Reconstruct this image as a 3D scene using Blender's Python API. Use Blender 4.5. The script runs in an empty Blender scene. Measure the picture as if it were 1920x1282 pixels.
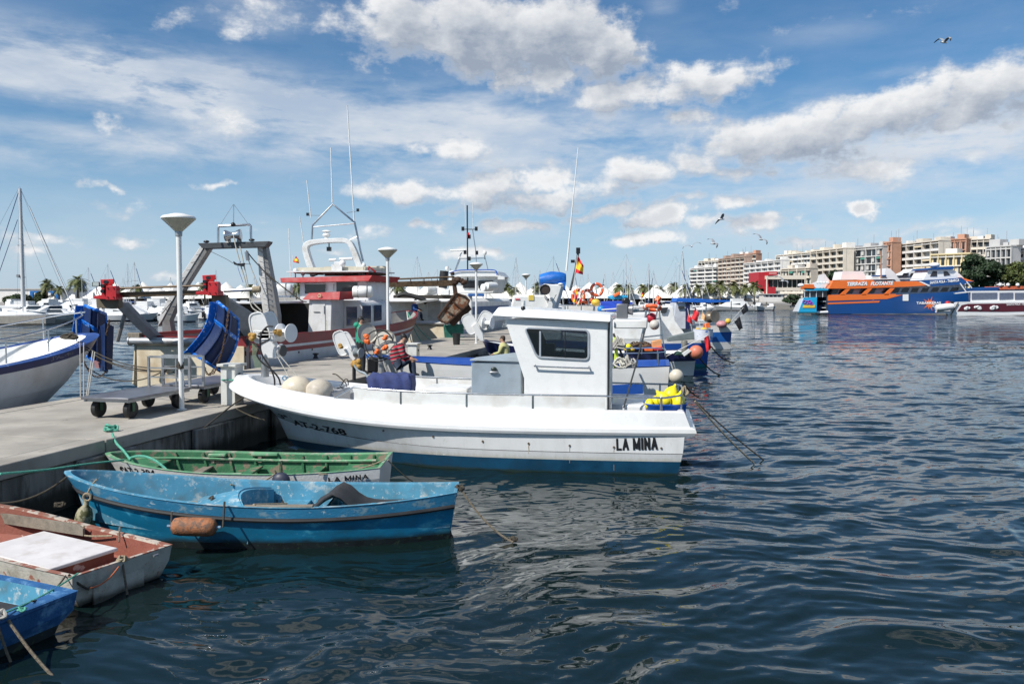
import bpy, bmesh, math, random
import numpy as np
from mathutils import Vector, Matrix
from mathutils.bvhtree import BVHTree
from mathutils.geometry import tessellate_polygon
R=math.radians; pi=math.pi
random.seed(7)
sc=bpy.context.scene
COL=sc.collection
# ------------------------------------------------------------ camera
EYE=3.3; F=1493.0; PITCH=R(2.5); HOR=556.0
PPY=HOR+math.tan(PITCH)*F
cam=bpy.data.cameras.new('camera'); cam.sensor_width=36; cam.lens=F/1920*36
cam.shift_y=(PPY-641)/1920; cam.clip_start=.1; cam.clip_end=6000
co=bpy.data.objects.new('camera',cam); COL.objects.link(co)
co.location=(0,0,EYE); co.rotation_euler=(pi/2-PITCH,0,0); sc.camera=co
def ray(px,py):
    x=(px-960)/F; y=-(py-PPY)/F
    return Vector((x, math.cos(PITCH)+y*math.sin(PITCH), -math.sin(PITCH)+y*math.cos(PITCH)))
def P(px,py,h=0.0):          # point of the photo's ray at height h
    d=ray(px,py); t=(h-EYE)/d.z
    return Vector((0,0,EYE))+d*t
def D(px,py,Y):              # point of the photo's ray at distance Y
    d=ray(px,py); return Vector((0,0,EYE))+d*(Y/d.y)
# ------------------------------------------------------------ world
SUN_EL=R(47); SUN_AZ=math.atan2(-.76,-.65)   # azimuth from +Y, toward the sun (x,y)=(-.76,-.65)
w=bpy.data.worlds.new('World'); sc.world=w; w.use_nodes=True
nt=w.node_tree; nt.nodes.clear()
def N(nt,t,**k):
    n=nt.nodes.new(t)
    for a,b in k.items():
        if a.startswith('i_'): n.inputs[int(a[2:])].default_value=b
        else: setattr(n,a,b)
    return n
def mth(nt,op,a,b=None,clamp=False):
    n=N(nt,'ShaderNodeMath',operation=op,use_clamp=clamp)
    for i,v in enumerate((a,b)):
        if v is None: continue
        if isinstance(v,(int,float)): n.inputs[i].default_value=v
        else: nt.links.new(v,n.inputs[i])
    return n.outputs[0]
def mixc(nt,f,a,b,mode='MIX'):
    n=N(nt,'ShaderNodeMix',data_type='RGBA',blend_type=mode)
    for i,v in ((0,f),(6,a),(7,b)):
        if isinstance(v,(int,float)): n.inputs[i].default_value=v
        elif isinstance(v,(tuple,list)): n.inputs[i].default_value=(*v[:3],1)
        else: nt.links.new(v,n.inputs[i])
    return n.outputs[2]
def mrange(nt,v,a,b,c=0,d=1,smooth=True):
    n=N(nt,'ShaderNodeMapRange',interpolation_type='SMOOTHSTEP' if smooth else 'LINEAR')
    nt.links.new(v,n.inputs[0])
    for i,x in enumerate((a,b,c,d)): n.inputs[i+1].default_value=x
    return n.outputs[0]
def azel(px,py):
    d=ray(px,py); return math.atan2(d.x,d.y), math.atan2(d.z,math.hypot(d.x,d.y))
# cloud groups: px centre, radii in px, tilt, weight
CUM=[(760,45,130,62,8,1.15),(880,60,125,76,0,1.5),(1010,60,118,74,10,1.5),(1105,95,86,66,0,1.6),(1010,135,66,40,20,1.3),(660,40,60,40,0,.7),
 (490,25,90,50,10,.62),(320,45,50,22,10,.45),(640,115,50,22,0,.6),
 (1130,190,95,48,10,1),(1210,170,70,35,0,1),(1320,150,105,35,12,1.05),(1290,215,45,30,0,.8),
 (855,281,80,24,0,.95),(900,352,95,36,0,1.1),(1000,335,70,38,0,1.1),(770,368,110,24,0,1),(1000,380,140,24,0,1),(1190,325,95,32,0,1.05),(1070,360,110,28,0,.9),
 (1400,265,110,45,5,1),(1510,255,120,55,10,1.35),(1600,240,120,50,15,1.35),(1720,190,120,48,22,1.15),(1860,165,110,46,12,1.2),(1850,210,120,40,0,1),(1340,300,80,30,0,.8),(1640,310,160,30,0,.75),(1400,325,90,25,0,.85),
 (1240,412,62,26,0,1.6),(1395,388,75,16,6,1),(1215,448,75,18,0,1.05),(1430,421,75,18,0,1.05),(1605,390,38,17,0,1.5),(1320,420,60,14,0,.7),
 (980,424,100,15,4,.95),(830,428,60,16,0,.85),(910,474,90,14,0,.95),(1490,458,70,13,0,.8),(700,440,60,14,0,.6),(850,405,50,12,0,.6),(1130,400,110,12,6,.8),(1260,385,90,12,6,.75),
 (175,237,60,19,-12,.72),(110,447,80,13,0,.7),(248,446,50,11,0,.65),(410,345,40,8,0,.75),(200,347,60,7,3,.65),(215,390,60,14,0,.5),(90,468,40,8,0,.6),(600,470,90,10,0,.5),(280,520,60,12,0,.7),(1700,425,120,14,4,.6),(1850,440,100,14,0,.5),
 (420,230,60,30,0,.55)]
CIR=[(90,110,230,46,-4,1.0),(330,150,290,48,-8,1.0),(600,205,320,55,-6,.9),(860,215,260,50,0,.75),(240,175,380,40,-3,.7),(1050,265,240,36,0,.8),(700,265,340,30,3,.7),
 (420,285,480,22,-2,.75),(900,300,300,26,0,.55),(1250,290,260,40,8,.55),(1520,330,380,34,0,.7),(1830,270,220,30,0,.75),(1760,350,300,26,0,.6),(1560,60,90,18,0,.35),(1690,135,70,12,0,.35),(480,15,120,40,0,.4),(1900,420,200,20,0,.4),(1120,250,120,30,0,.6),(1500,420,260,26,3,.6),(1250,350,200,40,0,.55),(1750,250,240,50,10,.6),(1350,230,200,40,8,.5),(700,340,160,22,0,.5),(1000,440,200,20,0,.45),(150,300,260,22,0,.45),(1650,460,200,14,0,.5),(1260,400,160,16,8,.6),(1240,10,30,16,0,.5),(1480,215,90,16,10,.5),(430,180,70,60,0,.4)]
def blobs(nt,vec,lst,grp_edge):
    acc=None
    for (x,y,rx,ry,tilt,wt) in lst:
        a,e=azel(x,y)
        m=N(nt,'ShaderNodeMapping',vector_type='TEXTURE')
        m.inputs['Location'].default_value=(a,e,0); m.inputs['Rotation'].default_value=(0,0,R(tilt))
        m.inputs['Scale'].default_value=(rx/F,ry/F,1)
        vi=vec
        if acc is not None:      # chained, so that the shader's stack stays small
            ch=N(nt,'ShaderNodeVectorMath',operation='MULTIPLY_ADD'); nt.links.new(acc,ch.inputs[0]); ch.inputs[1].default_value=(1e-9,)*3; nt.links.new(vec,ch.inputs[2]); vi=ch.outputs[0]
        nt.links.new(vi,m.inputs[0])
        l=N(nt,'ShaderNodeVectorMath',operation='LENGTH'); nt.links.new(m.outputs[0],l.inputs[0])
        v=mrange(nt,l.outputs['Value'],grp_edge,0,0,wt)
        acc=v if acc is None else mth(nt,'MAXIMUM',acc,v) if grp_edge<1.6 else mth(nt,'ADD',acc,v)
    return acc
def density_group(lst=CUM):
    g=bpy.data.node_groups.new('cloud_density','ShaderNodeTree')
    g.interface.new_socket('vec',in_out='INPUT',socket_type='NodeSocketVector')
    g.interface.new_socket('d',in_out='OUTPUT',socket_type='NodeSocketFloat')
    gi=N(g,'NodeGroupInput'); go=N(g,'NodeGroupOutput')
    v=gi.outputs[0]
    ns=N(g,'ShaderNodeTexNoise',noise_dimensions='2D'); g.links.new(v,ns.inputs['Vector'])
    ns.inputs['Scale'].default_value=9; ns.inputs['Detail'].default_value=6; ns.inputs['Roughness'].default_value=.6
    s=N(g,'ShaderNodeVectorMath',operation='SUBTRACT'); g.links.new(ns.outputs['Color'],s.inputs[0]); s.inputs[1].default_value=(.5,.5,.5)
    s2=N(g,'ShaderNodeVectorMath',operation='MULTIPLY'); g.links.new(s.outputs[0],s2.inputs[0]); s2.inputs[1].default_value=(.13,.045,0)
    ad=N(g,'ShaderNodeVectorMath',operation='ADD'); g.links.new(v,ad.inputs[0]); g.links.new(s2.outputs[0],ad.inputs[1])
    b=blobs(g,ad.outputs[0],lst,1.55)
    mp=N(g,'ShaderNodeMapping'); mp.inputs['Scale'].default_value=(1,1.8,1); g.links.new(v,mp.inputs[0])
    n2=N(g,'ShaderNodeTexNoise',noise_dimensions='2D'); g.links.new(mp.outputs[0],n2.inputs['Vector'])
    n2.inputs['Scale'].default_value=17; n2.inputs['Detail'].default_value=9; n2.inputs['Roughness'].default_value=.62
    f=mth(g,'SUBTRACT',n2.outputs['Fac'],.5)
    # general cover outside the view
    n3=N(g,'ShaderNodeTexNoise',noise_dimensions='2D'); g.links.new(mp.outputs[0],n3.inputs['Vector'])
    n3.inputs['Scale'].default_value=3.2; n3.inputs['Detail'].default_value=3
    sx=N(g,'ShaderNodeSeparateXYZ'); g.links.new(v,sx.inputs[0])
    out=mth(g,'MAXIMUM', mrange(g,mth(g,'ABSOLUTE',sx.outputs[0]),.62,.8), mrange(g,sx.outputs[1],.40,.55))
    cov=mth(g,'MULTIPLY',out,mrange(g,n3.outputs['Fac'],.50,.66,0,.8))
    b=mth(g,'MAXIMUM',b,cov)
    d=mth(g,'ADD',b,mth(g,'MULTIPLY',f,1.7))
    g.links.new(d,go.inputs[0])
    return g
G=density_group()
tc=N(nt,'ShaderNodeTexCoord'); sep=N(nt,'ShaderNodeSeparateXYZ'); nt.links.new(tc.outputs['Generated'],sep.inputs[0])
az=mth(nt,'ARCTAN2',sep.outputs[0],sep.outputs[1])
el=mth(nt,'ARCSINE',sep.outputs[2])
cv=N(nt,'ShaderNodeCombineXYZ'); nt.links.new(az,cv.inputs[0]); nt.links.new(el,cv.inputs[1])
sky=N(nt,'ShaderNodeTexSky',sky_type='NISHITA',sun_disc=False); sky.sun_elevation=SUN_EL; sky.sun_rotation=SUN_AZ
sky.air_density=1.0; sky.dust_density=.4; sky.ozone_density=2.2
g1=N(nt,'ShaderNodeGroup'); g1.node_tree=G; nt.links.new(cv.outputs[0],g1.inputs[0])
off=N(nt,'ShaderNodeVectorMath',operation='ADD'); nt.links.new(cv.outputs[0],off.inputs[0]); off.inputs[1].default_value=(-.012,.022,0)
g2=N(nt,'ShaderNodeGroup'); g2.node_tree=density_group([c for c in CUM if c[2]>=75 and c[5]>=.8]); nt.links.new(off.outputs[0],g2.inputs[0])
dens=g1.outputs[0]
alpha=mrange(nt,dens,.20,.92)
lit=mrange(nt,mth(nt,'SUBTRACT',dens,g2.outputs[0]),-.55,.85,0,1,False)
lit=mth(nt,'SUBTRACT',lit,mrange(nt,dens,.75,1.5,0,.36),True)
thin=mrange(nt,dens,.9,.35)
lit=mth(nt,'MAXIMUM',lit,mth(nt,'MULTIPLY',thin,.6))
ccol=mixc(nt,lit,(3.6,4.25,5.3),(9.8,9.9,10.0))
# cirrus
mp=N(nt,'ShaderNodeMapping'); mp.inputs['Scale'].default_value=(1,3.6,1); mp.inputs['Rotation'].default_value=(0,0,R(4)); nt.links.new(cv.outputs[0],mp.inputs[0])
nc=N(nt,'ShaderNodeTexNoise',noise_dimensions='2D'); nt.links.new(mp.outputs[0],nc.inputs['Vector']); nc.inputs['Scale'].default_value=7; nc.inputs['Detail'].default_value=9; nc.inputs['Roughness'].default_value=.62; nc.inputs['Distortion'].default_value=.12
cb=blobs(nt,cv.outputs[0],CIR,1.7)
base=mrange(nt,sep.outputs[2],.0,.5,.22,.08)
ci=mth(nt,'MULTIPLY',mth(nt,'ADD',cb,base),mrange(nt,nc.outputs['Fac'],.18,.78),True)
nd=N(nt,'ShaderNodeTexNoise',noise_dimensions='2D'); nt.links.new(mp.outputs[0],nd.inputs['Vector']); nd.inputs['Scale'].default_value=2.6; nd.inputs['Detail'].default_value=6; nd.inputs['Roughness'].default_value=.65
ci=mth(nt,'MULTIPLY',ci,mrange(nt,nd.outputs['Fac'],.34,.66,.52,.95))
skyc=mixc(nt,1.0,sky.outputs[0],(.58,.93,1.14),'MULTIPLY')
hz=mrange(nt,sep.outputs[2],.0,.20,.68,0)
skyc=mixc(nt,hz,skyc,(6.2,7.3,9.1))
c=mixc(nt,ci,skyc,(7.6,8.1,8.8))
c=mixc(nt,alpha,c,ccol)
bg=N(nt,'ShaderNodeBackground'); bg.inputs[1].default_value=.078; nt.links.new(c,bg.inputs[0])
wo=N(nt,'ShaderNodeOutputWorld'); nt.links.new(bg.outputs[0],wo.inputs[0])
w.cycles.sampling_method='MANUAL'; w.cycles.sample_map_resolution=512
# ------------------------------------------------------------ sun
sl=bpy.data.lights.new('sun','SUN'); sl.energy=4.5; sl.angle=R(.53); sl.color=(1,.96,.89)
so=bpy.data.objects.new('sun',sl); COL.objects.link(so)
sdir=Vector((math.sin(SUN_AZ)*math.cos(SUN_EL),math.cos(SUN_AZ)*math.cos(SUN_EL),math.sin(SUN_EL)))
so.rotation_euler=sdir.to_track_quat('Z','Y').to_euler(); so.location=sdir*50
sc.view_settings.view_transform='Standard'; sc.view_settings.look='None'; sc.view_settings.exposure=.25; sc.view_settings.gamma=1
sc.view_settings.use_curve_mapping=False
sc.cycles.max_bounces=6; sc.cycles.diffuse_bounces=2; sc.cycles.glossy_bounces=3; sc.cycles.transmission_bounces=4; sc.cycles.transparent_max_bounces=6
sc.cycles.use_denoising=True; sc.cycles.caustics_reflective=False; sc.cycles.caustics_refractive=False
# ------------------------------------------------------------ materials
MATS={}
def mat(name,col,rough=.5,metal=0.0,var=.12,scale=3.0,bump=0.0,bscale=60.0,wear=None,wscale=4.0,wth=.62,wsoft=.04,stretch=(1,1,1),dirt=None,dscale=2.0,zs=None,wear2=None,coat=0.0,spec=.5,trans=0.0,emit=None):
    if name in MATS: return MATS[name]
    m=bpy.data.materials.new(name); m.use_nodes=True; t=m.node_tree; b=t.nodes['Principled BSDF']
    tcn=N(t,'ShaderNodeTexCoord'); mpn=N(t,'ShaderNodeMapping'); mpn.inputs['Scale'].default_value=stretch; t.links.new(tcn.outputs['Object'],mpn.inputs[0]); v=mpn.outputs[0]
    def noise(s,d=5,r=.6):
        n=N(t,'ShaderNodeTexNoise'); n.inputs['Scale'].default_value=s; n.inputs['Detail'].default_value=d; n.inputs['Roughness'].default_value=r; t.links.new(v,n.inputs['Vector']); return n.outputs['Fac']
    c=col
    n1=noise(scale)
    if var>0:
        lo=tuple(x*(1-var) for x in col); hi=tuple(min(1,x*(1+var)) for x in col)
        c=mixc(t,mrange(t,n1,.3,.7),lo,hi)
    if wear:
        wn=noise(wscale,8,.65); f=mrange(t,wn,wth-wsoft,wth+wsoft); c=mixc(t,f,c,wear)
    if wear2:   # scuffs: colour, scale, threshold
        c=mixc(t,mth(t,'MULTIPLY',mrange(t,noise(wear2[1],10,.72),wear2[2],wear2[2]+.07),.75),c,wear2[0])
    if dirt:
        dn=noise(dscale,6,.6); f=mrange(t,dn,.45,.75,0,.75); c=mixc(t,f,c,dirt)
    if zs:      # a growth or grime band that ends at a ragged height: (height, softness, colour)
        sz=N(t,'ShaderNodeSeparateXYZ'); t.links.new(tcn.outputs['Object'],sz.inputs[0])
        hh=mth(t,'ADD',sz.outputs[2],mth(t,'MULTIPLY',mth(t,'SUBTRACT',noise(7,5),.5),zs[1]*2.2)); c=mixc(t,mrange(t,hh,zs[0]+zs[1],zs[0]-zs[1],0,.92),c,zs[2])
    if isinstance(c,tuple): b.inputs['Base Color'].default_value=(*c,1)
    else: t.links.new(c,b.inputs['Base Color'])
    if rough>.02: t.links.new(mrange(t,n1,.3,.7,max(0.02,rough*.85),min(1,rough*1.15),False),b.inputs['Roughness'])
    else: b.inputs['Roughness'].default_value=rough
    b.inputs['Metallic'].default_value=metal; b.inputs['Specular IOR Level'].default_value=spec
    if coat: b.inputs['Coat Weight'].default_value=coat; b.inputs['Coat Roughness'].default_value=.08
    if trans: b.inputs['Transmission Weight'].default_value=trans
    if emit: b.inputs['Emission Color'].default_value=(*emit,1); b.inputs['Emission Strength'].default_value=1
    if bump>0:
        bn=N(t,'ShaderNodeBump'); bn.inputs['Strength'].default_value=bump; bn.inputs['Distance'].default_value=.02; t.links.new(noise(bscale,4),bn.inputs['Height']); t.links.new(bn.outputs[0],b.inputs['Normal'])
    MATS[name]=m; return m
GEL=mat('gelcoat',(.80,.80,.79),.28,var=.03,dirt=(.66,.65,.62),dscale=.8,coat=.2)
GELB=mat('white_paint',(.78,.78,.76),.4,var=.05,dirt=(.55,.52,.46),dscale=1.6)
GELH=mat('hull_gelcoat',(.78,.78,.77),.3,var=.03,dirt=(.60,.59,.56),dscale=1.1,wear2=((.58,.56,.50),8,.61),stretch=(1.5,1,.4),zs=(.30,.06,(.58,.56,.48)),coat=.2)
STEEL=mat('steel',(.55,.56,.57),.25,.95,var=.1)
GALV=mat('galvanized',(.38,.39,.40),.45,.7,var=.2,dirt=(.2,.18,.16))
DARK=mat('dark_rubber',(.018,.018,.019),.6,var=.3)
BLK=mat('black_plastic',(.012,.012,.014),.35,var=.2)
GLASS=mat('tinted_glass',(.012,.016,.02),.04,var=0,spec=.8)
def clear_glass():
    m=bpy.data.materials.new('clear_tinted_glass'); m.use_nodes=True; t=m.node_tree; t.nodes.clear()
    tr=N(t,'ShaderNodeBsdfTransparent'); tr.inputs[0].default_value=(.50,.54,.56,1); gl=N(t,'ShaderNodeBsdfGlossy'); gl.inputs['Roughness'].default_value=.02
    fr=N(t,'ShaderNodeFresnel'); fr.inputs[0].default_value=1.5; mx=N(t,'ShaderNodeMixShader'); t.links.new(fr.outputs[0],mx.inputs[0]); t.links.new(tr.outputs[0],mx.inputs[1]); t.links.new(gl.outputs[0],mx.inputs[2])
    o=N(t,'ShaderNodeOutputMaterial'); t.links.new(mx.outputs[0],o.inputs[0]); return m
CGL=clear_glass()
ROPE=mat('rope_tan',(.33,.27,.18),.9,var=.3,scale=40,bump=.5,bscale=150)
ROPED=mat('rope_dark',(.06,.05,.035),.9,var=.4,scale=30,bump=.5,bscale=150)
ROPEG=mat('rope_green',(.10,.38,.27),.8,var=.25,scale=30,bump=.5,bscale=150)
ROPEW=mat('rope_white',(.55,.53,.46),.8,var=.2,scale=30)
BUOY=mat('buoy_cream',(.66,.58,.45),.42,var=.08,dirt=(.42,.34,.24),dscale=5)
ORG=mat('orange_plastic',(.85,.16,.03),.45,var=.12)
LBO=mat('lifebuoy_orange',(.80,.13,.04),.5,var=.1)
YEL=mat('yellow_plastic',(.85,.72,.02),.4,var=.1)
YELD=mat('yellow_dull',(.78,.50,.06),.5,var=.15)
REDF=mat('red_cloth',(.55,.015,.03),.75,var=.2,scale=12)
REDP=mat('red_paint',(.50,.02,.025),.4,var=.15,wear=(.25,.06,.04),wth=.68)
BLU=mat('blue_paint',(.012,.085,.42),.4,var=.15,wear=(.03,.16,.55),wth=.6)
NAVY=mat('navy_paint',(.012,.02,.10),.35,var=.15)
BLUT=mat('blue_tub',(.006,.10,.50),.4,var=.12,dirt=(.02,.08,.30),dscale=6)
TARPB=mat('blue_tarp',(.01,.14,.52),.5,var=.2,bump=.4,bscale=12)
CON=mat('concrete',(.37,.34,.295),.9,var=.18,scale=.9,dirt=(.22,.20,.17),dscale=.7,wear=(.14,.12,.10),wscale=2.2,wth=.68,wsoft=.05,wear2=((.18,.16,.13),14,.63),bump=.35,bscale=45)
CONW=mat('concrete_wet',(.24,.225,.20),.85,var=.3,scale=1.3,dirt=(.07,.07,.06),dscale=1.6,wear=(.09,.085,.07),wscale=2.5,wth=.55,wsoft=.08,stretch=(1.6,1.6,.35),bump=.5,bscale=30,zs=(.36,.12,(.014,.017,.011)))
# ------------------------------------------------------------ mesh builder
class MB:
    def __init__(s): s.v=[]; s.f=[]; s.m=[]
    def add(s,vs,fs,m=0):
        o=len(s.v); s.v+= [tuple(v) for v in vs]; s.f+=[tuple(i+o for i in f) for f in fs]; s.m+=[m]*len(fs); return s
    def box(s,c,d,rz=0,m=0,M=None):
        x,y,z=d[0]/2,d[1]/2,d[2]/2; c=Vector(c)
        vs=[Vector(p) for p in ((-x,-y,-z),(x,-y,-z),(x,y,-z),(-x,y,-z),(-x,-y,z),(x,-y,z),(x,y,z),(-x,y,z))]
        r=M if M is not None else Matrix.Rotation(rz,3,'Z')
        return s.add([c+r@v for v in vs],((0,3,2,1),(4,5,6,7),(0,1,5,4),(1,2,6,5),(2,3,7,6),(3,0,4,7)),m)
    def tube(s,pts,r=.02,n=8,m=0,cap=True,closed=False):
        pts=[Vector(p) for p in pts]; k=len(pts)
        rs=r if isinstance(r,(list,tuple)) else [r]*k
        up=None; rings=[]
        for i,p in enumerate(pts):
            if closed: t=pts[(i+1)%k]-pts[i-1]
            else: t=(pts[min(i+1,k-1)]-pts[max(i-1,0)])
            if t.length<1e-9: t=Vector((0,0,1))
            t.normalize()
            if up is None:
                up=Vector((0,0,1)) if abs(t.z)<.9 else Vector((1,0,0))
            a=up-t*up.dot(t)
            if a.length<1e-4: a=Vector((1,0,0))-t*t.x
            if a.length<1e-4: a=Vector((0,1,0))
            a.normalize(); b=t.cross(a); up=a
            rings.append([p+(a*math.cos(2*pi*j/n)+b*math.sin(2*pi*j/n))*rs[i] for j in range(n)])
        vs=[q for rg in rings for q in rg]; fs=[]
        for i in range(k if closed else k-1):
            i2=(i+1)%k
            for j in range(n): fs.append((i*n+j,i*n+(j+1)%n,i2*n+(j+1)%n,i2*n+j))
        if cap and not closed: fs.append(tuple(range(n))[::-1]); fs.append(tuple((k-1)*n+j for j in range(n)))
        return s.add(vs,fs,m)
    def lathe(s,prof,c=(0,0,0),axis=(0,0,1),n=20,m=0):   # prof: (r,z)
        c=Vector(c); q=Vector((0,0,1)).rotation_difference(Vector(axis).normalized())
        vs=[];fs=[]
        for (r,z) in prof:
            for j in range(n): vs.append(c+q@Vector((r*math.cos(2*pi*j/n),r*math.sin(2*pi*j/n),z)))
        for i in range(len(prof)-1):
            for j in range(n): fs.append((i*n+j,i*n+(j+1)%n,(i+1)*n+(j+1)%n,(i+1)*n+j))
        if prof[0][0]>1e-4: fs.append(tuple(range(n))[::-1])
        if prof[-1][0]>1e-4: fs.append(tuple((len(prof)-1)*n+j for j in range(n)))
        return s.add(vs,fs,m)
    def ell(s,c,r,n=16,k=10,m=0,M=None):
        if isinstance(r,(int,float)): r=(r,r,r)
        c=Vector(c); vs=[];fs=[]
        for i in range(k+1):
            a=pi*i/k
            for j in range(n):
                v=Vector((r[0]*math.sin(a)*math.cos(2*pi*j/n),r[1]*math.sin(a)*math.sin(2*pi*j/n),-r[2]*math.cos(a)))
                vs.append(c+(M@v if M is not None else v))
        for i in range(k):
            for j in range(n): fs.append((i*n+j,i*n+(j+1)%n,(i+1)*n+(j+1)%n,(i+1)*n+j))
        return s.add(vs,fs,m)
    def torus(s,c,R0,r,axis=(0,0,1),n=28,k=8,m=0,a0=0,a1=2*pi):
        q=Vector((0,0,1)).rotation_difference(Vector(axis).normalized()); c=Vector(c)
        full=abs(a1-a0-2*pi)<1e-5; K=n if full else n+1
        pts=[c+q@Vector((R0*math.cos(a0+(a1-a0)*i/n),R0*math.sin(a0+(a1-a0)*i/n),0)) for i in range(K)]
        return s.tube(pts,r,k,m,closed=full)
    def prism(s,poly,ext,m=0):        # poly: 3d points (planar), ext: extrusion vector
        poly=[Vector(p) for p in poly]; e=Vector(ext); n=len(poly)
        vs=poly+[p+e for p in poly]
        nrm=Vector((0,0,0))
        for i in range(n): nrm+=poly[i].cross(poly[(i+1)%n])
        fl=nrm.dot(e)>0
        fs=[tuple(range(n))[::-1] if fl else tuple(range(n)), tuple(range(n,2*n)) if fl else tuple(range(n,2*n))[::-1]]
        for i in range(n):
            j=(i+1)%n
            fs.append((i,j,n+j,n+i) if fl else (j,i,n+i,n+j))
        return s.add(vs,fs,m)
    def loft(s,rings,m=0,closed=True,cap=True):
        n=len(rings[0]); vs=[p for r in rings for p in r]; fs=[]
        for i in range(len(rings)-1):
            for j in range(n if closed else n-1): fs.append((i*n+j,i*n+(j+1)%n,(i+1)*n+(j+1)%n,(i+1)*n+j))
        if cap and closed: fs.append(tuple(range(n))[::-1]); fs.append(tuple((len(rings)-1)*n+j for j in range(n)))
        return s.add(vs,fs,m)
    def sheet(s,grid,m=0,th=0.0):      # grid of points, optional thickness
        a=len(grid); b=len(grid[0]); vs=[Vector(p) for r in grid for p in r]; fs=[]
        for i in range(a-1):
            for j in range(b-1): fs.append((i*b+j,i*b+j+1,(i+1)*b+j+1,(i+1)*b+j))
        s.add(vs,fs,m)
        if th:
            nm=(vs[1]-vs[0]).cross(vs[b]-vs[0]); 
            nm=nm.normalized() if nm.length>1e-9 else Vector((0,0,1))
            o=[v-nm*th for v in vs]; s.add(o,[f[::-1] for f in fs],m)
            k=len(s.v)-2*a*b; L=a*b
            ed=[(j,j+1) for j in range(b-1)]+[((a-1)*b+j+1,(a-1)*b+j) for j in range(b-1)]+[((i+1)*b,i*b) for i in range(a-1)]+[(i*b+b-1,(i+1)*b+b-1) for i in range(a-1)]
            for (p,q) in ed: s.f.append((k+q,k+p,k+L+p,k+L+q)); s.m.append(m)
        return s
    def build(s,name,mats,parent=None,world=True,bevel=0,smooth=40,label=None,seg=2,subsurf=0,kind=None):
        me=bpy.data.meshes.new(name)
        vs=s.v
        if parent is not None and world:
            Mi=MINV[parent.name]; vs=[tuple(Mi@Vector(v)) for v in vs]
        me.from_pydata(vs,[],s.f)
        if not isinstance(mats,(list,tuple)): mats=[mats]
        for m_ in mats: me.materials.append(m_)
        if len(mats)>1: me.polygons.foreach_set('material_index',s.m)
        if smooth:
            me.polygons.foreach_set('use_smooth',[True]*len(me.polygons)); me.set_sharp_from_angle(angle=R(smooth))
        me.validate(); me.update()
        o=bpy.data.objects.new(name,me); COL.objects.link(o)
        if parent is not None: o.parent=parent; MINV[o.name]=MINV[parent.name]
        else: MINV[o.name]=Matrix.Identity(4)
        if bevel:
            bm_=o.modifiers.new('bevel','BEVEL'); bm_.width=bevel; bm_.segments=seg; bm_.limit_method='ANGLE'; bm_.angle_limit=R(35); bm_.harden_normals=False
        if subsurf:
            ss=o.modifiers.new('subsurf','SUBSURF'); ss.levels=subsurf; ss.render_levels=subsurf
        if label: o['label']=label
        if kind: o['kind']=kind
        return o
MINV={}
def thing(name,label,cat,loc=(0,0,0),rz=0,group=None,kind=None):
    o=bpy.data.objects.new(name,None); COL.objects.link(o); o.empty_display_size=.2
    o.location=loc; o.rotation_euler=(0,0,rz); o['label']=label; o['category']=cat
    if group: o['group']=group
    MINV[o.name]=(Matrix.Translation(Vector(loc))@Matrix.Rotation(rz,4,'Z')).inverted()
    return o
def solo(mb,name,mats,label,cat,group=None,base=None,**k):   # a thing that is one mesh, origin at its base
    if base is None:
        a=np.array(mb.v); base=((a[:,0].min()+a[:,0].max())/2,(a[:,1].min()+a[:,1].max())/2,a[:,2].min())
    b=Vector(base); mb.v=[tuple(Vector(v)-b) for v in mb.v]
    o=mb.build(name,mats,None,**k); o.location=b; o['label']=label; o['category']=cat
    if group: o['group']=group
    MINV[o.name]=Matrix.Translation(b).inverted()
    return o
def struct(mb,name,mats,**k):
    o=mb.build(name,mats,None,**k); o['kind']='structure'; return o
def dup(root,loc,rz=0,label=None,group=None,scale=None):
    def cp(o,par):
        c=o.copy(); COL.objects.link(c); c.parent=par
        for ch in o.children: cp(ch,c)
        return c
    r=cp(root,None); r.location=loc; r.rotation_euler=(0,0,rz)
    if scale: r.scale=(scale,)*3 if isinstance(scale,(int,float)) else scale
    if label: r['label']=label
    if group: r['group']=group
    return r
def frame(o):                    # local->world of a thing
    return MINV[o.name].inverted()
def sag(a,b,s,n=12):
    a=Vector(a); b=Vector(b)
    return [a.lerp(b,i/n)-Vector((0,0,s*4*(i/n)*(1-i/n))) for i in range(n+1)]
def rope(a,b,s,r,mt,label,name='mooring_rope',group=None,cat='rope',n=14,mid=None):
    pts=sag(a,b,s,n) if mid is None else smooth_path([a]+mid+[b])
    return solo(MB().tube(pts,r,6),name,mt,label,cat,group)
def smooth_path(ps,k=6):
    ps=[Vector(p) for p in ps]; out=[]
    for i in range(len(ps)-1):
        p0=ps[max(i-1,0)];p1=ps[i];p2=ps[i+1];p3=ps[min(i+2,len(ps)-1)]
        for j in range(k):
            t=j/k
            out.append(.5*((2*p1)+(p2-p0)*t+(2*p0-5*p1+4*p2-p3)*t*t+(3*p1-p0-3*p2+p3)*t**3))
    out.append(ps[-1]); return out
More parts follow.
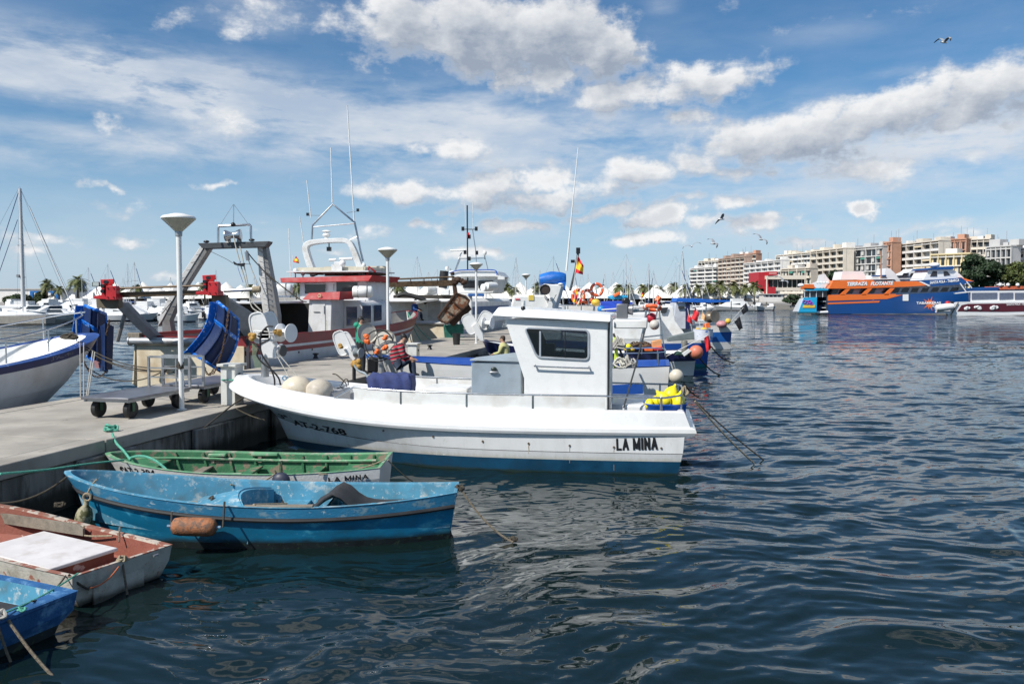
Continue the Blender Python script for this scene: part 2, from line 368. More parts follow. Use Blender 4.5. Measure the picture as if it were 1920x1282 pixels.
# lettering turned into mesh and laid on a surface
def text_mesh(body,size=1.0,bold=0.0,sx=1.0,shear=0.0,ext=.01,spacing=1.0):
    cu=bpy.data.curves.new('lettering','FONT'); cu.body=body; cu.size=size; cu.offset=bold; cu.shear=shear; cu.extrude=0; cu.space_character=spacing; cu.resolution_u=3
    cu.align_x='CENTER'; cu.align_y='CENTER'
    ob=bpy.data.objects.new('lettering_tmp',cu); COL.objects.link(ob)
    dg=bpy.context.evaluated_depsgraph_get(); me=bpy.data.meshes.new_from_object(ob.evaluated_get(dg))
    vs=[(v.co.x*sx,v.co.y) for v in me.vertices]; fs=[tuple(p.vertices) for p in me.polygons]
    bpy.data.objects.remove(ob); bpy.data.curves.remove(cu); bpy.data.meshes.remove(me)
    return vs,fs
def lettering(body,parent,org,xd,ud,size,mt,name='lettering',bvh=None,out=None,bold=0.0,sx=1.0,shear=0.0,off=.006,spacing=1.0,label=None,world=True):
    vs,fs=text_mesh(body,size,bold,sx,shear,spacing=spacing); org=Vector(org); xd=Vector(xd).normalized(); ud=Vector(ud).normalized()
    nrm=xd.cross(ud).normalized(); o=[]
    for (a,b) in vs:
        p=org+xd*a+ud*b
        if bvh is not None:
            h=bvh.ray_cast(p+nrm*1.0,-nrm)
            if h[0] is not None: p=h[0]
        o.append(p+nrm*off)
    mb=MB().add(o,fs); return mb.build(name,mt,parent,world=world,smooth=0,label=label)
GLY={'L':(.72,[[(0,1),(0,0),(1,0)]]),'A':(1,[[(0,0),(.5,1),(1,0)],[(.2,.32),(.8,.32)]]),'M':(1.2,[[(0,0),(0,1),(.5,.12),(1,1),(1,0)]]),'I':(.0,[[(.5,0),(.5,1)]]),'N':(.9,[[(0,0),(0,1),(1,0),(1,1)]])}
def block_letters(body,parent,c,l,r,width,height,sw,mt,bvh,name='lettering',off=.006,serif=0):
    xd=(Vector(r)-Vector(l)).normalized(); ud=Vector((0,0,1)); ud=(ud-xd*ud.dot(xd)).normalized(); nrm=xd.cross(ud)
    adv=[(.45 if ch==' ' else GLY[ch][0]*.62+.42) for ch in body]; tot=sum(adv); k=width/tot; x=-width/2; m=MB(); n=0
    for ch,a in zip(body,adv):
        if ch!=' ':
            w=GLY[ch][0]*.62*k; x0=x+(a*k-w)/2
            segs=[(p[i],p[i+1]) for p in GLY[ch][1] for i in range(len(p)-1)]
            for (a0,b0) in segs:
                A=Vector((x0+a0[0]*w,(a0[1]-.5)*(height-sw))); B=Vector((x0+b0[0]*w,(b0[1]-.5)*(height-sw))); d=(B-A).normalized(); q=Vector((-d.y,d.x))*sw/2; A=A-d*sw*.5*abs(d.y); B=B+d*sw*.5*abs(d.y)
                if abs(d.x)>.9: A=A-Vector((0,0)); B=B+d*sw*.5
                pts=[]
                for P_ in (A-q,B-q,B+q,A+q):
                    yy=max(-height/2,min(height/2,P_.y)); p=Vector(c)+xd*P_.x+ud*yy; h=bvh.ray_cast(p+nrm*.8,-nrm)
                    if h[0] is not None: p=h[0]
                    pts.append(p+nrm*(off+.0006*n))
                m.add(pts,[(0,1,2,3)]); n+=1
        x+=a*k
    return m.build(name,mt,parent,smooth=0)
def bvh_of(o):
    M=MINV[o.name].inverted(); me=o.data
    return BVHTree.FromPolygons([M@v.co for v in me.vertices],[tuple(p.vertices) for p in me.polygons])
# ------------------------------------------------------------ hulls
def plan(t,tm,tr,nb,mb_):
    if t>=tm: return max(0,(1-((t-tm)/(1-tm))**nb))**mb_
    return tr+(1-tr)*(1-((tm-t)/tm)**2)
class Hull:
    """rows: dict(xs,xb,hb,tr,nb,mb,z,zb,zs,tm)"""
    def __init__(s,rows,n=30,zp=2.0):
        s.rows=rows; s.n=n; s.zp=zp; s.ts=[1-(1-i/n)**1.5 for i in range(n+1)]
    def pt(s,i,t,side=1):
        r=s.rows[i]; tm=r.get('tm',.42)
        y=r['hb']*plan(t,tm,r.get('tr',.8),r.get('nb',2.2),r.get('mb',.75))
        y=max(y,r.get('ymin',0))
        z=r['z']+r.get('zb',0)*max(0,(t-.35)/.65)**s.zp+r.get('zs',0)*max(0,(.35-t)/.35)**2
        return Vector((r['xs']+(r['xb']-r['xs'])*t, side*y, z))
    def strips(s,mb,i0,i1,mats=None,stern=True,floor=False,cap0=False):
        n=s.n
        for k in range(i0,i1):
            m=(mats[k-i0] if mats else 0)
            A=[s.pt(k,t,1) for t in s.ts]; B=[s.pt(k+1,t,1) for t in s.ts]
            A2=[s.pt(k,t,-1) for t in s.ts]; B2=[s.pt(k+1,t,-1) for t in s.ts]
            L=n+1
            mb.add(A+B,[(j+1,j,L+j,L+j+1) for j in range(n)],m)
            mb.add(A2+B2,[(j,j+1,L+j+1,L+j) for j in range(n)],m)
            if stern: mb.add([A[0],A2[0],B2[0],B[0]],[(0,1,2,3)],m)
            if A[-1].y>1e-3 or B[-1].y>1e-3: mb.add([A[-1],A2[-1],B2[-1],B[-1]],[(3,2,1,0)],m)
        if floor:
            A=[s.pt(i1,t,1) for t in s.ts]; A2=[s.pt(i1,t,-1) for t in s.ts]; L=n+1
            mb.add(A+A2,[(j,j+1,L+j+1,L+j) for j in range(n)],(mats[-1] if mats else 0))
        return mb
    def line(s,i,side=1,t0=0,t1=1,k=24,dy=0,dz=0,dx=0):
        return [s.pt(i,t0+(t1-t0)*j/k,side)+Vector((dx,side*dy,dz)) for j in range(k+1)]
# ------------------------------------------------------------ water
def wave_field(X,Y):
    rng=np.random.RandomState(11); Z=np.zeros_like(X)
    wx=X+.35*np.sin(.9*Y+.5*X)+.2*np.sin(1.9*X-1.3*Y); wy=Y+.3*np.sin(.8*X+.3*Y)+.14*np.sin(2.3*X+1.1*Y)
    for i in range(90):
        lam=.13*(15**rng.rand()); th=rng.normal(R(98),R(30)); k=2*pi/lam
        a=.0029*lam**1.08*(.6+.8*rng.rand())*(1.0 if lam<1.7 else .6)
        Z+=a*np.sin(k*(wx*math.cos(th)+wy*math.sin(th))+rng.rand()*2*pi)
    # calmer in the lee of the small boats
    lee=np.exp(-(((X+2)/5.5)**2+((Y-10)/5.5)**2)); return Z*(1-.42*lee)
def make_water():
    ys=np.concatenate([np.arange(3.5,14,.032),np.arange(14,26,.05),np.arange(26,60,.10)])
    nx=560
    U=np.linspace(-1,1,nx); Y,Uu=np.meshgrid(ys,U,indexing='ij')
    X=Uu*(.68*Y+2.0)
    Z=wave_field(X,Y)
    fade=np.clip((60-Y)/18,0,1)*np.clip((Y-3.5)/.6,0,1)*np.clip((1-np.abs(Uu))/.04,0,1)
    Z*=fade
    v=np.stack([X,Y,Z],-1).reshape(-1,3); a,b=Y.shape
    i=np.arange(a-1)[:,None]*b+np.arange(b-1)[None,:]
    q=np.stack([i,i+1,i+1+b,i+b],-1).reshape(-1,4)
    # flat surround out to the horizon
    n0=len(v); y0,y1=ys[0],ys[-1]; w0,w1=.68*y0+2,.68*y1+2
    ex=np.array([(-w0,y0,0),(w0,y0,0),(w1,y1,0),(-w1,y1,0),(-60,-40,0),(60,-40,0),(3000,5000,0),(-3000,5000,0),(-3000,-40,0),(3000,-40,0)],float)
    v=np.concatenate([v,ex]); E_=lambda *k:[n0+j for j in k]
    q=np.concatenate([q,np.array([E_(4,5,1,0),E_(1,5,9,2),E_(2,9,6,6),E_(3,2,6,7),E_(0,3,7,8),E_(8,4,0,0)])])
    me=bpy.data.meshes.new('water'); 
    me.from_pydata(v.tolist(),[],[tuple(dict.fromkeys(f)) for f in q.tolist()])
    me.polygons.foreach_set('use_smooth',[True]*len(me.polygons)); me.update()
    m=bpy.data.materials.new('water'); m.use_nodes=True; t=m.node_tree; b=t.nodes['Principled BSDF']
    b.inputs['Base Color'].default_value=(.0045,.0125,.0125,1); b.inputs['Roughness'].default_value=.035; b.inputs['IOR'].default_value=1.45
    tcn=N(t,'ShaderNodeTexCoord'); sp=N(t,'ShaderNodeSeparateXYZ'); t.links.new(tcn.outputs['Object'],sp.inputs[0])
    far=mrange(t,sp.outputs[1],30,60)
    mp=N(t,'ShaderNodeMapping'); mp.inputs['Scale'].default_value=(.35,1.1,1); mp.inputs['Rotation'].default_value=(0,0,R(-8)); t.links.new(tcn.outputs['Object'],mp.inputs[0])
    n1=N(t,'ShaderNodeTexNoise'); n1.inputs['Scale'].default_value=1.0; n1.inputs['Detail'].default_value=5; n1.inputs['Roughness'].default_value=.55; t.links.new(mp.outputs[0],n1.inputs['Vector'])
    n2=N(t,'ShaderNodeTexNoise'); n2.inputs['Scale'].default_value=9; n2.inputs['Detail'].default_value=2; t.links.new(mp.outputs[0],n2.inputs['Vector'])
    n3=N(t,'ShaderNodeTexNoise'); n3.inputs['Scale'].default_value=.05; n3.inputs['Detail'].default_value=3; t.links.new(mp.outputs[0],n3.inputs['Vector'])
    gust=mrange(t,n3.outputs['Fac'],.35,.65,.7,1.25)
    geo=N(t,'ShaderNodeNewGeometry')
    def slopes(node,sx_,sy_):
        q=N(t,'ShaderNodeVectorMath',operation='SUBTRACT'); t.links.new(node.outputs['Color'],q.inputs[0]); q.inputs[1].default_value=(.5,.5,.5)
        r=N(t,'ShaderNodeVectorMath',operation='MULTIPLY'); t.links.new(q.outputs[0],r.inputs[0]); r.inputs[1].default_value=(sx_,sy_,0); return r.outputs[0]
    def vadd(a_,b_,op='ADD'):
        q=N(t,'ShaderNodeVectorMath',operation=op)
        t.links.new(a_,q.inputs[0])
        if isinstance(b_,tuple): q.inputs[1].default_value=b_
        else: t.links.new(b_,q.inputs[1])
        return q.outputs[0]
    v1=slopes(n1,1.1,2.1); v2=slopes(n2,.13,.20)
    sc_=N(t,'ShaderNodeVectorMath',operation='SCALE'); t.links.new(v1,sc_.inputs[0]); t.links.new(mth(t,'MULTIPLY',far,gust),sc_.inputs['Scale'])
    nn=vadd(vadd(geo.outputs['Normal'],sc_.outputs[0]),v2)
    no=N(t,'ShaderNodeVectorMath',operation='NORMALIZE'); t.links.new(nn,no.inputs[0])
    t.links.new(no.outputs[0],b.inputs['Normal'])
    me.materials.append(m)
    o=bpy.data.objects.new('water',me); COL.objects.link(o); o['kind']='structure'
    sb=MB().add([(-3000,-60,-6),(3000,-60,-6),(3000,5200,-6),(-3000,5200,-6)],[(0,1,2,3)])
    struct(sb,'seabed',mat('seabed',(.05,.06,.05),.9),smooth=0)
make_water()
# ------------------------------------------------------------ pier
HP=.94
PU=Vector((.22,.9755,0)).normalized(); PV=Vector((-PU.y,PU.x,0)); PA=Vector((-7.15,11.11,0))
def pier(a,c,z=0): return PA+PU*a+PV*c+Vector((0,0,z))     # along, across (away from the near edge), height
PRZ=math.atan2(PU.y,PU.x)
PW=4.67
def make_pier():
    core=MB(); a0,a1=-16,95
    core.prism([pier(a0,.06,-3),pier(a1,.06,-3),pier(a1,PW-.06,-3),pier(a0,PW-.06,-3)],(0,0,3+HP-.24))
    root=struct(core,'pier',[CONW],smooth=0)
    i=0; a=a0; sl=None
    while a<a1-1:
        L=6.0
        for c0,c1,dz in ((0,.42,.0),(.435,PW-.435,-.006),(PW-.42,PW,.0)):
            m=MB(); m.prism([pier(a+.012,c0,HP-.22),pier(a+L-.012,c0,HP-.22),pier(a+L-.012,c1,HP-.22),pier(a+.012,c1,HP-.22)],(0,0,.22+dz))
            m.build('concrete_slab' if dz else 'edge_beam',[CON],root,bevel=.018)
        a+=L
    # side piles / buttresses of the pier's near face
    a=-13
    while a<60:
        m=MB(); m.box(pier(a,-.02,-.9),(1.3,.12,3.24),rz=PRZ); m.build('pier_block',[CONW],root,bevel=.03)
        a+=3.0
make_pier()
# ------------------------------------------------------------ white boat in the foreground
def hit(bv,px,py):
    d=ray(px,py).normalized(); h=bv.ray_cast(Vector((0,0,EYE)),d); return h[0]
def letters_fit(body,parent,c,l,r,width,height,mt,bvh=None,**k):
    """centre c, world points l and r give the reading direction"""
    vs,fs=text_mesh(body,1.0,k.get('bold',0),1,k.get('shear',0),spacing=k.get('spacing',1))
    xs=[v[0] for v in vs]; ys=[v[1] for v in vs]; W_=max(xs)-min(xs); H_=max(ys)-min(ys); cx=(max(xs)+min(xs))/2; cy=(max(ys)+min(ys))/2
    xd=(Vector(r)-Vector(l)).normalized(); ud=Vector(k.get('up',(0,0,1))); ud=(ud-xd*ud.dot(xd)).normalized(); nrm=xd.cross(ud); o=[]
    for (a,b) in vs:
        p=Vector(c)+xd*((a-cx)*width/W_)+ud*((b-cy)*height/H_)
        if bvh is not None:
            h=bvh.ray_cast(p+nrm*.8,-nrm)
            if h[0] is not None: p=h[0]
        o.append(p+nrm*k.get('off',.006))
    return MB().add(o,fs).build(k.get('name','lettering'),mt,parent,smooth=0,label=k.get('label'))
LETB=mat('black_lettering',(.012,.012,.014),.5,var=0)
BOTB=mat('antifouling_blue',(.004,.06,.125),.5,var=.25,scale=2.5,dirt=(.01,.05,.09),dscale=3,zs=(.035,.03,(.015,.03,.02)))
NONSK=mat('deck_grey',(.42,.43,.44),.7,var=.1,dirt=(.3,.3,.29))
DARKI=mat('cabin_inside',(.30,.30,.30),.7,var=.1)
def make_la_mina():
    S=Vector((3.38,15.75,0)); rz=math.atan2(.172,-.985)
    T=thing('fishing_boat','large white boat with boxy cabin in the foreground, LA MINA lettered at its stern','boat',S,rz)
    rows=[dict(xs=.35,xb=7.3,hb=.3,tr=.7,z=-.5,nb=2,mb=1),
     dict(xs=.12,xb=8.12,hb=1.36,tr=.86,z=-.03,nb=1.9,mb=.95),
     dict(xs=.06,xb=8.38,hb=1.425,tr=.86,z=.26,zb=-.03,nb=2.0,mb=.9),
     dict(xs=.03,xb=8.62,hb=1.46,tr=.86,z=.405,zb=.30,nb=2.1,mb=.86),
     dict(xs=.025,xb=8.63,hb=1.448,tr=.86,z=.415,zb=.30,nb=2.1,mb=.86),
     dict(xs=0,xb=9.15,hb=1.492,tr=.84,z=.72,zb=.46,nb=2.3,mb=.74),
     dict(xs=-.02,xb=9.25,hb=1.505,tr=.84,z=.76,zb=.50,nb=2.4,mb=.70),
     dict(xs=-.17,xb=9.62,hb=1.555,tr=.80,z=.75,zb=.56,nb=2.6,mb=.60),
     dict(xs=-.22,xb=9.70,hb=1.575,tr=.80,z=.80,zb=.57,nb=2.6,mb=.58),
     dict(xs=-.20,xb=9.68,hb=1.57,tr=.80,z=.87,zb=.57,nb=2.6,mb=.57),
     dict(xs=-.10,xb=9.60,hb=1.51,tr=.82,z=.91,zb=.57,nb=2.6,mb=.56),
     dict(xs=.0,xb=9.52,hb=1.42,tr=.86,z=1.17,zb=.42,nb=2.7,mb=.54),
     dict(xs=.03,xb=9.48,hb=1.38,tr=.86,z=1.19,zb=.42,nb=2.7,mb=.53),
     dict(xs=.10,xb=9.22,hb=1.28,tr=.86,z=1.19,zb=.42,nb=2.8,mb=.5),
     dict(xs=.13,xb=9.16,hb=1.25,tr=.86,z=1.17,zb=.41,nb=2.8,mb=.5),
     dict(xs=.16,xb=8.9,hb=1.22,tr=.86,z=.62,zb=.55,nb=2.8,mb=.5)]
    H=Hull(rows,44,zp=2.6)
    mb=MB(); H.strips(mb,0,6,[1,1,0,2,0,0]); hull=mb.build('hull',[GELH,BOTB,LETB],T,world=False,smooth=60)
    mb=MB(); H.strips(mb,6,11,[0]*5); mb.build('gunwale',[GEL],T,world=False,smooth=50)
    mb=MB(); H.strips(mb,11,15,[0]*4,floor=True); mb.build('deck',[GEL],T,world=False,smooth=35)
    bv=bvh_of(hull)
    a,c,b=hit(bv,1160,833),hit(bv,1194,832),hit(bv,1230,831)
    block_letters('LA MINA',hull,c,a,b,.77,.225,.040,LETB,bv,name='name_lettering',off=.005)
    a,c,b=hit(bv,552,792),hit(bv,595,801),hit(bv,640,810)
    print('LM pts',a,c,b)
    letters_fit('AT-2-768',hull,c,a,b,(b-a).length*1.1,.15,LETB,bv,bold=.03,name='registration_lettering')
    a,c,b=hit(bv,524,779),hit(bv,532,781),hit(bv,541,783)
    letters_fit('3ª',hull,c,a,b,(b-a).length,.11,LETB,bv,bold=.02,name='registration_lettering')
    for px,py in ((719,807),(812,818),(905,827),(991,831),(1068,835),(1151,838),(1240,840)):
        h=hit(bv,px,py)
        MB().lathe([(.0,.012),(.02,.012),(.022,.0)],h,axis=(0,-1,0),n=12).build('scupper',[mat('bronze_dark',(.12,.09,.06),.5)],hull)
    for px,y0,y1 in ((1068,838,868),(1151,841,882),(991,834,850)):
        a_,b_=hit(bv,px,y0),hit(bv,px,y1)
        if a_ and b_: MB().add([a_+Vector((-.006,-.006,0)),a_+Vector((.006,-.006,0)),b_+Vector((.003,-.006,0)),b_+Vector((-.003,-.006,0))],[(0,3,2,1)]).build('rust_streak',[mat('rust_stain',(.50,.40,.26),.6)],hull,smooth=0)
    # bulwark panels and steel rail on the coaming
    def sx(px,lat=1.3):
        k=(px-960)/F; x0=3.38-.172*lat; y0=15.75-.985*lat
        return (x0-k*y0)/(.985+.172*k)
    def cx(s,side=1,off=0):   # lateral position of the coaming's inner edge at local x
        return side*(1.38*plan(min(max((s-.03)/9.45,0),1),.42,.86,2.7,.53)-.05+off)
    st=[sx(p) for p in (660,752,876,1000,1137)]
    zt=lambda s:1.19+.42*max(0,((s/9.45)-.35)/.65)**2.6
    for side in (1,-1):
        for i in range(4):
            a,b=st[i]-.02,st[i+1]+.02
            m=MB(); g=[[Vector((a+(b-a)*j/6,cx(a+(b-a)*j/6,side),zt(a+(b-a)*j/6)+zz)) for j in range(7)] for zz in (.0,.235)]
            m.sheet(g,0,.03 if side<0 else -.03); m.build('bulwark_panel',[GELB],T,world=False,smooth=0)
        rail=[Vector((s,cx(s,side),zt(s)+.26)) for s in np.linspace(st[0],st[-1],14)]
        rail=[Vector((st[0]+.42,cx(st[0]+.42,side),zt(st[0]+.4)))]+rail
        if side==1: rail+=[Vector((s,cx(s,1),zt(s)+.24)) for s in (1.0,.6,.35)]+[Vector((.08,.95,1.45)),Vector((.0,.5,1.47)),Vector((0,0,1.48)),Vector((0,-.6,1.47)),Vector((.1,-1.02,1.45))]+[Vector((s,cx(s,-1),zt(s)+.24)) for s in (.4,.8,st[-1])]
        MB().tube(rail,.019,10).build('hand_rail',[STEEL],T,world=False)
        for s in st[1:-1]+([.42] if side>0 else [.42]):
            MB().tube([(s,cx(s,side,.015),zt(s)-.02),(s,cx(s,side,.015),zt(s)+.26)],.022,8).build('stanchion',[STEEL],T,world=False)
    MB().tube([(.05,.95,1.18),(.05,.95,1.45)],.018,8).build('stanchion',[STEEL],T,world=False)
    MB().tube([(.05,-.95,1.18),(.05,-.95,1.45)],.018,8).build('stanchion',[STEEL],T,world=False)
    # cabin
    ca,cf,cw=1.42,3.02,1.0
    prof=[(ca,.62),(cf,.62),(cf,1.72),(cf+.38,2.86),(ca,2.86)]
    m=MB(); m.prism([(x,-cw,z) for x,z in prof],(0,2*cw,0)); cab=m.build('cabin',[GEL],T,world=False,smooth=0)
    ov=lambda x,z,o:(x,cw+o,z)
    # window: rounded trapezoid in a raised frame
    def rounded(poly,r,k=5):
        out=[];n=len(poly)
        for i in range(n):
            p=Vector(poly[i]);a=(Vector(poly[i-1])-p);b=(Vector(poly[(i+1)%n])-p); ra=min(r,a.length/2.1); a.normalize();b.normalize()
            for j in range(k+1):
                t=j/k; q=p+a*ra*(1-t)**2+b*ra*t**2; out.append(q)
        return out
    def lx(px): return sx(px,1.0)
    win=[(lx(984),2.70),(lx(1007),2.14),(lx(1104),2.10),(lx(1104),2.66)]
    wr=rounded([(x,cw,z) for x,z in win],.09)
    fr=MB().tube([p+Vector((0,.008,0)) for p in wr],.022,6,closed=True).build('window_frame',[mat('aluminium_frame',(.55,.57,.6),.35,.6)],T,world=False)
    MB().prism([p+Vector((0,.004,0)) for p in wr],(0,-.008,0)).build('window_pane',[CGL],fr,world=False,smooth=0)
    for px,ww,mt in ((1013,.035,'aluminium_frame'),(1060,.02,'black_plastic')):
        x=lx(px); MB().box((x,cw+.016,2.39),(ww,.012,.5)).build('window_bar',[MATS[mt]],fr,world=False)
    MB().tube(smooth_path([(lx(1003),cw+.0,2.0),(lx(1005),cw+.06,1.98),(lx(1010),cw+.07,1.97),(lx(1100),cw+.07,1.95),(lx(1104),cw+.06,1.96),(lx(1105),cw,1.98)],4),.016,8).build('grab_rail',[STEEL],T,world=False)
    ins=MB(); ins.prism([(x,-cw+.05,z) for x,z in ((ca+.05,.7),(cf-.05,.7),(cf-.05,1.74),(cf+.31,2.82),(ca+.05,2.82))],(0,2*cw-.1,0)); c1=ins.build('cutter_tmp',[DARKI],None,smooth=0)
    c2=MB().prism([p-Vector((0,2.3,0)) for p in wr],(0,2.6,0)).build('cutter_tmp',[GEL],None,smooth=0)
    c3=MB().prism([(cf-.5,y,z) for y,z in ((-.85,2.1),(.85,2.1),(.8,2.7),(-.8,2.7))],(1.3,0,0)).build('cutter_tmp',[GEL],None,smooth=0)
    cab.data.materials.append(DARKI)
    for cc in (c1,c2,c3):
        b_=cab.modifiers.new('b','BOOLEAN'); b_.operation='DIFFERENCE'; b_.solver='EXACT'; b_.object=cc
        cc.matrix_world=T.matrix_world
    bpy.context.view_layer.update()
    for cc in (c1,c2,c3): cc.matrix_world=Matrix.Translation(S)@Matrix.Rotation(rz,4,'Z')
    bpy.context.view_layer.update()
    nm=bpy.data.meshes.new_from_object(cab.evaluated_get(bpy.context.evaluated_depsgraph_get())); cab.modifiers.clear(); cab.data=nm; nm.name='cabin'
    for cc in (c1,c2,c3): bpy.data.objects.remove(cc)
    bm_=cab.modifiers.new('bevel','BEVEL'); bm_.width=.02; bm_.segments=2; bm_.limit_method='ANGLE'; bm_.angle_limit=R(50)
    # what shows inside: helm console, wheel and seat back
    MB().box((2.75,0,1.35),(.45,1.5,1.35)).build('helm_console',[mat('console_grey',(.45,.46,.47),.5)],T,world=False,bevel=.03)
    MB().torus((2.45,.3,2.08),.19,.016,axis=(.8,0,.5),n=22).build('steering_wheel',[BLK],T,world=False)
    MB().box((1.85,.25,1.75),(.10,.5,1.15)).build('seat_back',[mat('seat_vinyl',(.30,.31,.33),.5)],T,world=False,bevel=.05)
    MB().box((1.50,-.35,2.30),(.03,.45,.55)).build('chart_board',[mat('paper_white',(.6,.6,.58),.7)],T,world=False)
    MB().box((2.7,-.45,2.2),(.2,.35,.25)).build('plotter',[BLK],T,world=False,bevel=.02)
    MB().prism([p-Vector((0,2*cw-.0,0)) for p in wr],(0,-.008,0)).build('far_window_pane',[CGL],T,world=False,smooth=0)
    # front windscreen panes (seen only from the side)
    for y in (-.45,.45):
        q=[(cf+.13,y-.38,2.1),(cf+.13,y+.38,2.1),(cf+.345,y+.38,2.72),(cf+.345,y-.38,2.72)]
        MB().prism(q,(.012,0,-.004)).build('window_pane',[CGL],T,world=False,smooth=0)
    # aft wall and dark door edge with the roof post
    MB().box((ca-.012,.62,1.75),(.02,.62,1.9)).build('cabin_door',[mat('dark_door',(.05,.06,.08),.3)],T,world=False)
    MB().box((ca-.03,cw-.06,2.0),(.05,.05,1.75)).build('door_jamb',[mat('dark_grey_frame',(.06,.065,.07),.4)],T,world=False)
    MB().tube([(ca-.06,cw+.03,1.18),(ca-.06,cw+.03,2.9)],.022,8).build('post',[STEEL],T,world=False)
    roof=[(ca-.06,2.82),(cf+.62,2.93),(cf+.50,3.10),(ca-.06,2.96)]
    m=MB(); o1,o2=cw+.13,cw+.02
    m.loft([[Vector((x,-(o1 if i<2 else o2),z)) for i,(x,z) in enumerate(roof)],[Vector((x,(o1 if i<2 else o2),z)) for i,(x,z) in enumerate(roof)]][::-1])
    m.build('roof',[GEL],T,world=False,bevel=.03,seg=3,smooth=30)
    MB().box((ca-.42,.1,2.78),(.62,1.7,.16)).build('roof_extension',[GELB],T,world=False,bevel=.02)
    MB().tube([(ca-.7,.92,2.72),(ca-.55,.98,2.1),(ca-.3,.98,1.2)],.016,6).build('extension_stay',[mat('dark_grey_frame',(1,1,1))],T,world=False)
    MB().tube([(ca+1.62,.82,3.06),(ca+1.62,.82,3.22)],.016,8).build('lamp_stem',[STEEL],T,world=False)
    l=MB().lathe([(0.0,.0),(.045,.0),(.045,.13),(.03,.16),(0,.17)],(ca+1.62,1.0,2.95),n=14).build('navigation_lamp',[BLK],T,world=False)
    MB().lathe([(.03,0),(.03,.06),(0,.07)],(ca+1.62,1.0,3.12),n=12).build('lamp_cap',[GELB],l,world=False)
    # gear on the cabin's aft roof: searchlight box
    g=MB(); g.box((ca-.25,.55,3.02),(.22,.2,.28)); g.lathe([(0,0),(.09,0),(.11,.1),(0,.1)],(ca-.36,.55,3.05),axis=(-1,0,0),n=14); g.build('searchlight',[mat('grey_housing',(.2,.2,.21),.4,.5)],T,world=False,bevel=.015)
    # bollard, cleats, white locker low aft
    MB().box((.95,-.05,.95),(.9,1.5,.55)).build('aft_locker',[GEL],T,world=False,bevel=.04)
    MB().box((1.08,1.02,.98),(.42,.05,.09)).build('door_latch',[mat('zinc',(.4,.45,.43),.5,.4)],T,world=False,bevel=.01)
    # foredeck bench and recess rim at the bow
    m=MB(); 
    rim=[Vector((7.2,y,1.33)) for y in (-.95,.95)]
    m.prism([(7.25,-1.0,1.12),(8.2,-.72,1.2),(8.75,-.35,1.28),(8.9,0,1.3),(8.75,.35,1.28),(8.2,.72,1.2),(7.25,1.0,1.12)],(0,0,.1)); m.build('foredeck',[GEL],T,world=False,bevel=.03)
    MB().box((7.25,0,1.0),(.25,1.0,.62)).build('hauler_plinth',[mat('plinth_grey',(.42,.42,.42),.5,.3)],T,world=False,bevel=.02)
    # engine box under a blue cloth
    MB().box((4.9,-.55,1.0),(1.0,.8,.75)).build('engine_box',[GELB],T,world=False,bevel=.04)
    return T,bv
LAM,LAMBV=make_la_mina()
# ------------------------------------------------------------ small helpers for things traced at a real distance
def plate(pts,d,th,mb=None,m=0,tilt=0):
    """outline in the photo's pixels standing at distance d, th metres thick; tilt adds distance per px of x"""
    x0=pts[0][0]; q=[D(x,y,d+tilt*(x-x0)) for x,y in pts]
    mb=mb or MB(); return mb.prism(q,(0,th,0),m)
def px2m(n,d): return n*d/F
def at_tube(pts,d,r,mb=None,n=8,m=0,sm=False):
    q=[D(p[0],p[1],p[2] if len(p)>2 else d) for p in pts]
    if sm: q=smooth_path(q)
    mb=mb or MB(); return mb.tube(q,r,n,m)
# ------------------------------------------------------------ rowing skiffs
SKB=mat('skiff_blue',(.022,.19,.35),.6,var=.18,scale=2.5,wear=(.34,.50,.56),wscale=5,wth=.60,wsoft=.05,wear2=((.50,.58,.58),17,.60),dirt=(.04,.12,.18),dscale=5,stretch=(.6,1,1),bump=.25,bscale=35)
SKBI=mat('skiff_blue_inside',(.075,.27,.40),.6,var=.18,scale=2.2,wear2=((.55,.60,.58),13,.57),wear=(.42,.50,.52),wscale=3.5,wth=.60,wsoft=.07,dirt=(.10,.17,.20),dscale=4)
SKBL=mat('skiff_blue_lower',(.004,.16,.30),.5,var=.2,scale=2,wear2=((.20,.36,.42),20,.64),wear=(.06,.34,.48),wscale=4,wth=.60,wsoft=.06,dirt=(.01,.10,.17),dscale=6,stretch=(.5,1,1),zs=(.13,.05,(.008,.018,.02)))
AFD=mat('fouled_bottom',(.012,.02,.022),.7,var=.4,scale=8,wear=(.05,.07,.04),wscale=12,wth=.6)
SKG=mat('skiff_green',(.04,.17,.075),.65,var=.22,scale=3,wear=(.22,.17,.12),wscale=6,wth=.56,wsoft=.03,bump=.4,bscale=30)
SKGT=mat('skiff_green_top',(.13,.32,.17),.65,var=.15,scale=4,wear=(.36,.36,.28),wscale=7,wth=.56,wsoft=.05)
SKW=mat('skiff_white',(.68,.68,.66),.55,wear2=((.38,.37,.33),16,.63),bump=.3,bscale=30,var=.06,scale=3,dirt=(.50,.50,.47),dscale=3,wear=(.4,.4,.36),wscale=9,wth=.72)
SKR=mat('skiff_red_brown',(.24,.075,.05),.7,wear2=((.42,.30,.26),12,.62),bump=.4,bscale=30,var=.15,scale=3,wear=(.55,.40,.36),wscale=3.5,wth=.63,wsoft=.02)
SKRW=mat('skiff_offwhite',(.50,.48,.42),.65,wear2=((.20,.16,.11),9,.61),bump=.4,bscale=30,var=.1,scale=3,wear=(.33,.11,.07),wscale=6,wth=.66,wsoft=.015,dirt=(.24,.21,.15),dscale=3.5,zs=(.07,.05,(.03,.028,.018)))
SKRT=mat('skiff_gunwale_worn',(.50,.44,.37),.65,var=.2,scale=6,dirt=(.25,.2,.16),dscale=6,wear=(.27,.10,.065),wscale=5,wth=.50,wsoft=.02)
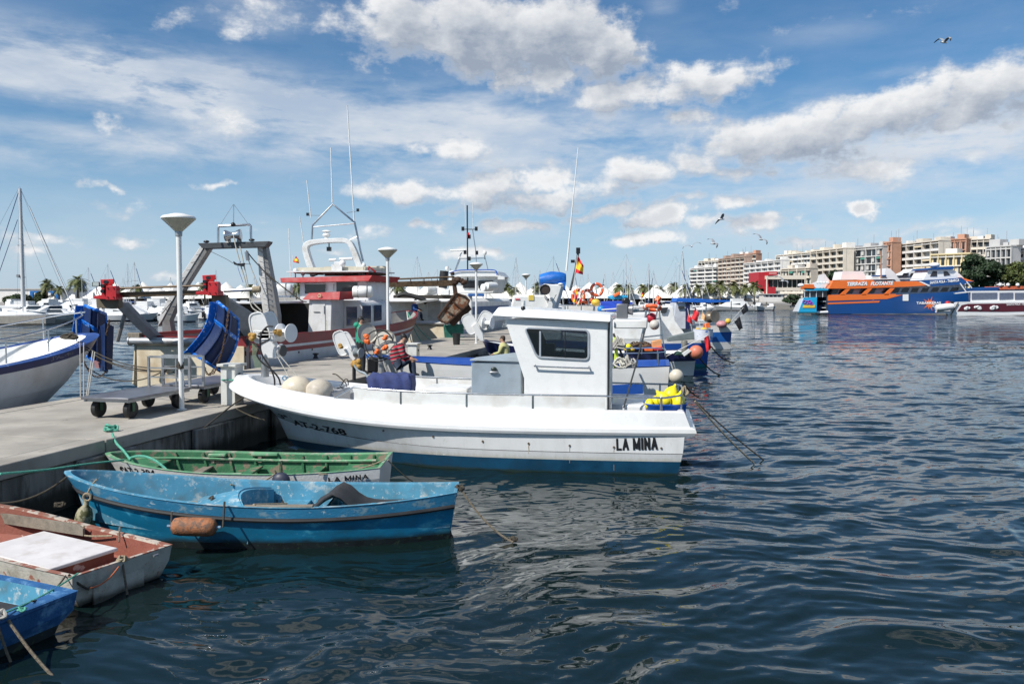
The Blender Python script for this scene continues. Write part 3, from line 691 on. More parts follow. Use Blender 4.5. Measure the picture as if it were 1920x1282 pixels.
SKN=mat('skiff_mid_blue',(.02,.10,.26),.6,wear2=((.20,.30,.42),10,.60),var=.2,scale=3,wear=(.12,.28,.48),wscale=5,wth=.58,wsoft=.08,bump=.4,bscale=22)
WOODG=mat('grey_wood',(.22,.19,.15),.8,var=.25,scale=5,stretch=(1,6,1),bump=.4,bscale=40)
def skiff(name,label,S,rz,L,hb,tr,zm,zb,zs,rail,outer,lower,inner,gun,nb=2.1,mbp=.8,wl=.85,tm=.45,fz=.12,rake=.12,railr=.028,railm=None,boot=.09):
    T=thing(name,label,'boat',S,rz)
    def r(xs,xb,h,z,zb_,zs_,t=tr): return dict(xs=xs,xb=xb,hb=h,tr=t,nb=nb,mb=mbp,z=z,zb=zb_,zs=zs_,tm=tm)
    rows=[r(rake*1.6,L*.86,hb*.3,-.25,0,0,tr*.8), r(rake,L*.90,hb*wl,-.01,0,0,tr*.9), r(rake*.8,L*.915,hb*(wl+.05),boot,.0,0,tr*.92),
          r(rake*.3,L*.975,hb*.97,rail,zb*.9,zs*.8), r(0,L,hb,zm,zb,zs), r(0,L,hb+.012,zm+.012,zb,zs), r(.045,L-.09,hb-.055,zm+.012,zb,zs), r(.05,L-.10,hb-.06,zm-.01,zb,zs),
          r(.10,L-.28,hb*.88,fz+.06,zb*.35,0), r(.14,L-.42,hb*.74,fz,zb*.25,0)]
    H=Hull(rows,30)
    mb=MB(); H.strips(mb,0,4,[2,2,1,0]); hull=mb.build('hull',[outer,lower,AFD],T,world=False,smooth=55)
    mb=MB(); H.strips(mb,4,7,[0,0,0]); mb.build('gunwale',[gun],T,world=False,smooth=30)
    mb=MB(); H.strips(mb,7,9,[0,0],floor=True); mb.build('inside',[inner],T,world=False,smooth=40)
    if railm:
        pts=[p+Vector((0,.012,0)) for p in H.line(3,1,0,1,30)]; m=MB(); m.tube(pts,railr,8); m.tube([Vector((p.x,-p.y,p.z)) for p in pts],railr,8); m.build('rub_rail',[railm],T,world=False)
    return T,H,hull
mat('rope_old',(.17,.14,.10),.9,var=.4,scale=40,bump=.8,bscale=120)
# --- blue skiff
BS=Vector((-.75,10.95,0)); BRZ=math.atan2(-.10,-5.4)
TB,HB,hb_=skiff('rowing_boat','worn light blue rowing boat with a black rubbing strip and an orange fender on its side','%',0,5.4,.74,.42,.56,.34,.09,.40,SKB,SKBL,SKBI,SKBI,nb=2.4,mbp=.62,wl=.82,railm=DARK,railr=.03) if 0 else skiff('rowing_boat','worn light blue rowing boat with a black rubbing strip along its side',BS,BRZ,5.4,.74,.42,.56,.34,.09,.40,SKB,SKBL,SKBI,SKBI,nb=2.4,mbp=.62,wl=.82,railm=DARK,railr=.03)
def bl(x,y,z): return frame(TB)@Vector((x,y,z))
# box deck and thwarts inside
MB().prism([(2.95,-.56,.34),(4.25,-.30,.34),(4.25,.30,.34),(2.95,.56,.34)],(0,0,.05)).build('fore_platform',[SKBI],TB,world=False,bevel=.01)
m=MB()
pts=[(2.75+.25*math.sin(pi*j/10),-.62+1.24*j/10,.50+.11*math.sin(pi*j/10)) for j in range(11)]
m.sheet([[Vector(p)-Vector((0,0,.42)) for p in pts],[Vector(p) for p in pts]],0,.05); m.build('curved_bulkhead',[SKBI],TB,world=False)
m=MB(); m.sheet([[Vector(p)+Vector((0,0,-.01)) for p in pts],[Vector(p)+Vector((.55,0,-.12)) for p in pts]],0,.03); m.build('fore_locker_top',[SKBI],TB,world=False)
MB().box((2.35,-.3,.30),(.34,.8,.05)).build('seat',[SKBI],TB,world=False,bevel=.01)
MB().prism([(.35,-.36,.32),(1.65,-.5,.32),(1.65,.5,.32),(.35,.36,.32)],(0,0,.04)).build('stern_platform',[SKBI],TB,world=False,bevel=.01)
MB().box((1.75,0,.32),(.05,1.2,.30)).build('bulkhead',[SKBI],TB,world=False,bevel=.01)
MB().box((2.3,.66,.575),(.9,.10,.035)).build('oarlock_pad',[WOODG],TB,world=False,bevel=.008)
bvb=bvh_of(hb_)
c,a,b=hit(bvb,148,909),hit(bvb,124,901),hit(bvb,172,918)
print('aux',a,c,b)
if a and b: c=(a+b)/2
if a and b: letters_fit('AUX - PLAYA DEL PINET',hb_,c,a,b,(b-a).length*1.05,.062,LETB,bvb,bold=.0,name='name_lettering')
# rubber mat slumped over the after thwart
g=[]
for i in range(15):
    u=i/14; x=2.0-1.55*u; z=.40+.20*math.exp(-((u-.22)/.13)**2)-.02*u+.02*math.sin(9*u)
    g.append([bl(x,-.46+.85*j/6,z+.025*math.sin(3*j+5*u)+(.05 if j==6 and u<.4 else 0)) for j in range(7)])
m=MB(); m.sheet(g,0,.018); solo(m,'rubber_mat',[mat('rubber_mat',(.03,.03,.032),.75,var=.3,bump=.3)],'dark grey rubber mat slumped over the stern end of the light blue rowing boat','mat',smooth=60)
# rope heap on the fore platform
def rope_heap(c,rx,ry,r,mt,label,n=60,seed=1,name='rope_coil',cat='rope',rz=0,h=.12):
    rg=random.Random(seed); ps=[]
    a=0
    for i in range(n):
        a+=rg.uniform(.5,1.1); q=rg.uniform(.35,1.0)
        x=rx*q*math.cos(a); y=ry*q*math.sin(a)
        ps.append(Vector(c)+Vector((x*math.cos(rz)-y*math.sin(rz),x*math.sin(rz)+y*math.cos(rz),rg.uniform(.0,h)*(1.2-q)+r)))
    return solo(MB().tube(smooth_path(ps,4),r,6),name,[mt],label,cat)
rope_heap(bl(3.5,.05,.385),.42,.30,.012,ROPE,'tan rope lying loose on the fore platform of the light blue rowing boat',40,2)
rope_heap(bl(3.25,.12,.40),.26,.16,.022,ROPED,'dark knotted heavy rope heap on the tan rope in the light blue rowing boat',46,5,h=.2)
rope(bl(4.1,.3,.42),bl(4.85,.30,.80),-.02,.012,[ROPE],'tan line running from the rope heap up to the light blue boat\'s bow rail',n=8)
rope(bl(2.45,-.3,.36),bl(2.62,.66,.60),-.0,.016,[ROPE],'tan line across the seat of the light blue rowing boat',n=6)
# fenders on its near side
def fender(c,ax,L,r,mt,label,name='fender',cat='fender',collar=True):
    c=Vector(c); ax=Vector(ax).normalized(); T=thing(name,label,cat,c)
    MB().lathe([(0,-L/2),(r*.5,-L/2+.01),(r*.88,-L/2+r*.35),(r,-L/2+r),(r,L/2-r),(r*.88,L/2-r*.35),(r*.5,L/2-.01),(0,L/2)],c,axis=ax,n=20).build('body',[mt],T,smooth=70)
    m=MB(); 
    for s in (-1,1): m.tube([c+ax*s*(L/2-.01),c+ax*s*(L/2+.05)],.02,8)
    m.build('eye',[mat('dull_blue_plastic',(.15,.25,.35),.5)],T)
    return T
RUSTF=mat('fender_brown_orange',(.33,.13,.055),.7,var=.25,scale=9,wear=(.16,.09,.06),wscale=14,wth=.52,wsoft=.06,bump=.5,bscale=60)
pf=D(364,987,10.02)
fender(pf,(1,.02,-.03),px2m(86,10.0),px2m(17.5,10.0),RUSTF,'rusty orange cylinder fender hanging on the side of the light blue rowing boat')
rope(D(321,985,10.0),D(322,960,10.12),0,.012,[ROPED],'short dark tie at the left end of the rusty orange fender',name='fender_rope',n=3)
rope(D(418,988,10.0),D(421,940,10.13),0,.014,[ROPED],'dark tie holding the right end of the rusty orange fender',name='fender_rope',n=3)
# jug fender at the bow
pj=D(158,966,10.45); T=thing('jug_fender','mossy plastic jug hung as a float at the bow of the light blue rowing boat','fender',pj)
s=px2m(1,10.45)
MB().lathe([(0,-22*s),(13*s,-21*s),(16*s,-16*s),(15*s,2*s),(12*s,12*s),(5*s,20*s),(4*s,30*s),(0,30*s)],pj,axis=(.18,0,1),n=18).build('body',[mat('mossy_plastic',(.34,.31,.20),.7,var=.2,scale=8,wear=(.09,.09,.03),wscale=9,wth=.5,wsoft=.05)],T,smooth=60)
MB().torus(pj+Vector((.18*34*s,0,35*s)),7*s,2.2*s,axis=(0,1,0),n=16).build('ring',[ROPE],T)
rope(pj+Vector((6*s,0,40*s)),bl(4.78,.36,.87),-.03,.011,[ROPE],'grey line from the mossy jug float to the light blue bow',n=8)
# --- green and white skiff
GS=Vector((-2.05,12.92,0)); GRZ=math.atan2(.03,-4.6)
TG,HG,hg_=skiff('rowing_boat','small wooden rowing boat, worn green inside and white outside with LA MINA lettering',GS,GRZ,4.62,.88,.72,.57,.17,.06,.42,SKW,SKW,SKG,SKGT,nb=2.2,mbp=.75,wl=.8,rake=.05,tm=.5)
for s in (-1,1):
    for k in range(9):
        t=.06+.095*k
        a=HG.pt(7,t,s); b=HG.pt(8,t,s)
        MB().tube([a+Vector((0,-s*.015,-.01)),a.lerp(b,.6)+Vector((0,-s*.02,0)),b+Vector((0,-s*.02,.0))],.024,5).build('rib',[SKG],TG,world=False)
    m=MB(); q=[HG.pt(7,.05+.9*j/14,s)+Vector((0,-s*.05,-.10)) for j in range(15)]
    m.tube(q,.022,5); m.build('stringer',[SKGT],TG,world=False)
for x,w_ in ((1.25,.17),(2.35,.17),(3.2,.16)):
    MB().box((x,0,.36),(w_,1.5,.035)).build('thwart',[WOODG if x>3 else SKG],TG,world=False,bevel=.008)
for (x,y,l) in ((2.25,-.80,.46),(3.05,-.74,.30),(2.3,.80,.4)):
    MB().box((x,y,.565),(l,.10,.05)).build('oarlock_block',[SKGT],TG,world=False,bevel=.012)
    MB().box((x+.08,y*.985,.50),(.06,.05,.14)).build('knee',[WOODG],TG,world=False)
for k in range(7): MB().box((2.2,-.42+.14*k,.14),(3.0,.115,.02)).build('floor_board',[SKG if k%3 else WOODG],TG,world=False,bevel=.004)
m=MB(); m.prism([(3.75,-.56,.50),(4.38,-.1,.60),(4.38,.1,.60),(3.75,.56,.50)],(0,0,.03)); m.build('bow_deck',[SKG],TG,world=False)
m=MB(); m.prism([(.06,-.6,.40),(.75,-.74,.40),(.75,.74,.40),(.06,.6,.40)],(0,0,.03)); m.build('stern_seat',[SKG],TG,world=False)
bvg=bvh_of(hg_)
a,c,b=hit(bvg,614,899),hit(bvg,653,896),hit(bvg,692,892)
print('grn',a,c,b)
if a and b and c: block_letters('LA MINA',hg_,c,a,b,(b-a).length*1.0,.082,.020,LETB,bvg,name='name_lettering')
a,c,b=hit(bvg,222,878),hit(bvg,253,883),hit(bvg,284,887)
if a and b and c: letters_fit('4ªAT-2-394',hg_,c,a,b,(b-a).length*1.02,.105,LETB,bvg,bold=.02,name='registration_lettering')
# round fender on its near side
p=D(527,901,11.93); T=thing('round_fender','small dark round fender on the side of the green rowing boat','fender',p)
MB().ell(p,(.14,.09,.13)).build('body',[mat('dark_fender',(.03,.035,.06),.5)],T); MB().tube([p+Vector((0,0,.1)),p+Vector((0,.05,.3))],.012,6).build('tie',[ROPED],T)
for dx,lb in ((-6,'left'),(8,'right')):
    rope(D(522+dx,882,12.0),D(524+dx*.6,952,11.45),0,.011,[ROPED],f'dark vertical line between the green and light blue boats, {lb} of two',n=4)
rope(D(519,885,12.0),D(432,908,11.5),.1,.012,[ROPE],'tan line from the green boat to the light blue boat\'s curved bulkhead')
rope(D(722,861,12.6),D(598,889,12.1),.06,.011,[ROPE],'tan line lying across the stern of the green boat')
rope(D(727,862,12.6),P(786,909,0.03),.04,.012,[ROPE],'tan line dropping from the green boat\'s stern into the water')
# --- red and white dinghy
RS=Vector((-4.30,8.73,0)); RRZ=math.atan2(.47,-.88)
TR,HR,hr_=skiff('dinghy','peeling off-white dinghy with red-brown inside at the lower left','%',0,3.5,.66,.93,.37,.20,0,.2,SKRW,SKRW,SKR,SKRT) if 0 else skiff('dinghy','peeling off-white dinghy with a red-brown inside and white seat board',RS,RRZ,3.5,.66,.93,.37,.22,0,.2,SKRW,SKRW,SKR,SKRT,nb=2.4,mbp=.6,wl=.84,rake=.10,fz=.06,boot=.015)
def rl(x,y,z): return frame(TR)@Vector((x,y,z))
MB().box((1.35,.06,.30),(1.45,.84,.045)).build('seat_board',[mat('seat_white',(.66,.63,.62),.6,var=.06,dirt=(.5,.45,.42),dscale=5)],TR,world=False,bevel=.012)
MB().box((1.35,.06,.20),(1.38,.78,.14)).build('seat_box',[SKR],TR,world=False)
MB().box((.33,0,.16),(.30,1.05,.05)).build('stern_seat',[SKRW],TR,world=False,bevel=.01)
m=MB(); m.prism([(1.5,-.53,.30),(3.3,-.34,.30),(3.3,-.34,.43),(1.62,-.53,.43),(1.5,-.53,.39)],(0,.03,0)); m.build('side_board',[WOODG],TR,world=False)
MB().box((.045,.05,.10),(.03,.62,.30)).build('motor_pad',[SKRW],TR,world=False,bevel=.01)
for q,(y,z) in enumerate(((-.4,.33),(.35,.2))): MB().tube([(-.03,y,z),(-.03,y+.06,z)],.015,6).build('cleat',[GALV],TR,world=False)
rope(rl(.03,.02,.39),rl(-.09,.03,-.12),-.02,.014,[MATS['rope_old']],'thick tan rope end hanging down the middle of the off-white dinghy\'s stern',n=5)
rope_heap(rl(.02,.02,.36),.07,.06,.012,ROPE,'small knot of tan rope on the off-white dinghy\'s transom',26,8,h=.08)
rope(rl(-.03,.1,.34),rl(-.05,.45,.22),.05,.009,[mat('rope_orange',(.45,.12,.05),.8)],'thin orange line drooping across the off-white transom')
rope(rl(-.03,.45,.2),rl(.05,.62,.40),.02,.012,[ROPED],'dark line over the near corner of the off-white dinghy')
rope(D(158,985,9.9),rl(1.0,-.55,.36),.02,.011,[ROPE],'tan line from the mossy jug float to the off-white dinghy',mid=[D(157,1003,9.9)])
rope(rl(.80,-.5,.33),rl(1.0,-.66,.44),-.05,.012,[MATS['rope_old']],'frayed tan tie over the far gunwale of the off-white dinghy',n=6)
# --- blue dinghy in the corner
CS=Vector((-4.53,7.20,0)); CRZ=math.atan2(.37,-.93)
TC,HC,hc_=skiff('dinghy','mid blue dinghy cut off by the lower left corner',CS,CRZ,3.2,.64,.95,.38,.2,0,.2,SKN,SKN,SKBI,SKN,nb=2.4,mbp=.6,wl=.8,rake=.12,fz=.1)
MB().box((.10,0,.37),(.2,1.12,.05)).build('transom_cap',[SKN],TC,world=False,bevel=.02)
m=MB()
MB().box((1.2,0,.2),(1.5,.9,.03)).build('bottom_board',[mat('rubber_mat',(1,1,1))],TC,world=False)
def cl(x,y,z): return frame(TC)@Vector((x,y,z))
rope_heap(cl(.06,.18,.40),.11,.09,.016,mat('rope_grey',(.38,.36,.32),.9,var=.2,scale=30),'grey rope knot on the blue dinghy\'s transom',34,9,h=.1)
rope(cl(-.02,.12,.38),P(104,1272,-.03),.03,.014,[mat('rope_old',(.17,.14,.10),.9,var=.4,scale=40,bump=.8,bscale=120)],'thick twisted rope from the blue dinghy running into the water',n=12)
rope(cl(-.02,.22,.38),P(25,1250,-.03),.03,.013,[MATS['rope_old']],'thick rope dropping straight down from the blue dinghy\'s knot',n=8)
rope(cl(.05,.1,.43),rl(.0,.55,.40),.03,.010,[ROPEG],'thin green line tying the blue dinghy to the off-white dinghy')
rope(cl(.1,-.2,.42),rl(.1,.62,.38),.06,.009,[ROPED],'thin dark line between the blue dinghy and the off-white dinghy')
rope_heap(cl(-.01,-.02,.40),.06,.05,.009,ROPEG,'small green knot on the blue dinghy\'s transom',18,10,h=.05)
# --- mooring lines of the foreground
rope(D(1303,752,14.9),P(1414,868,0),.05,.018,[ROPE],'tan line from the LA MINA cabin boat\'s stern into the water, nearer of two')
rope(D(1300,748,15.6),P(1432,862,0),.04,.014,[ROPED],'dark line from the LA MINA cabin boat\'s stern into the water, farther of two')
rope(D(863,915,10.9),P(962,1016,0),.10,.015,[MATS['rope_old']],'mossy tan line from the light blue boat\'s stern into the water')
rope_heap(P(962,1014,0.0),.05,.05,.02,ROPED,'weed clump where the light blue boat\'s line enters the water',14,12,h=.06,name='weed_clump',cat='weed')
rope_heap(D(861,915,10.95)-Vector((0,0,.05)),.07,.09,.02,ROPED,'dark rope knot around the stern post of the light blue boat',24,13,h=.12)
rope(D(0,888,9.9),D(232,862,12.4),.03,.016,[ROPEG],'green line from the left edge to the green boat\'s bow',mid=[D(90,880,10.8),D(160,870,11.6)])
rope(D(210,812,13.35),D(245,862,12.7),-.02,.020,[ROPEG],'thick green rope from the pier cleat down to the green boat\'s bow',mid=[D(218,830,13.2),D(232,845,12.9)])
rope(D(245,858,12.7),D(312,880,12.4),-.10,.020,[ROPEG],'green rope looping over the green boat\'s foredeck')
rope_heap(P(208,808,HP)+Vector((0,0,0)),.14,.11,.02,ROPEG,'green rope tangle around the pier cleat',30,14,h=.16)
rope(D(0,943,10.6),bl(5.33,0,.86),.10,.013,[ROPED],'dark line from the left edge to the light blue boat\'s bow')
rope_heap(D(112,952,10.7),.10,.05,.014,ROPED,'dark knot in the line left of the light blue boat\'s bow',20,15,h=.1)
rope(D(521,728,16.75),P(384,801,HP),.10,.016,[ROPED],'black bow line from the LA MINA cabin boat to the pier edge',mid=[D(492,727,16.7),D(462,742,16.6),D(432,762,16.6)])
rope(D(533,727,16.7),D(539,742,16.55),0,.035,[ROPED],'black rope tail over the rail near the LA MINA cabin boat\'s bow',n=3)
rope(P(443,766,HP),D(496,787,17.0),.03,.011,[ROPE],'thin brown line from the pier to the LA MINA cabin boat\'s stem')
# ------------------------------------------------------------ things lying in the LA MINA boat
def ball(c,r,mt,label,name='buoy',cat='buoy',eye=True,sq=1.0,group=None):
    T=thing(name,label,cat,Vector(c)-Vector((0,0,r)),group=group)
    MB().ell(c,(r,r,r*sq),22,14).build('ball',[mt],T,smooth=180)
    if eye: MB().torus(Vector(c)+Vector((-r*.75,-r*.2,r*.72)),r*.13,r*.05,axis=(0,1,0),n=10).build('eye',[mat('dull_blue_plastic',(1,1,1))],T)
    return T
ball(D(557,729,16.7),px2m(29,16.7),BUOY,'big cream ball buoy inside the bow of the LA MINA cabin boat, left of two',sq=.85)
ball(D(599,732,16.6),px2m(26,16.6),mat('buoy_cream_dirty',(.55,.49,.40),.5,var=.1,dirt=(.3,.25,.2),dscale=5),'dirtier cream ball buoy behind the first one in the LA MINA cabin boat',sq=.85,eye=False)
# grey storage box with its lid ajar
GBX=mat('grey_box_paint',(.33,.39,.44),.45,var=.05,dirt=(.24,.27,.3),dscale=2)
d=15.75; c0=D(884,745,d); c1=D(977,745,d)
T=thing('storage_box','grey painted storage box with its lid ajar, in front of the LA MINA cabin','box',((c0+c1)/2).to_tuple()[:2]+(1.0,))
x0,x1=c0.x,c1.x; zt=D(930,679,d).z
MB().prism([(x0,d,1.0),(x1,d,1.0),(x1,d,zt),(x0,d,zt)],(.10,.62,0)).build('box_body',[GBX],T,bevel=.012)
MB().prism([(x0-.03,d-.03,zt+.03),(x1+.04,d-.03,zt-.0),(x1+.14,d+.66,zt+.15),(x0+.07,d+.66,zt+.02)],(0,0,.03)).build('lid',[GBX],T,bevel=.006)
hx=D(926,692,d-.02); MB().ell(hx,(.06,.035,.045),12,8).build('latch',[mat('dark_green_latch',(.02,.035,.03),.4)],T); MB().ell(hx-Vector((0,.01,.06)),(.10,.03,.025),12,6).build('handle',[GALV],T)
# covered box cloth
g=[];d0=16.9
BC=mat('navy_cloth',(.035,.05,.15),.9,var=.2,scale=6,bump=.5,bscale=30)
cx0=D(734,712,d0)
for i in range(15):
    u=i/14; row=[]
    for j in range(13):
        a=j/12; prof=[(-.36,-.26),(-.345,-.12),(-.33,.02),(-.30,.10),(-.2,.135),(-.1,.14),(0,.14),(.1,.14),(.2,.135),(.30,.10),(.33,.02),(.345,-.12),(.36,-.3)][j]
        sidef=max(0,1-abs(u-.5)*2); k=1 if sidef>.12 else .86+sidef
        zz=prof[1]*(1 if sidef>.1 else (.72 if prof[1]>0 else 1)); row.append(Vector((cx0.x-.47+.94*u+.022*math.sin(1.9*j+2.2*i),cx0.y+prof[0]*k+.03*math.sin(1.7*i+j*.6)*(1 if abs(prof[0])>.28 else .2),cx0.z+zz+(.02*math.sin(1.3*i+j*.9)+.012*math.sin(3.1*i)+.035*math.sin(1.1*i)*(abs(j-6)>5)))))
    g.append(row)
m=MB(); m.sheet(g,0,.012)
for u in (0,-1): r_=g[u]; m.add(r_,[tuple(range(len(r_)))])
solo(m,'blue_cloth',[BC],'faded navy cloth draped over the engine box of the LA MINA cabin boat','cloth',smooth=70)
# small grapnel and bits
T=thing('grapnel','dark grapnel and hose end lying on the LA MINA cabin boat\'s foredeck','anchor',D(640,735,16.3))
m=MB(); at_tube([(624,701,17.2),(632,703,17.0),(648,718,16.6),(650,724,16.5)],16.5,.014,m,6,sm=True); at_tube([(640,722),(646,712),(652,712),(653,722)],16.5,.012,m,6,sm=True); m.build('line',[ROPED],T)
m=MB()
for a in ((632,728,650,721),(636,722,648,732),(626,727,644,727)): at_tube([a[:2],a[2:]],16.4,.022,m,6)
m.build('hook',[GALV],T)
# tub of yellow floats
d=15.2; pc=D(1247,770,d); T=thing('fish_tub','bright blue oval plastic tub at the stern of the LA MINA cabin boat','tub',(pc.x,pc.y,1.02))
W_=px2m(38,d); zt=D(1247,758,d).z; zb=D(1247,781,d).z-.12
rings=[]
for (k,z) in ((.86,zb),(.9,zb+.02),(1.0,zt),(1.06,zt+.02),(1.06,zt+.04),(.98,zt+.04),(.88,zb+.05)):
    rings.append([Vector((pc.x+W_*k*math.copysign(abs(math.cos(a))**.6,math.cos(a)),pc.y+.33*k*math.copysign(abs(math.sin(a))**.6,math.sin(a)),z)) for a in np.linspace(0,2*pi,32,endpoint=False)])
MB().loft(rings).build('tub_shell',[BLUT],T,smooth=50)
def float_(px,py,dd,tilt,r,label,gr='yellow floats heaped in the blue tub'):
    c=D(px,py,dd); ax=Vector((math.sin(R(tilt)),.2,math.cos(R(tilt))))
    T=thing('float',label,'float',c,group=gr); s=r
    MB().lathe([(0,-1.25*s),(.55*s,-1.15*s),(.95*s,-.6*s),(1.0*s,0),(.85*s,.6*s),(.45*s,1.1*s),(.22*s,1.3*s),(.2*s,1.55*s),(0,1.6*s)],c,axis=ax,n=16).build('body',[YEL],T,smooth=60)
    MB().torus(c+ax.normalized()*1.5*s,.16*s,.05*s,axis=(1,0,0),n=10).build('eye',[YEL],T)
float_(1244,748,15.05,-40,.13,'yellow float lying towards the left front of the blue tub')
float_(1257,739,15.2,30,.135,'tallest yellow float standing up in the middle of the blue tub')
float_(1272,752,15.05,15,.125,'yellow float leaning at the right end of the blue tub')
float_(1232,752,15.2,-75,.11,'pale yellow float half sunk at the back left of the blue tub')
float_(1217,757,15.1,10,.085,'small yellow float at the left end of the blue tub')
float_(1266,744,15.35,-10,.12,'yellow float at the back right of the blue tub')
rope_heap(D(1283,744,15.3),.09,.07,.017,ROPE,'tan rope knotted on the stern rail above the blue tub',24,21,h=.25)
# ------------------------------------------------------------ net haulers
HW=mat('hauler_white',(.76,.76,.75),.35,var=.04,dirt=(.6,.58,.54),dscale=3)
RAG=mat('rag_ochre',(.42,.24,.06),.9,var=.3,scale=14,bump=.8,bscale=25)
def knobbly(c,r,mt,par,name='rag_wrap',seed=0):
    rg=random.Random(seed); m=MB()
    for i in range(7): m.ell(Vector(c)+Vector((rg.uniform(-1,1),rg.uniform(-.6,.6),rg.uniform(-1,1)))*r*.45,(r*rg.uniform(.45,.7),r*.5,r*rg.uniform(.45,.7)),10,7)
    return m.build(name,[mt],par,smooth=180)
def rplate(c,w,h,tilt,th,mt,par,name,yaw=0,lip=.02):
    """rounded plate with a raised rim, centre c"""
    M=Matrix.Rotation(yaw,3,'Z')@Matrix.Rotation(tilt,3,'Y'); out=[]
    for k in range(28):
        a=2*pi*k/28; out.append((w/2*math.copysign(abs(math.cos(a))**.55,math.cos(a))*(1-.12*math.sin(a)),h/2*math.copysign(abs(math.sin(a))**.55,math.sin(a))))
    f=[Vector(c)+M@Vector((x,0,z)) for x,z in out]; m=MB(); m.prism(f,M@Vector((0,th,0))); 
    m.tube([p for p in f],lip,6,closed=True); return m.build(name,[mt],par,smooth=45)
def spool(c,ax,r,w,par,mt,name='spool'):
    ax=Vector(ax).normalized()
    return MB().lathe([(0,-w/2),(r*.25,-w/2),(r,-w/2-.0),(r,-w/2+.02),(r*.8,-w/2+.05),(r*.42,-w/2+.09),(r*.42,w/2-.09),(r*.8,w/2-.05),(r,w/2-.02),(r,w/2),(r*.25,w/2),(0,w/2)],c,axis=ax,n=26).build(name,[mt],par,smooth=40)
d=17.3
NH=MB().tube([D(497,706,d),D(497,668,d)],.085,14).build('net_hauler',[GALV],LAM)
rplate(D(486,614,d),px2m(32,d),px2m(56,d),R(-14),.05,HW,NH,'shield')
rplate(D(508,608,d+.35),px2m(26,d),px2m(46,d),R(-14),.05,HW,NH,'shield')
MB().prism([D(484,640,d-.05),D(491,634,d-.05),D(503,634,d-.05),D(517,650,d-.05),D(518,672,d-.05),D(494,672,d-.05),D(487,655,d-.05)],(0,.32,0)).build('motor_housing',[HW],NH,bevel=.02)
MB().prism([D(478,628,d),D(500,612,d),D(516,640,d),D(500,650,d)],(0,.25,0)).build('arm',[HW],NH,bevel=.02)
spool(D(536,624,d),(1,-.45,0),px2m(17.5,d),.30,NH,HW)
spool(D(522,657,d+.05),(1,-.35,0),px2m(11,d),.26,NH,mat('spool_dark',(.05,.05,.05),.5))
MB().lathe([(0,0),(px2m(13,d),0),(px2m(13,d),.02),(px2m(9,d),.06),(0,.06)],D(526,657,d+.1),axis=(1,-.35,0),n=20).build('spool_flange',[HW],NH)
knobbly(D(474,632,d-.1),.11,RAG,NH,seed=1); knobbly(D(520,622,d-.15),.10,RAG,NH,seed=2)
at_tube([(476,622),(478,620),(516,623)],d-.12,.014).build('guard_wire',[GALV],NH); at_tube([(478,628),(515,627)],d-.12,.010).build('guard_wire',[GALV],NH)
for k,pts in enumerate(([(512,612),(500,613),(489,628),(488,650),(493,668),(506,688),(514,708),(515,722)],[(486,652),(482,666),(492,680),(508,692),(522,708),(526,722)],[(505,636),(490,644),(485,652)])):
    at_tube(pts,d-.25+.1*k,.019,sm=True).build('hose',[DARK],NH)
m=MB()
for k in range(7): at_tube([(473+k*1.2,644),(474+k*1.6,670),(479+k*2.2,690)],d-.05,.006,m,4)
m.build('net_twine',[mat('net_green',(.30,.38,.24),.9)],NH)
for a,b in (((520,668),(545,712)),((526,668),(562,710))): at_tube([a,b],d-.2,.011,n=6).build('line',[ROPEW],NH)
# ------------------------------------------------------------ pedestals, trolleys, lamps
def pedestal(px,dist,label,w=.36,h=.84):
    b=P(px,HOR+2.36*F/dist,HP); T=thing('service_pedestal',label,'pedestal',b,PRZ)
    MB().box((0,0,h/2),(w*.86,w*.86,h)).build('column',[mat('pedestal_paint',(.60,.60,.56),.6,var=.06,dirt=(.4,.39,.35),dscale=4)],T,world=False,bevel=.01)
    MB().box((0,0,h+.03),(w*1.15,w*1.15,.06)).build('cap',[mat('pedestal_paint',(1,1,1))],T,world=False,bevel=.01)
    MB().lathe([(0,0),(.03,0),(.03,.02),(0,.02)],(0,-w*.43-.001,h*.8),axis=(0,-1,0),n=10).build('socket',[BLK],T,world=False)
    return T
p1=pedestal(436,17.45,'white service pedestal on the pier beside the LA MINA cabin boat\'s bow',.40,.84)
MB().torus((0,0,.56),.225,.014,n=20).build('green_tie',[ROPEG],p1,world=False)
MB().box((-.10,-.25,.36),(.09,.08,.13)).build('padlock',[mat('navy_plastic',(.01,.03,.15),.4)],p1,world=False,bevel=.01)
pedestal(776,25.2,'white service pedestal on the pier beside the seated man in stripes',.34,.84)
TDK=mat('trolley_deck',(.23,.23,.25),.35,.6,var=.25,scale=2,dirt=(.12,.12,.12),dscale=1.5)
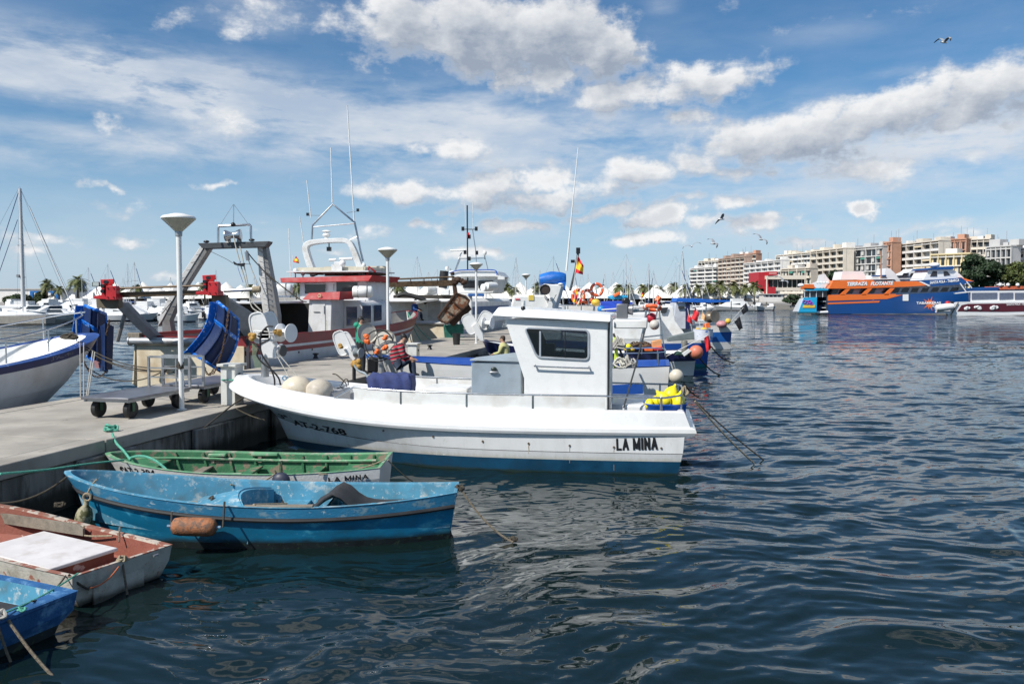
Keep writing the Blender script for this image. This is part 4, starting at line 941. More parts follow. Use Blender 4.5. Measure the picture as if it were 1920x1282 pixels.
def trolley(loc,rz,label):
    T=thing('flat_trolley',label,'trolley',loc,rz)      # x along the trolley, z up from the pier
    MB().box((0,0,.40),(1.98,1.06,.045)).build('deck',[TDK],T,world=False,bevel=.006)
    fr=MB()
    for y in (-.5,.5): fr.box((0,y*.96,.355),(1.9,.04,.05))
    for x in (-.9,-.3,.3,.9): fr.box((x,0,.355),(.04,.92,.05))
    fr.build('frame',[GALV],T,world=False)
    for x in (-.72,.74):
        for y in (-.36,.36):
            w_=MB().lathe([(.09,-.055),(.14,-.06),(.168,-.045),(.175,0),(.168,.045),(.14,.06),(.09,.055)],(x,y,.175),axis=(0,1,0),n=24); o=w_.build('wheel',[DARK],T,world=False)
            MB().lathe([(0,-.05),(.03,-.05),(.05,-.02),(.085,-.03),(.095,-.045),(.095,.045),(.085,.03),(.05,.02),(.03,.05),(0,.05)],(x,y,.175),axis=(0,1,0),n=20).build('rim',[GALV],o,world=False)
            f=MB(); f.box((x-.02,y-.085,.24),(.07,.012,.2)); f.box((x-.02,y+.085,.24),(.07,.012,.2)); f.box((x-.02,y,.345),(.14,.19,.02)); f.build('caster_fork',[mat('caster_green',(.03,.09,.05),.5,.2)],T,world=False)
    x=.96; 
    for y in (-.5,.5): MB().box((x,y,.74),(.045,.045,.66)).build('upright',[GALV],T,world=False)
    for y in (-.17,.17): MB().box((x,y,.74),(.022,.022,.62)).build('thin_upright',[GALV],T,world=False)
    for z,s in ((1.06,.045),(.82,.028),(.62,.028)): MB().box((x,0,z),(s,.955,s)).build('rail',[GALV],T,world=False)
    return T
def pier_rz(v): return v
c=(P(156,746,1.34)+P(240,750,1.34)+P(357,728,1.34)+P(279,724,1.34))/4
trolley((c.x,c.y,HP),PRZ,'steel flat trolley on four rubber wheels, nearer of the two on the pier')
T2=trolley((0,0,HP),PRZ+pi,'steel flat trolley on the pier, farther one behind the lamp post'); T2.location=(c.x+.62+PU.x*.0-.05,c.y+2.25,HP)
LPW=mat('lamp_white',(.74,.74,.72),.4,var=.03); LPC=mat('lamp_cone',(.40,.39,.31),.35,var=.05)
def lamp(px,py,label,first=[None]):
    b=P(px,py,HP)
    if first[0] is None:
        T=thing('lamp_post',label,'lamp post',b,group='lamp posts along the pier'); first[0]=T
        MB().lathe([(.10,0),(.10,.02),(.052,.03),(.052,3.62),(.06,3.62)],n=16).build('pole',[LPW],T,world=False)
        MB().lathe([(.052,3.60),(.068,3.61),(.075,3.70),(.07,3.71)],n=20).build('neck',[GALV],T,world=False)
        h=MB().lathe([(.07,3.70),(.33,3.955),(.34,3.965)],n=28).build('lamp_shade',[LPC],T,world=False)
        MB().lathe([(.34,3.965),(.345,3.985),(.31,4.02),(.10,4.075),(0,4.085)],n=28).build('lamp_cap',[LPW],T,world=False,smooth=60)
        return T
    return dup(first[0],b,0,label)
lamp(341,768,'lamp post with a white cone head standing beside the flat trolleys')
lamp(728,682.5,'lamp post with a white cone head behind the man in stripes, second along the pier')
lamp(893,644,'third lamp post along the pier, in front of the rusty trawl board')
lamp(986,615,'small distant lamp post left of the blue bundle, fourth along the pier')
# a rope turn on the first lamp's pole
rope_heap(P(341,768,HP)+Vector((0,-.02,.85)),.09,.09,.016,ROPED,'dark rope tied around the nearest lamp post',22,31,h=.22)
# ------------------------------------------------------------ people
def person(label,base,rz,J,bones,mats,name='person',extra=None):
    """J: joint -> ((x,y,z),radius); bones: (a,b,material index)"""
    T=thing(name,label,'person',base,rz); names=list(J); idx={n:i for i,n in enumerate(names)}
    me=bpy.data.meshes.new('body'); me.from_pydata([J[n][0] for n in names],[(idx[a],idx[b]) for a,b,_ in bones],[])
    o=bpy.data.objects.new('body_tmp',me); COL.objects.link(o)
    o.modifiers.new('skin','SKIN'); o.modifiers.new('ss','SUBSURF').levels=2
    bpy.context.view_layer.update()
    for i,n in enumerate(names):
        r=J[n][1]; me.skin_vertices[0].data[i].radius=(r*1.28,r*1.28) if isinstance(r,(int,float)) else (r[0]*1.2,r[1]*1.2); me.skin_vertices[0].data[i].use_root=(n=='pelvis')
    dg=bpy.context.evaluated_depsgraph_get(); nm=bpy.data.meshes.new_from_object(o.evaluated_get(dg)); bpy.data.objects.remove(o)
    nm.materials.clear()
    for m_ in mats: nm.materials.append(m_)
    segs=[(Vector(J[a][0]),Vector(J[b][0]),mi) for a,b,mi in bones]
    for p in nm.polygons:
        c=p.center; best=None
        for a,b,mi in segs:
            ab=b-a; t=max(0,min(1,(c-a).dot(ab)/ab.length_squared)); dd=(a+ab*t-c).length
            if best is None or dd<best[0]: best=(dd,mi)
        p.material_index=best[1]; p.use_smooth=True
    nm.name='body'; b=bpy.data.objects.new('body',nm); COL.objects.link(b); b.parent=T; MINV[b.name]=MINV[T.name]
    return T
SKIN=mat('skin',(.42,.24,.16),.6,var=.08); HAIR=mat('black_hair',(.012,.01,.009),.6,var=.3,scale=20); GRN=mat('green_hoodie',(.02,.27,.17),.85,var=.12,scale=8,bump=.4,bscale=20); TRO=mat('dark_trousers',(.012,.013,.018),.85,var=.2); DEN=mat('denim',(.035,.05,.08),.85,var=.2,scale=8); SHO=mat('dark_shoe',(.02,.02,.02),.6)
def stripes():
    m=mat('striped_sweater',(.40,.01,.03),.9,var=0); t=m.node_tree; b=t.nodes['Principled BSDF']
    tcn=N(t,'ShaderNodeTexCoord'); sp=N(t,'ShaderNodeSeparateXYZ'); t.links.new(tcn.outputs['Object'],sp.inputs[0])
    z=mth(t,'ADD',sp.outputs[2],mth(t,'MULTIPLY',sp.outputs[0],-.25)); f=mth(t,'FRACT',mth(t,'MULTIPLY',z,9.5))
    r=N(t,'ShaderNodeValToRGB'); r.color_ramp.interpolation='CONSTANT'; e=r.color_ramp.elements; e[0].position=0; e[0].color=(.38,.012,.03,1); e[1].position=.42; e[1].color=(.014,.012,.014,1)
    q=e.new(.80); q.color=(.6,.5,.5,1); q=e.new(.90); q.color=(.38,.012,.03,1)
    t.links.new(f,r.inputs[0]); t.links.new(r.outputs[0],b.inputs['Base Color']); return m
def hand_bones(J,B,w,dirv,side,mi,r=.016):
    """palm and five fingers from wrist w"""
    w=Vector(w); d_=Vector(dirv).normalized(); s=Vector(side).normalized(); pre=f'h{len(J)}_'
    pal=w+d_*.08; J[pre+'p']=(pal,.034); B.append((pre+'w',pre+'p',mi)); J[pre+'w']=(w,.028)
    for k,(o,l) in enumerate(((-.03,.075),(-.01,.085),(.01,.08),(.03,.062))):
        a=pal+d_*.03+s*o; b=a+d_*l*.55+Vector((0,0,-.008)); c=b+d_*l*.4+Vector((0,0,-.022))
        for n_,q,rr in (('a',a,.0095),('b',b,.009),('c',c,.0075)): J[f'{pre}{k}{n_}']=(q,rr)
        B+= [(pre+'p',f'{pre}{k}a',mi),(f'{pre}{k}a',f'{pre}{k}b',mi),(f'{pre}{k}b',f'{pre}{k}c',mi)]
    a=w+d_*.035-s*.045; b=a+d_*.04-s*.015
    J[pre+'ta']=(a,.012); J[pre+'tb']=(b,.010); B+=[(pre+'w',pre+'ta',mi),(pre+'ta',pre+'tb',mi)]
    return pre+'w'
def head_parts(T,c,fwd,r=.1,hair=HAIR,cap=None,short=True):
    """face, ears and hair around the head centre c (local), fwd = facing"""
    f=Vector(fwd).normalized(); s=Vector((-f.y,f.x,0)).normalized(); c=Vector(c); up=Vector((0,0,1)); M=Matrix((f,s,up)).transposed()
    MB().ell(c+f*.098-up*.015,(.018,.013,.026),8,6,M=M).build('nose',[SKIN],T,world=False,smooth=180)
    for k in (-1,1):
        MB().ell(c+s*k*.078-up*.01,(.018,.012,.03),8,6,M=M).build('ear',[SKIN],T,world=False,smooth=180)
        MB().ell(c+f*.088+s*k*.032+up*.012,(.010,.014,.008),8,6,M=M).build('eye',[BLK],T,world=False,smooth=180)
    MB().ell(c+f*.088-up*.052,(.012,.028,.008),8,6,M=M).build('mouth',[mat('lips',(.25,.09,.07),.6)],T,world=False,smooth=180)
    m=MB(); m.ell(c-f*.018+up*.035,(.098,.088,.095),16,10,M=M); m.ell(c-f*.045-up*.01,(.07,.082,.09),14,8,M=M); m.build('hair',[hair],T,world=False,smooth=180)
    return M
# standing man in a green hooded top, looking right
b=P(676,701,HP)
J={'pelvis':((0,0,.93),(.14,.16)),'waist':((0,0,1.08),(.125,.155)),'chest':((.0,0,1.28),(.13,.18)),'neck0':((-.01,0,1.43),(.08,.12)),'neck':((.015,0,1.52),.055),'head':((.04,0,1.60),(.082,.072)),'crown':((.035,0,1.70),(.08,.07)),
 'shL':((0,.17,1.38),.07),'elL':((.02,.23,1.13),.052),'wrL':((.20,.17,1.0),.04),'shR':((0,-.17,1.38),.07),'elR':((.03,-.23,1.13),.052),'wrR':((.22,-.15,1.0),.04),
 'hipL':((0,.09,.86),.095),'knL':((.05,.1,.48),.062),'anL':((-.02,.1,.09),.045),'toL':((.15,.12,.035),.04),'hipR':((0,-.09,.86),.095),'knR':((.10,-.1,.48),.062),'anR':((.09,-.1,.09),.045),'toR':((.26,-.12,.035),.04)}
B=[('pelvis','waist',0),('waist','chest',0),('chest','neck0',0),('neck0','neck',1),('neck','head',1),('head','crown',1),('neck0','shL',0),('shL','elL',0),('elL','wrL',0),('neck0','shR',0),('shR','elR',0),('elR','wrR',0),
 ('pelvis','hipL',2),('hipL','knL',2),('knL','anL',2),('anL','toL',3),('pelvis','hipR',2),('hipR','knR',2),('knR','anR',2),('anR','toR',3)]
for k,w_ in (('wrL',.17),('wrR',-.15)):
    n_=hand_bones(J,B,(J[k][0][0]+.02,w_,J[k][0][2]-.01),(1,-.1,-.25),(0,1,0),1); B.append((k,n_,1))
T=person('standing man in a green hooded top and dark trousers looking right on the pier',b,R(8),J,B,[GRN,SKIN,TRO,SHO])
head_parts(T,(.045,0,1.635),(1,0,-.05))
m=MB(); m.ell((.065,0,1.575),(.055,.06,.05),12,8); m.build('beard',[HAIR],T,world=False,smooth=180)
MB().ell((-.10,0,1.50),(.10,.13,.09),16,10).build('hood',[GRN],T,world=False,smooth=180)
MB().torus((.0,0,1.475),.095,.04,axis=(.3,0,1),n=20).build('collar',[GRN],T,world=False)
# seated man in a striped sweater, seen from behind
STR=stripes(); b=D(741,694,21.75)
J={'pelvis':((0,0,.12),(.16,.17)),'waist':((.02,0,.30),(.145,.18)),'chest':((.09,0,.52),(.15,.20)),'neck0':((.14,0,.68),(.09,.13)),'neck':((.20,0,.76),.055),'head':((.25,0,.83),(.085,.075)),'crown':((.25,0,.93),(.085,.075)),
 'shL':((.14,.19,.63),.075),'elL':((.26,.26,.40),.055),'wrL':((.42,.10,.34),.04),'shR':((.14,-.19,.63),.075),'elR':((.22,-.27,.38),.055),'wrR':((.42,-.10,.33),.04),
 'hipL':((.05,.11,.12),.10),'knL':((.42,.16,.36),.07),'anL':((.44,.16,-.08),.045),'toL':((.58,.17,-.13),.04),'hipR':((.05,-.11,.12),.10),'knR':((.47,-.13,.34),.07),'anR':((.52,-.13,-.10),.045),'toR':((.66,-.14,-.15),.04)}
B=[('pelvis','waist',0),('waist','chest',0),('chest','neck0',0),('neck0','neck',1),('neck','head',1),('head','crown',1),('neck0','shL',0),('shL','elL',0),('elL','wrL',0),('neck0','shR',0),('shR','elR',0),('elR','wrR',0),
 ('pelvis','hipL',2),('hipL','knL',2),('knL','anL',2),('anL','toL',3),('pelvis','hipR',2),('hipR','knR',2),('knR','anR',2),('anR','toR',3)]
for k,w_ in (('wrL',.14),('wrR',-.14)):
    n_=hand_bones(J,B,(J[k][0][0]+.02,w_,J[k][0][2]-.01),(1,-.1,-.25),(0,1,0),1); B.append((k,n_,1))
T=person('seated man in a red and black striped sweater and jeans, seen from behind',b,R(8),J,B,[STR,SKIN,DEN,SHO])
head_parts(T,(.26,0,.875),(1,0,-.3))
# ------------------------------------------------------------ trawl net wheel and blue bowed boat behind
# ------------------------------------------------------------ generic working boat
def plain_hull(T,L,hb,z,zb,zs,tr,cols,zlev,nb=2.3,mb_=.6,rake=.9,wl=.84,n=26,gun=None,inner=None,fz=.55,gw=.10,zp=2.0):
    """zlev: heights (fractions of the sheer) between colour bands, cols: one material per band"""
    rows=[dict(xs=.3,xb=L-rake*1.7,hb=hb*.35,tr=tr*.8,z=-.5,nb=nb,mb=.95),dict(xs=.1,xb=L-rake*1.05,hb=hb*wl,tr=tr*.95,z=-.03,nb=nb,mb=.85)]
    for f in zlev:
        rows.append(dict(xs=.1*(1-f),xb=L-rake*(1-f)**1.1,hb=hb*(wl+(1-wl)*f**.7),tr=tr,z=z*f,zb=zb*f*f,zs=zs*f,nb=nb,mb=mb_+(.85-mb_)*(1-f)))
    k=len(rows)-1; a=rows[-1]
    rows+= [dict(a,z=a['z']+.03,hb=hb+.02,xb=L+.02,xs=-.02),dict(a,z=a['z']+.03,hb=hb-gw,xb=L-gw*1.3,xs=gw),dict(a,z=a['z']-.02,hb=hb-gw-.01,xb=L-gw*1.4,xs=gw+.02),dict(a,z=fz,zb=zb*.5,hb=hb*.88,xb=L-.9,xs=.2)]
    H=Hull(rows,n,zp); m=MB(); H.strips(m,0,k,list(range(len(cols)))); hull=m.build('hull',cols,T,world=False,smooth=55)
    m=MB(); H.strips(m,k,k+3,[0]*3); m.build('gunwale',[gun or GELB],T,world=False,smooth=40)
    m=MB(); H.strips(m,k+3,k+4,[0],floor=True); m.build('deck',[inner or GELB],T,world=False,smooth=40)
    return H,hull
NAVB=mat('trawler_bottom',(.02,.03,.06),.6)
CREAM=mat('cream_paint',(.68,.60,.45),.55,var=.08,dirt=(.40,.27,.14),dscale=.9,wear=(.30,.18,.09),wscale=3,wth=.70)
TW=mat('trawler_white',(.66,.66,.67),.45,var=.06,dirt=(.48,.46,.44),dscale=1.1)
TR_=mat('trawler_red',(.26,.030,.035),.45,var=.12,dirt=(.16,.03,.03),dscale=2)
REDV=mat('visor_red',(.33,.006,.010),.6,var=.1)
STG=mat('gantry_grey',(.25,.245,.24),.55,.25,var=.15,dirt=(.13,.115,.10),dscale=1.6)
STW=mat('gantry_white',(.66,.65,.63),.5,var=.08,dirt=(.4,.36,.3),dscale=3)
BAR=mat('greasy_bar',(.10,.065,.035),.5,.4,var=.3,scale=6,stretch=(.4,1,1))
RUST=mat('rusty_door',(.30,.25,.19),.8,var=.15,scale=4,wear=(.17,.055,.018),wscale=2.6,wth=.47,wsoft=.06,dirt=(.10,.05,.03),dscale=5,bump=.5,bscale=30)
RUSTD=mat('rust_dark',(.065,.035,.022),.8,.2,var=.4,scale=9,bump=.6,bscale=30)
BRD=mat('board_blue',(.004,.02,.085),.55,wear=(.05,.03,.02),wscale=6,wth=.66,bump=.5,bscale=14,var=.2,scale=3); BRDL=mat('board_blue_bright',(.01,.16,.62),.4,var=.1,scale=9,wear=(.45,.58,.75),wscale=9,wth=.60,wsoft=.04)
WIN=mat('dark_window',(.02,.022,.026),.08,var=0,spec=.7)
DKIN=mat('dark_interior',(.03,.026,.022),.9,var=.3)  # near-black stands in for the shade inside shelters and stern
# ------------------------------------------------------------ boat at the left edge
hd=Vector((.55,.835,0)); tip=D(176,624,21)
T=thing('fishing_boat','white boat with a blue gunwale whose bow enters from the left edge','boat',(tip.x-hd.x*8,tip.y-hd.y*8,0),math.atan2(hd.y,hd.x))
HL,hl_=plain_hull(T,8,1.95,1.62,.70,0,.8,[NAVB,TW,TW,TW,NAVY],(.15,.6,.92,1.0),nb=2.6,mb_=.55,rake=2.0,gun=mat('gunwale_blue',(.025,.07,.26),.4,var=.15,wear=(.3,.36,.45),wscale=6,wth=.64),inner=GELB,fz=1.2,gw=.22)
m=MB(); 
for side in (1,-1): m.tube([HL.pt(7,t,side)+Vector((0,-side*.12,.55)) for t in np.linspace(.55,1,14)],.02,8)
m.build('bow_rail',[STEEL],T,world=False)
for side in (1,-1):
    for t in (.66,.8,.92): MB().tube([HL.pt(7,t,side)+Vector((0,-side*.12,0)),HL.pt(7,t,side)+Vector((0,-side*.12,.55))],.018,6).build('stanchion',[STEEL],T,world=False)
MB().prism([(1.5,-1.2,1.2),(4.9,-1.0,1.2),(3.9,-.9,2.3),(1.5,-1.0,2.4)],(0,2.1,0)).build('cabin_top',[GELB],T,world=False,bevel=.08)
bvl=bvh_of(hl_); a,c,b=hit(bvl,97,672),hit(bvl,118,666),hit(bvl,138,659)
if a and b and c: letters_fit('3ªAL-4-1',hl_,c,a,b,(b-a).length,.12,mat('grey_lettering',(.18,.18,.2),.6),bvl,name='registration_lettering')
rope_heap(D(130,637,19.6),.22,.10,.03,ROPED,'dark rope coil at the bow of the boat by the left edge',26,41,h=.2)
for (x0,y0,x1,y1,s,l) in ((146,640,330,687,.25,'upper'),(150,646,332,690,.3,'second'),(178,668,326,697,.1,'third'),(165,690,300,699,.25,'lowest')):
    rope(D(x0,y0,20),D(x1,y1,17.4),s,.014,[ROPED],f'{l} dark mooring line from the left edge boat to the lamp post')
for k,(x0,y0,x1,y1) in enumerate(((150,642,151,743),(157,642,157,744),(174,658,162,742),(178,660,165,742))):
    rope(D(x0,y0,18.6),D(x1,y1,17.9),0,.013,[mat('rope_grey',(1,1,1))],f'{("leftmost","second","third","rightmost")[k]} of the grey lines dropping from the left edge boat\'s bow',n=5)
MB()
# ------------------------------------------------------------ big trawler with the red stripes
TS=pier(0,PW+2.45); TS=TS+PU*((26.9-TS.y)/PU.y)
T=TWL=thing('trawler','white and red trawler with a steel stern gantry beyond the flat trolleys','boat',(TS.x,TS.y,0),PRZ)
HT,ht_=plain_hull(T,21.5,2.3,1.9,.55,.05,.92,[NAVB,NAVB,TW,TR_,TW,TR_],(.08,.68,.76,.81,1.0),nb=2.6,mb_=.62,rake=2.2,wl=.92,gun=TR_,inner=mat('deck_dull',(.30,.29,.27),.8),fz=1.0,gw=.14,zp=3)
def tl(px,lat):        # local x on the trawler where the plane at lateral lat meets pixel column px
    k=(px-960)/F; x0=TS.x-PU.y*lat; y0=TS.y+PU.x*lat
    return (x0-k*y0)/(k*PU.y-PU.x)
def tz(py,s,lat): 
    y=TS.y+PU.y*s+PU.x*lat; return EYE+(HOR-py)*y/F
def tlat(px,s):        # lateral of pixel column px on the transverse plane at s
    k=(px-960)/F; return ((TS.x+PU.x*s)-k*(TS.y+PU.y*s))/(PU.y+k*PU.x)
# stern facing in cream with a roller
MB().box((-.03,0,.85),(.06,4.1,1.6)).build('stern_plate',[CREAM],T,world=False,bevel=.02)
MB().prism([(-.05,2.08,1.75),(-.05,2.2,.3),(.35,2.25,.1),(.8,2.32,1.9)],(0,.05,0)).build('quarter_plate',[CREAM],T,world=False)
MB().lathe([(0,-1.9),(.16,-1.9),(.16,-1.86),(.135,-1.85),(.135,1.85),(.16,1.86),(.16,1.9),(0,1.9)],(-.12,.35,1.78),axis=(0,1,0),n=20).build('roller',[GALV],T,world=False)
MB().box((.0,2.1,1.95),(.3,.5,.22)).build('wood_block',[WOODG],T,world=False,bevel=.02)
MB().box((-.035,-2.2,.95),(.1,.10,1.9)).build('corner_post',[mat('dark_post',(.04,.04,.045),.6)],T,world=False)
m=MB(); m.box((.9,0,1.55),(1.2,3.8,.7)); m.build('stern_interior_shade',[DKIN],T,world=False)  # dark box; shade of the open stern put into its colour
MB().box((4.0,1.95,1.98),(7,.08,.12)).build('far_rail',[REDP],T,world=False)
# gantry
def beam(pts,d,w,mat_,par,name,m=None):       # box beam through world points
    m=m or MB(); pts=[Vector(p) for p in pts]
    for a,b in zip(pts[:-1],pts[1:]):
        v=(b-a); L=v.length; z=v.normalized(); x=Vector((0,1,0)).cross(z)
        if x.length<.05: x=Vector((1,0,0))
        x.normalize(); y=z.cross(x); M=Matrix((x,y,z)).transposed(); m.box((a+b)/2,(w,d,L+w*.3),M=M)
    return m.build(name,mat_,par,bevel=.01)
dl,dr=29.2,28.4
def leg(pts,w0,d0,name='gantry_leg'):
    m=MB()
    q=[D(*p) for p in pts]
    m.prism(q,(.02,.42,0),0); return m.build(name,[STG],T)
# gantry legs: lit face put into a white flange, shade into the grey web
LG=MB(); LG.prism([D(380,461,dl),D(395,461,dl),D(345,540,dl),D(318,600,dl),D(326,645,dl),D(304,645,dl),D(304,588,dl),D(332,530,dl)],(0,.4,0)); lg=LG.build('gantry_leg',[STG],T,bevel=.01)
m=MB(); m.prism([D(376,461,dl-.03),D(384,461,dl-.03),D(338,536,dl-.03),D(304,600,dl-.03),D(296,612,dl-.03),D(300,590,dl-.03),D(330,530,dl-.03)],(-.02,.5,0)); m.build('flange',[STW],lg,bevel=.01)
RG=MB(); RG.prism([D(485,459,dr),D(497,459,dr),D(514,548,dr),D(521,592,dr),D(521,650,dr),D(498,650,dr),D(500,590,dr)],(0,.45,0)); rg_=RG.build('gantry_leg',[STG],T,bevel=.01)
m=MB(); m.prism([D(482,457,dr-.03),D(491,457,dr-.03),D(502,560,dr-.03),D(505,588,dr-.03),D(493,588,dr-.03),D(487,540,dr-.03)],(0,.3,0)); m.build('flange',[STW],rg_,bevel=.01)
for k in range(12):
    y=470+k*10; x0=484+(y-457)*.1
    at_tube([(x0,y,dr-.12),(x0+7,y+2,dr-.14),(x0+8,y+6,dr-.12)],dr,.012,n=4).build('step',[GALV],rg_)
for k in range(9):
    f=k/9; x0=380-(82)*f; y=466+130*f; at_tube([(x0-3,y-2,dl-.12),(x0+3,y-4,dl-.14),(x0+6,y+1,dl-.12)],dl,.012,n=4).build('step',[GALV],lg)
m=MB(); m.prism([D(371,456,28.9),D(504,452,28.0),D(502,456,28.0),D(496,463,28.0),D(380,466,28.9),D(373,459,28.9)],(0,.5,0)); tb=m.build('gantry_beam',[mat('beam_dark',(.07,.075,.08),.5,.4)],T,bevel=.01)
at_tube([(409,455),(409,427),(411,424),(468,421),(470,424),(471,452)],28.5,.045,sm=False).build('top_hoop',[STEEL],tb)
at_tube([(438,420),(438,383)],28.5,.018,n=6).build('pole',[STEEL],tb); at_tube([(437,384),(412,423)],28.5,.006,n=4).build('stay',[GALV],tb); at_tube([(439,384),(466,421)],28.5,.006,n=4).build('stay',[GALV],tb)
MB().ell(D(437,421,28.4),.08,10,8).build('lamp_ball',[BLK],tb)
m=MB(); c=D(437,441,28.3); m.lathe([(0,-.28),(.19,-.28),(.20,-.24),(.11,-.06),(.11,.06),(.20,.24),(.19,.28),(0,.28)],c,axis=(1,.1,.08),n=22); m.build('top_sheave',[STEEL],tb)
for x in (428,448): plate([(x-5,455),(x+5,455),(x+2,440),(x-2,440)],28.45,.05).build('sheave_cheek',[STW],tb)
for x,y in ((387,453),(472,450)): MB().ell(D(x,y,28.2),(.11,.07,.05),10,6).build('deck_lamp',[BLK],tb)
# falls and wires of the gantry
for pts,r,mt in (([(438,441),(444,470),(458,520),(470,560),(490,583)],.022,ROPEW),([(450,462),(458,500),(466,540),(472,575),(492,588)],.022,ROPEW),([(461,470),(470,500),(478,520),(488,545)],.018,ROPEW),([(462,470),(478,490),(508,520),(560,560),(575,566)],.02,ROPED),([(392,470),(425,486),(440,494),(470,495)],.008,ROPED),([(456,530),(446,500),(452,490)],.008,BLU),([(505,520),(516,528)],.02,ROPED)):
    at_tube(pts,28.2,r,n=6,sm=True).build('wire',[mt],tb)
plate([(437,490),(443,494),(452,494),(458,493),(457,500),(446,498),(439,496)],28.1,.1).build('block',[BLK],tb)
at_tube([(462,472),(465,488)],28.1,.07,n=8).build('pulley_block',[GALV],tb)
# gallows arms, bars and red brackets (aft of the stern)
da=25.6
for pts,nm in (([(206,563),(232,567),(262,598),(308,642),(282,640),(232,590)],'gallows_arm'),([(396,562),(420,556),(470,588),(498,628),(498,652),(466,642),(440,606),(398,580)],'gallows_arm')):
    q=[D(x,y,da+(x-206)*.018 if x<330 else da+(x-396)*.02) for x,y in pts]; MB().prism(q,(0,.35,0)).build(nm,[STG],T,bevel=.01)
plate([(180,559),(222,559),(222,576),(210,579),(181,577)],da,.3).build('gallows_head',[mat('olive_block',(.17,.14,.09),.7,var=.2)],T,bevel=.01)
plate([(396,553),(422,553),(424,574),(398,574)],da,.3).build('gallows_head',[mat('olive_block',(1,1,1))],T,bevel=.01)
at_tube([(236,582),(220,640),(300,640)][:2],26.2,.07).build('gallows_strut',[STG],T)
at_tube([(214,541),(396,535)],da-.1,.035).build('slide_bar',[BAR],T)
m=MB(); a,b=D(216,553,da),D(374,549,da); m.prism([D(216,548,da),D(374,544,da),D(374,553,da),D(216,558,da)],(0,.16,0)); m.build('slide_bar',[BAR],T,bevel=.01)
at_tube([(420,545),(480,542)],da+.3,.06).build('steel_shaft',[STEEL],T); at_tube([(474,543),(488,542)],da+.3,.10,n=10).build('rope_wrap',[ROPE],T)
at_tube([(330,556),(304,588)],da+.3,.012).build('wire',[ROPED],T)
def bracket(x,y,par):
    m=MB(); plate([(x,y),(x+24,y-1),(x+25,y+8),(x+22,y+9),(x+22,y+28),(x+3,y+30)],da-.15,.06,m); plate([(x+2,y+8),(x+8,y+8),(x+8,y+30),(x+2,y+30)],da-.3,.3,m)
    plate([(x+11,y+12),(x+28,y+12),(x+30,y+16),(x+30,y+38),(x+10,y+38)],da-.42,.25,m); b=m.build('winch_bracket',[REDP],par,bevel=.008)
    m=MB(); plate([(x-12,y+31),(x+20,y+26),(x+33,y+30),(x+33,y+38),(x-12,y+36)],da-.3,.32,m); m.build('bracket_foot',[REDP],b,bevel=.008)
    m=MB(); 
    for dx,dy in ((7,12),(13,5),(7,22)): m.lathe([(0,0),(.06,0),(.06,.12),(0,.12)],D(x+dx,y+dy,da-.3),axis=(0,-1,0),n=12)
    m.build('rollers',[BLK],b)
    for dx,dy in ((14,16),(25,16),(14,33),(25,33)): MB().lathe([(0,0),(.022,0),(.022,.03),(0,.03)],D(x+dx,y+dy,da-.42),axis=(0,-1,0),n=6).build('bolt',[mat('bolt_dark',(.10,.02,.02),.5)],b)
bracket(188,524,T); bracket(379,516,T)
m=MB(); m.box(D(180,533,da-.2),(.22,.10,.15)); fl=m.build('floodlight',[mat('lamp_housing',(.12,.14,.13),.5)],T,bevel=.01); MB().box(D(180,533,da-.26),(.18,.02,.11)).build('lens',[mat('lamp_glass',(.45,.5,.48),.15)],fl); at_tube([(181,539),(181,552)],da-.2,.014,n=6).build('stem',[GALV],fl)
# otter boards
def board(TL,TR2,BR,BL,d,bulge,label,flip=1):
    c=D((TL[0]+BR[0])/2,BR[1],d); O=thing('trawl_board',label,'trawl board',c)
    g=[];K=12
    for i in range(K+1):
        u=i/K; row=[]
        for j in range(K+1):
            v=j/K
            x=(TL[0]*(1-v)+TR2[0]*v)*(1-u)+(BL[0]*(1-v)+BR[0]*v)*u; y=(TL[1]*(1-v)+TR2[1]*v)*(1-u)+(BL[1]*(1-v)+BR[1]*v)*u
            row.append(D(x+flip*14*math.sin(pi*u)*(1 if v<.5 else .8),y,d+bulge*math.sin(pi*v)+ .25*v))
        g.append(row)
    MB().sheet(g,0,.05).build('plate',[BRD],O,smooth=60)
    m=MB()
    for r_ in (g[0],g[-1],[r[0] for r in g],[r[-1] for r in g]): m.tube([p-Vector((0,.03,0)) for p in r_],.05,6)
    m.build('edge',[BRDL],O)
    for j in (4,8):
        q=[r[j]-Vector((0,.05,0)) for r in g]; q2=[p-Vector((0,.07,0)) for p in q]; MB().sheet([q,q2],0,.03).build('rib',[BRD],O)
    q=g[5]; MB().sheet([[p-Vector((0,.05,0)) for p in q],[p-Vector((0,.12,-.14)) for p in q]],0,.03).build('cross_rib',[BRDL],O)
    # front fin: lit look of the left edge put into a brighter blue
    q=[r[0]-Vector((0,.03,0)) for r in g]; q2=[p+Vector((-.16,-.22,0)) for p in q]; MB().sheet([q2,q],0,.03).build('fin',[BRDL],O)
    return O,g
o1,g1_=board((160,573),(199,589),(201,697),(150,655),24.8,-.5,'left blue steel trawl board hanging from the trawler\'s gallows',flip=0)
m=MB(); q=[D(196,605,24.3),D(206,625,24.2),D(200,650,24.2),D(203,695,24.2)]; 
g=[[D(186+4*math.sin(3*u),612+84*u,24.5) for u in np.linspace(0,1,9)],[D(197,606+88*u,24.1) for u in np.linspace(0,1,9)],[D(211-3*u,612+80*u,24.4) for u in np.linspace(0,1,9)]]
MB().sheet(g,0,.04).build('second_plate',[BRD],o1,smooth=60)
o2,g2_=board((409,566),(447,598),(416,697),(360,661),24.6,-.45,'right blue steel trawl board with bright worn edge hanging by the lamp post',flip=1)
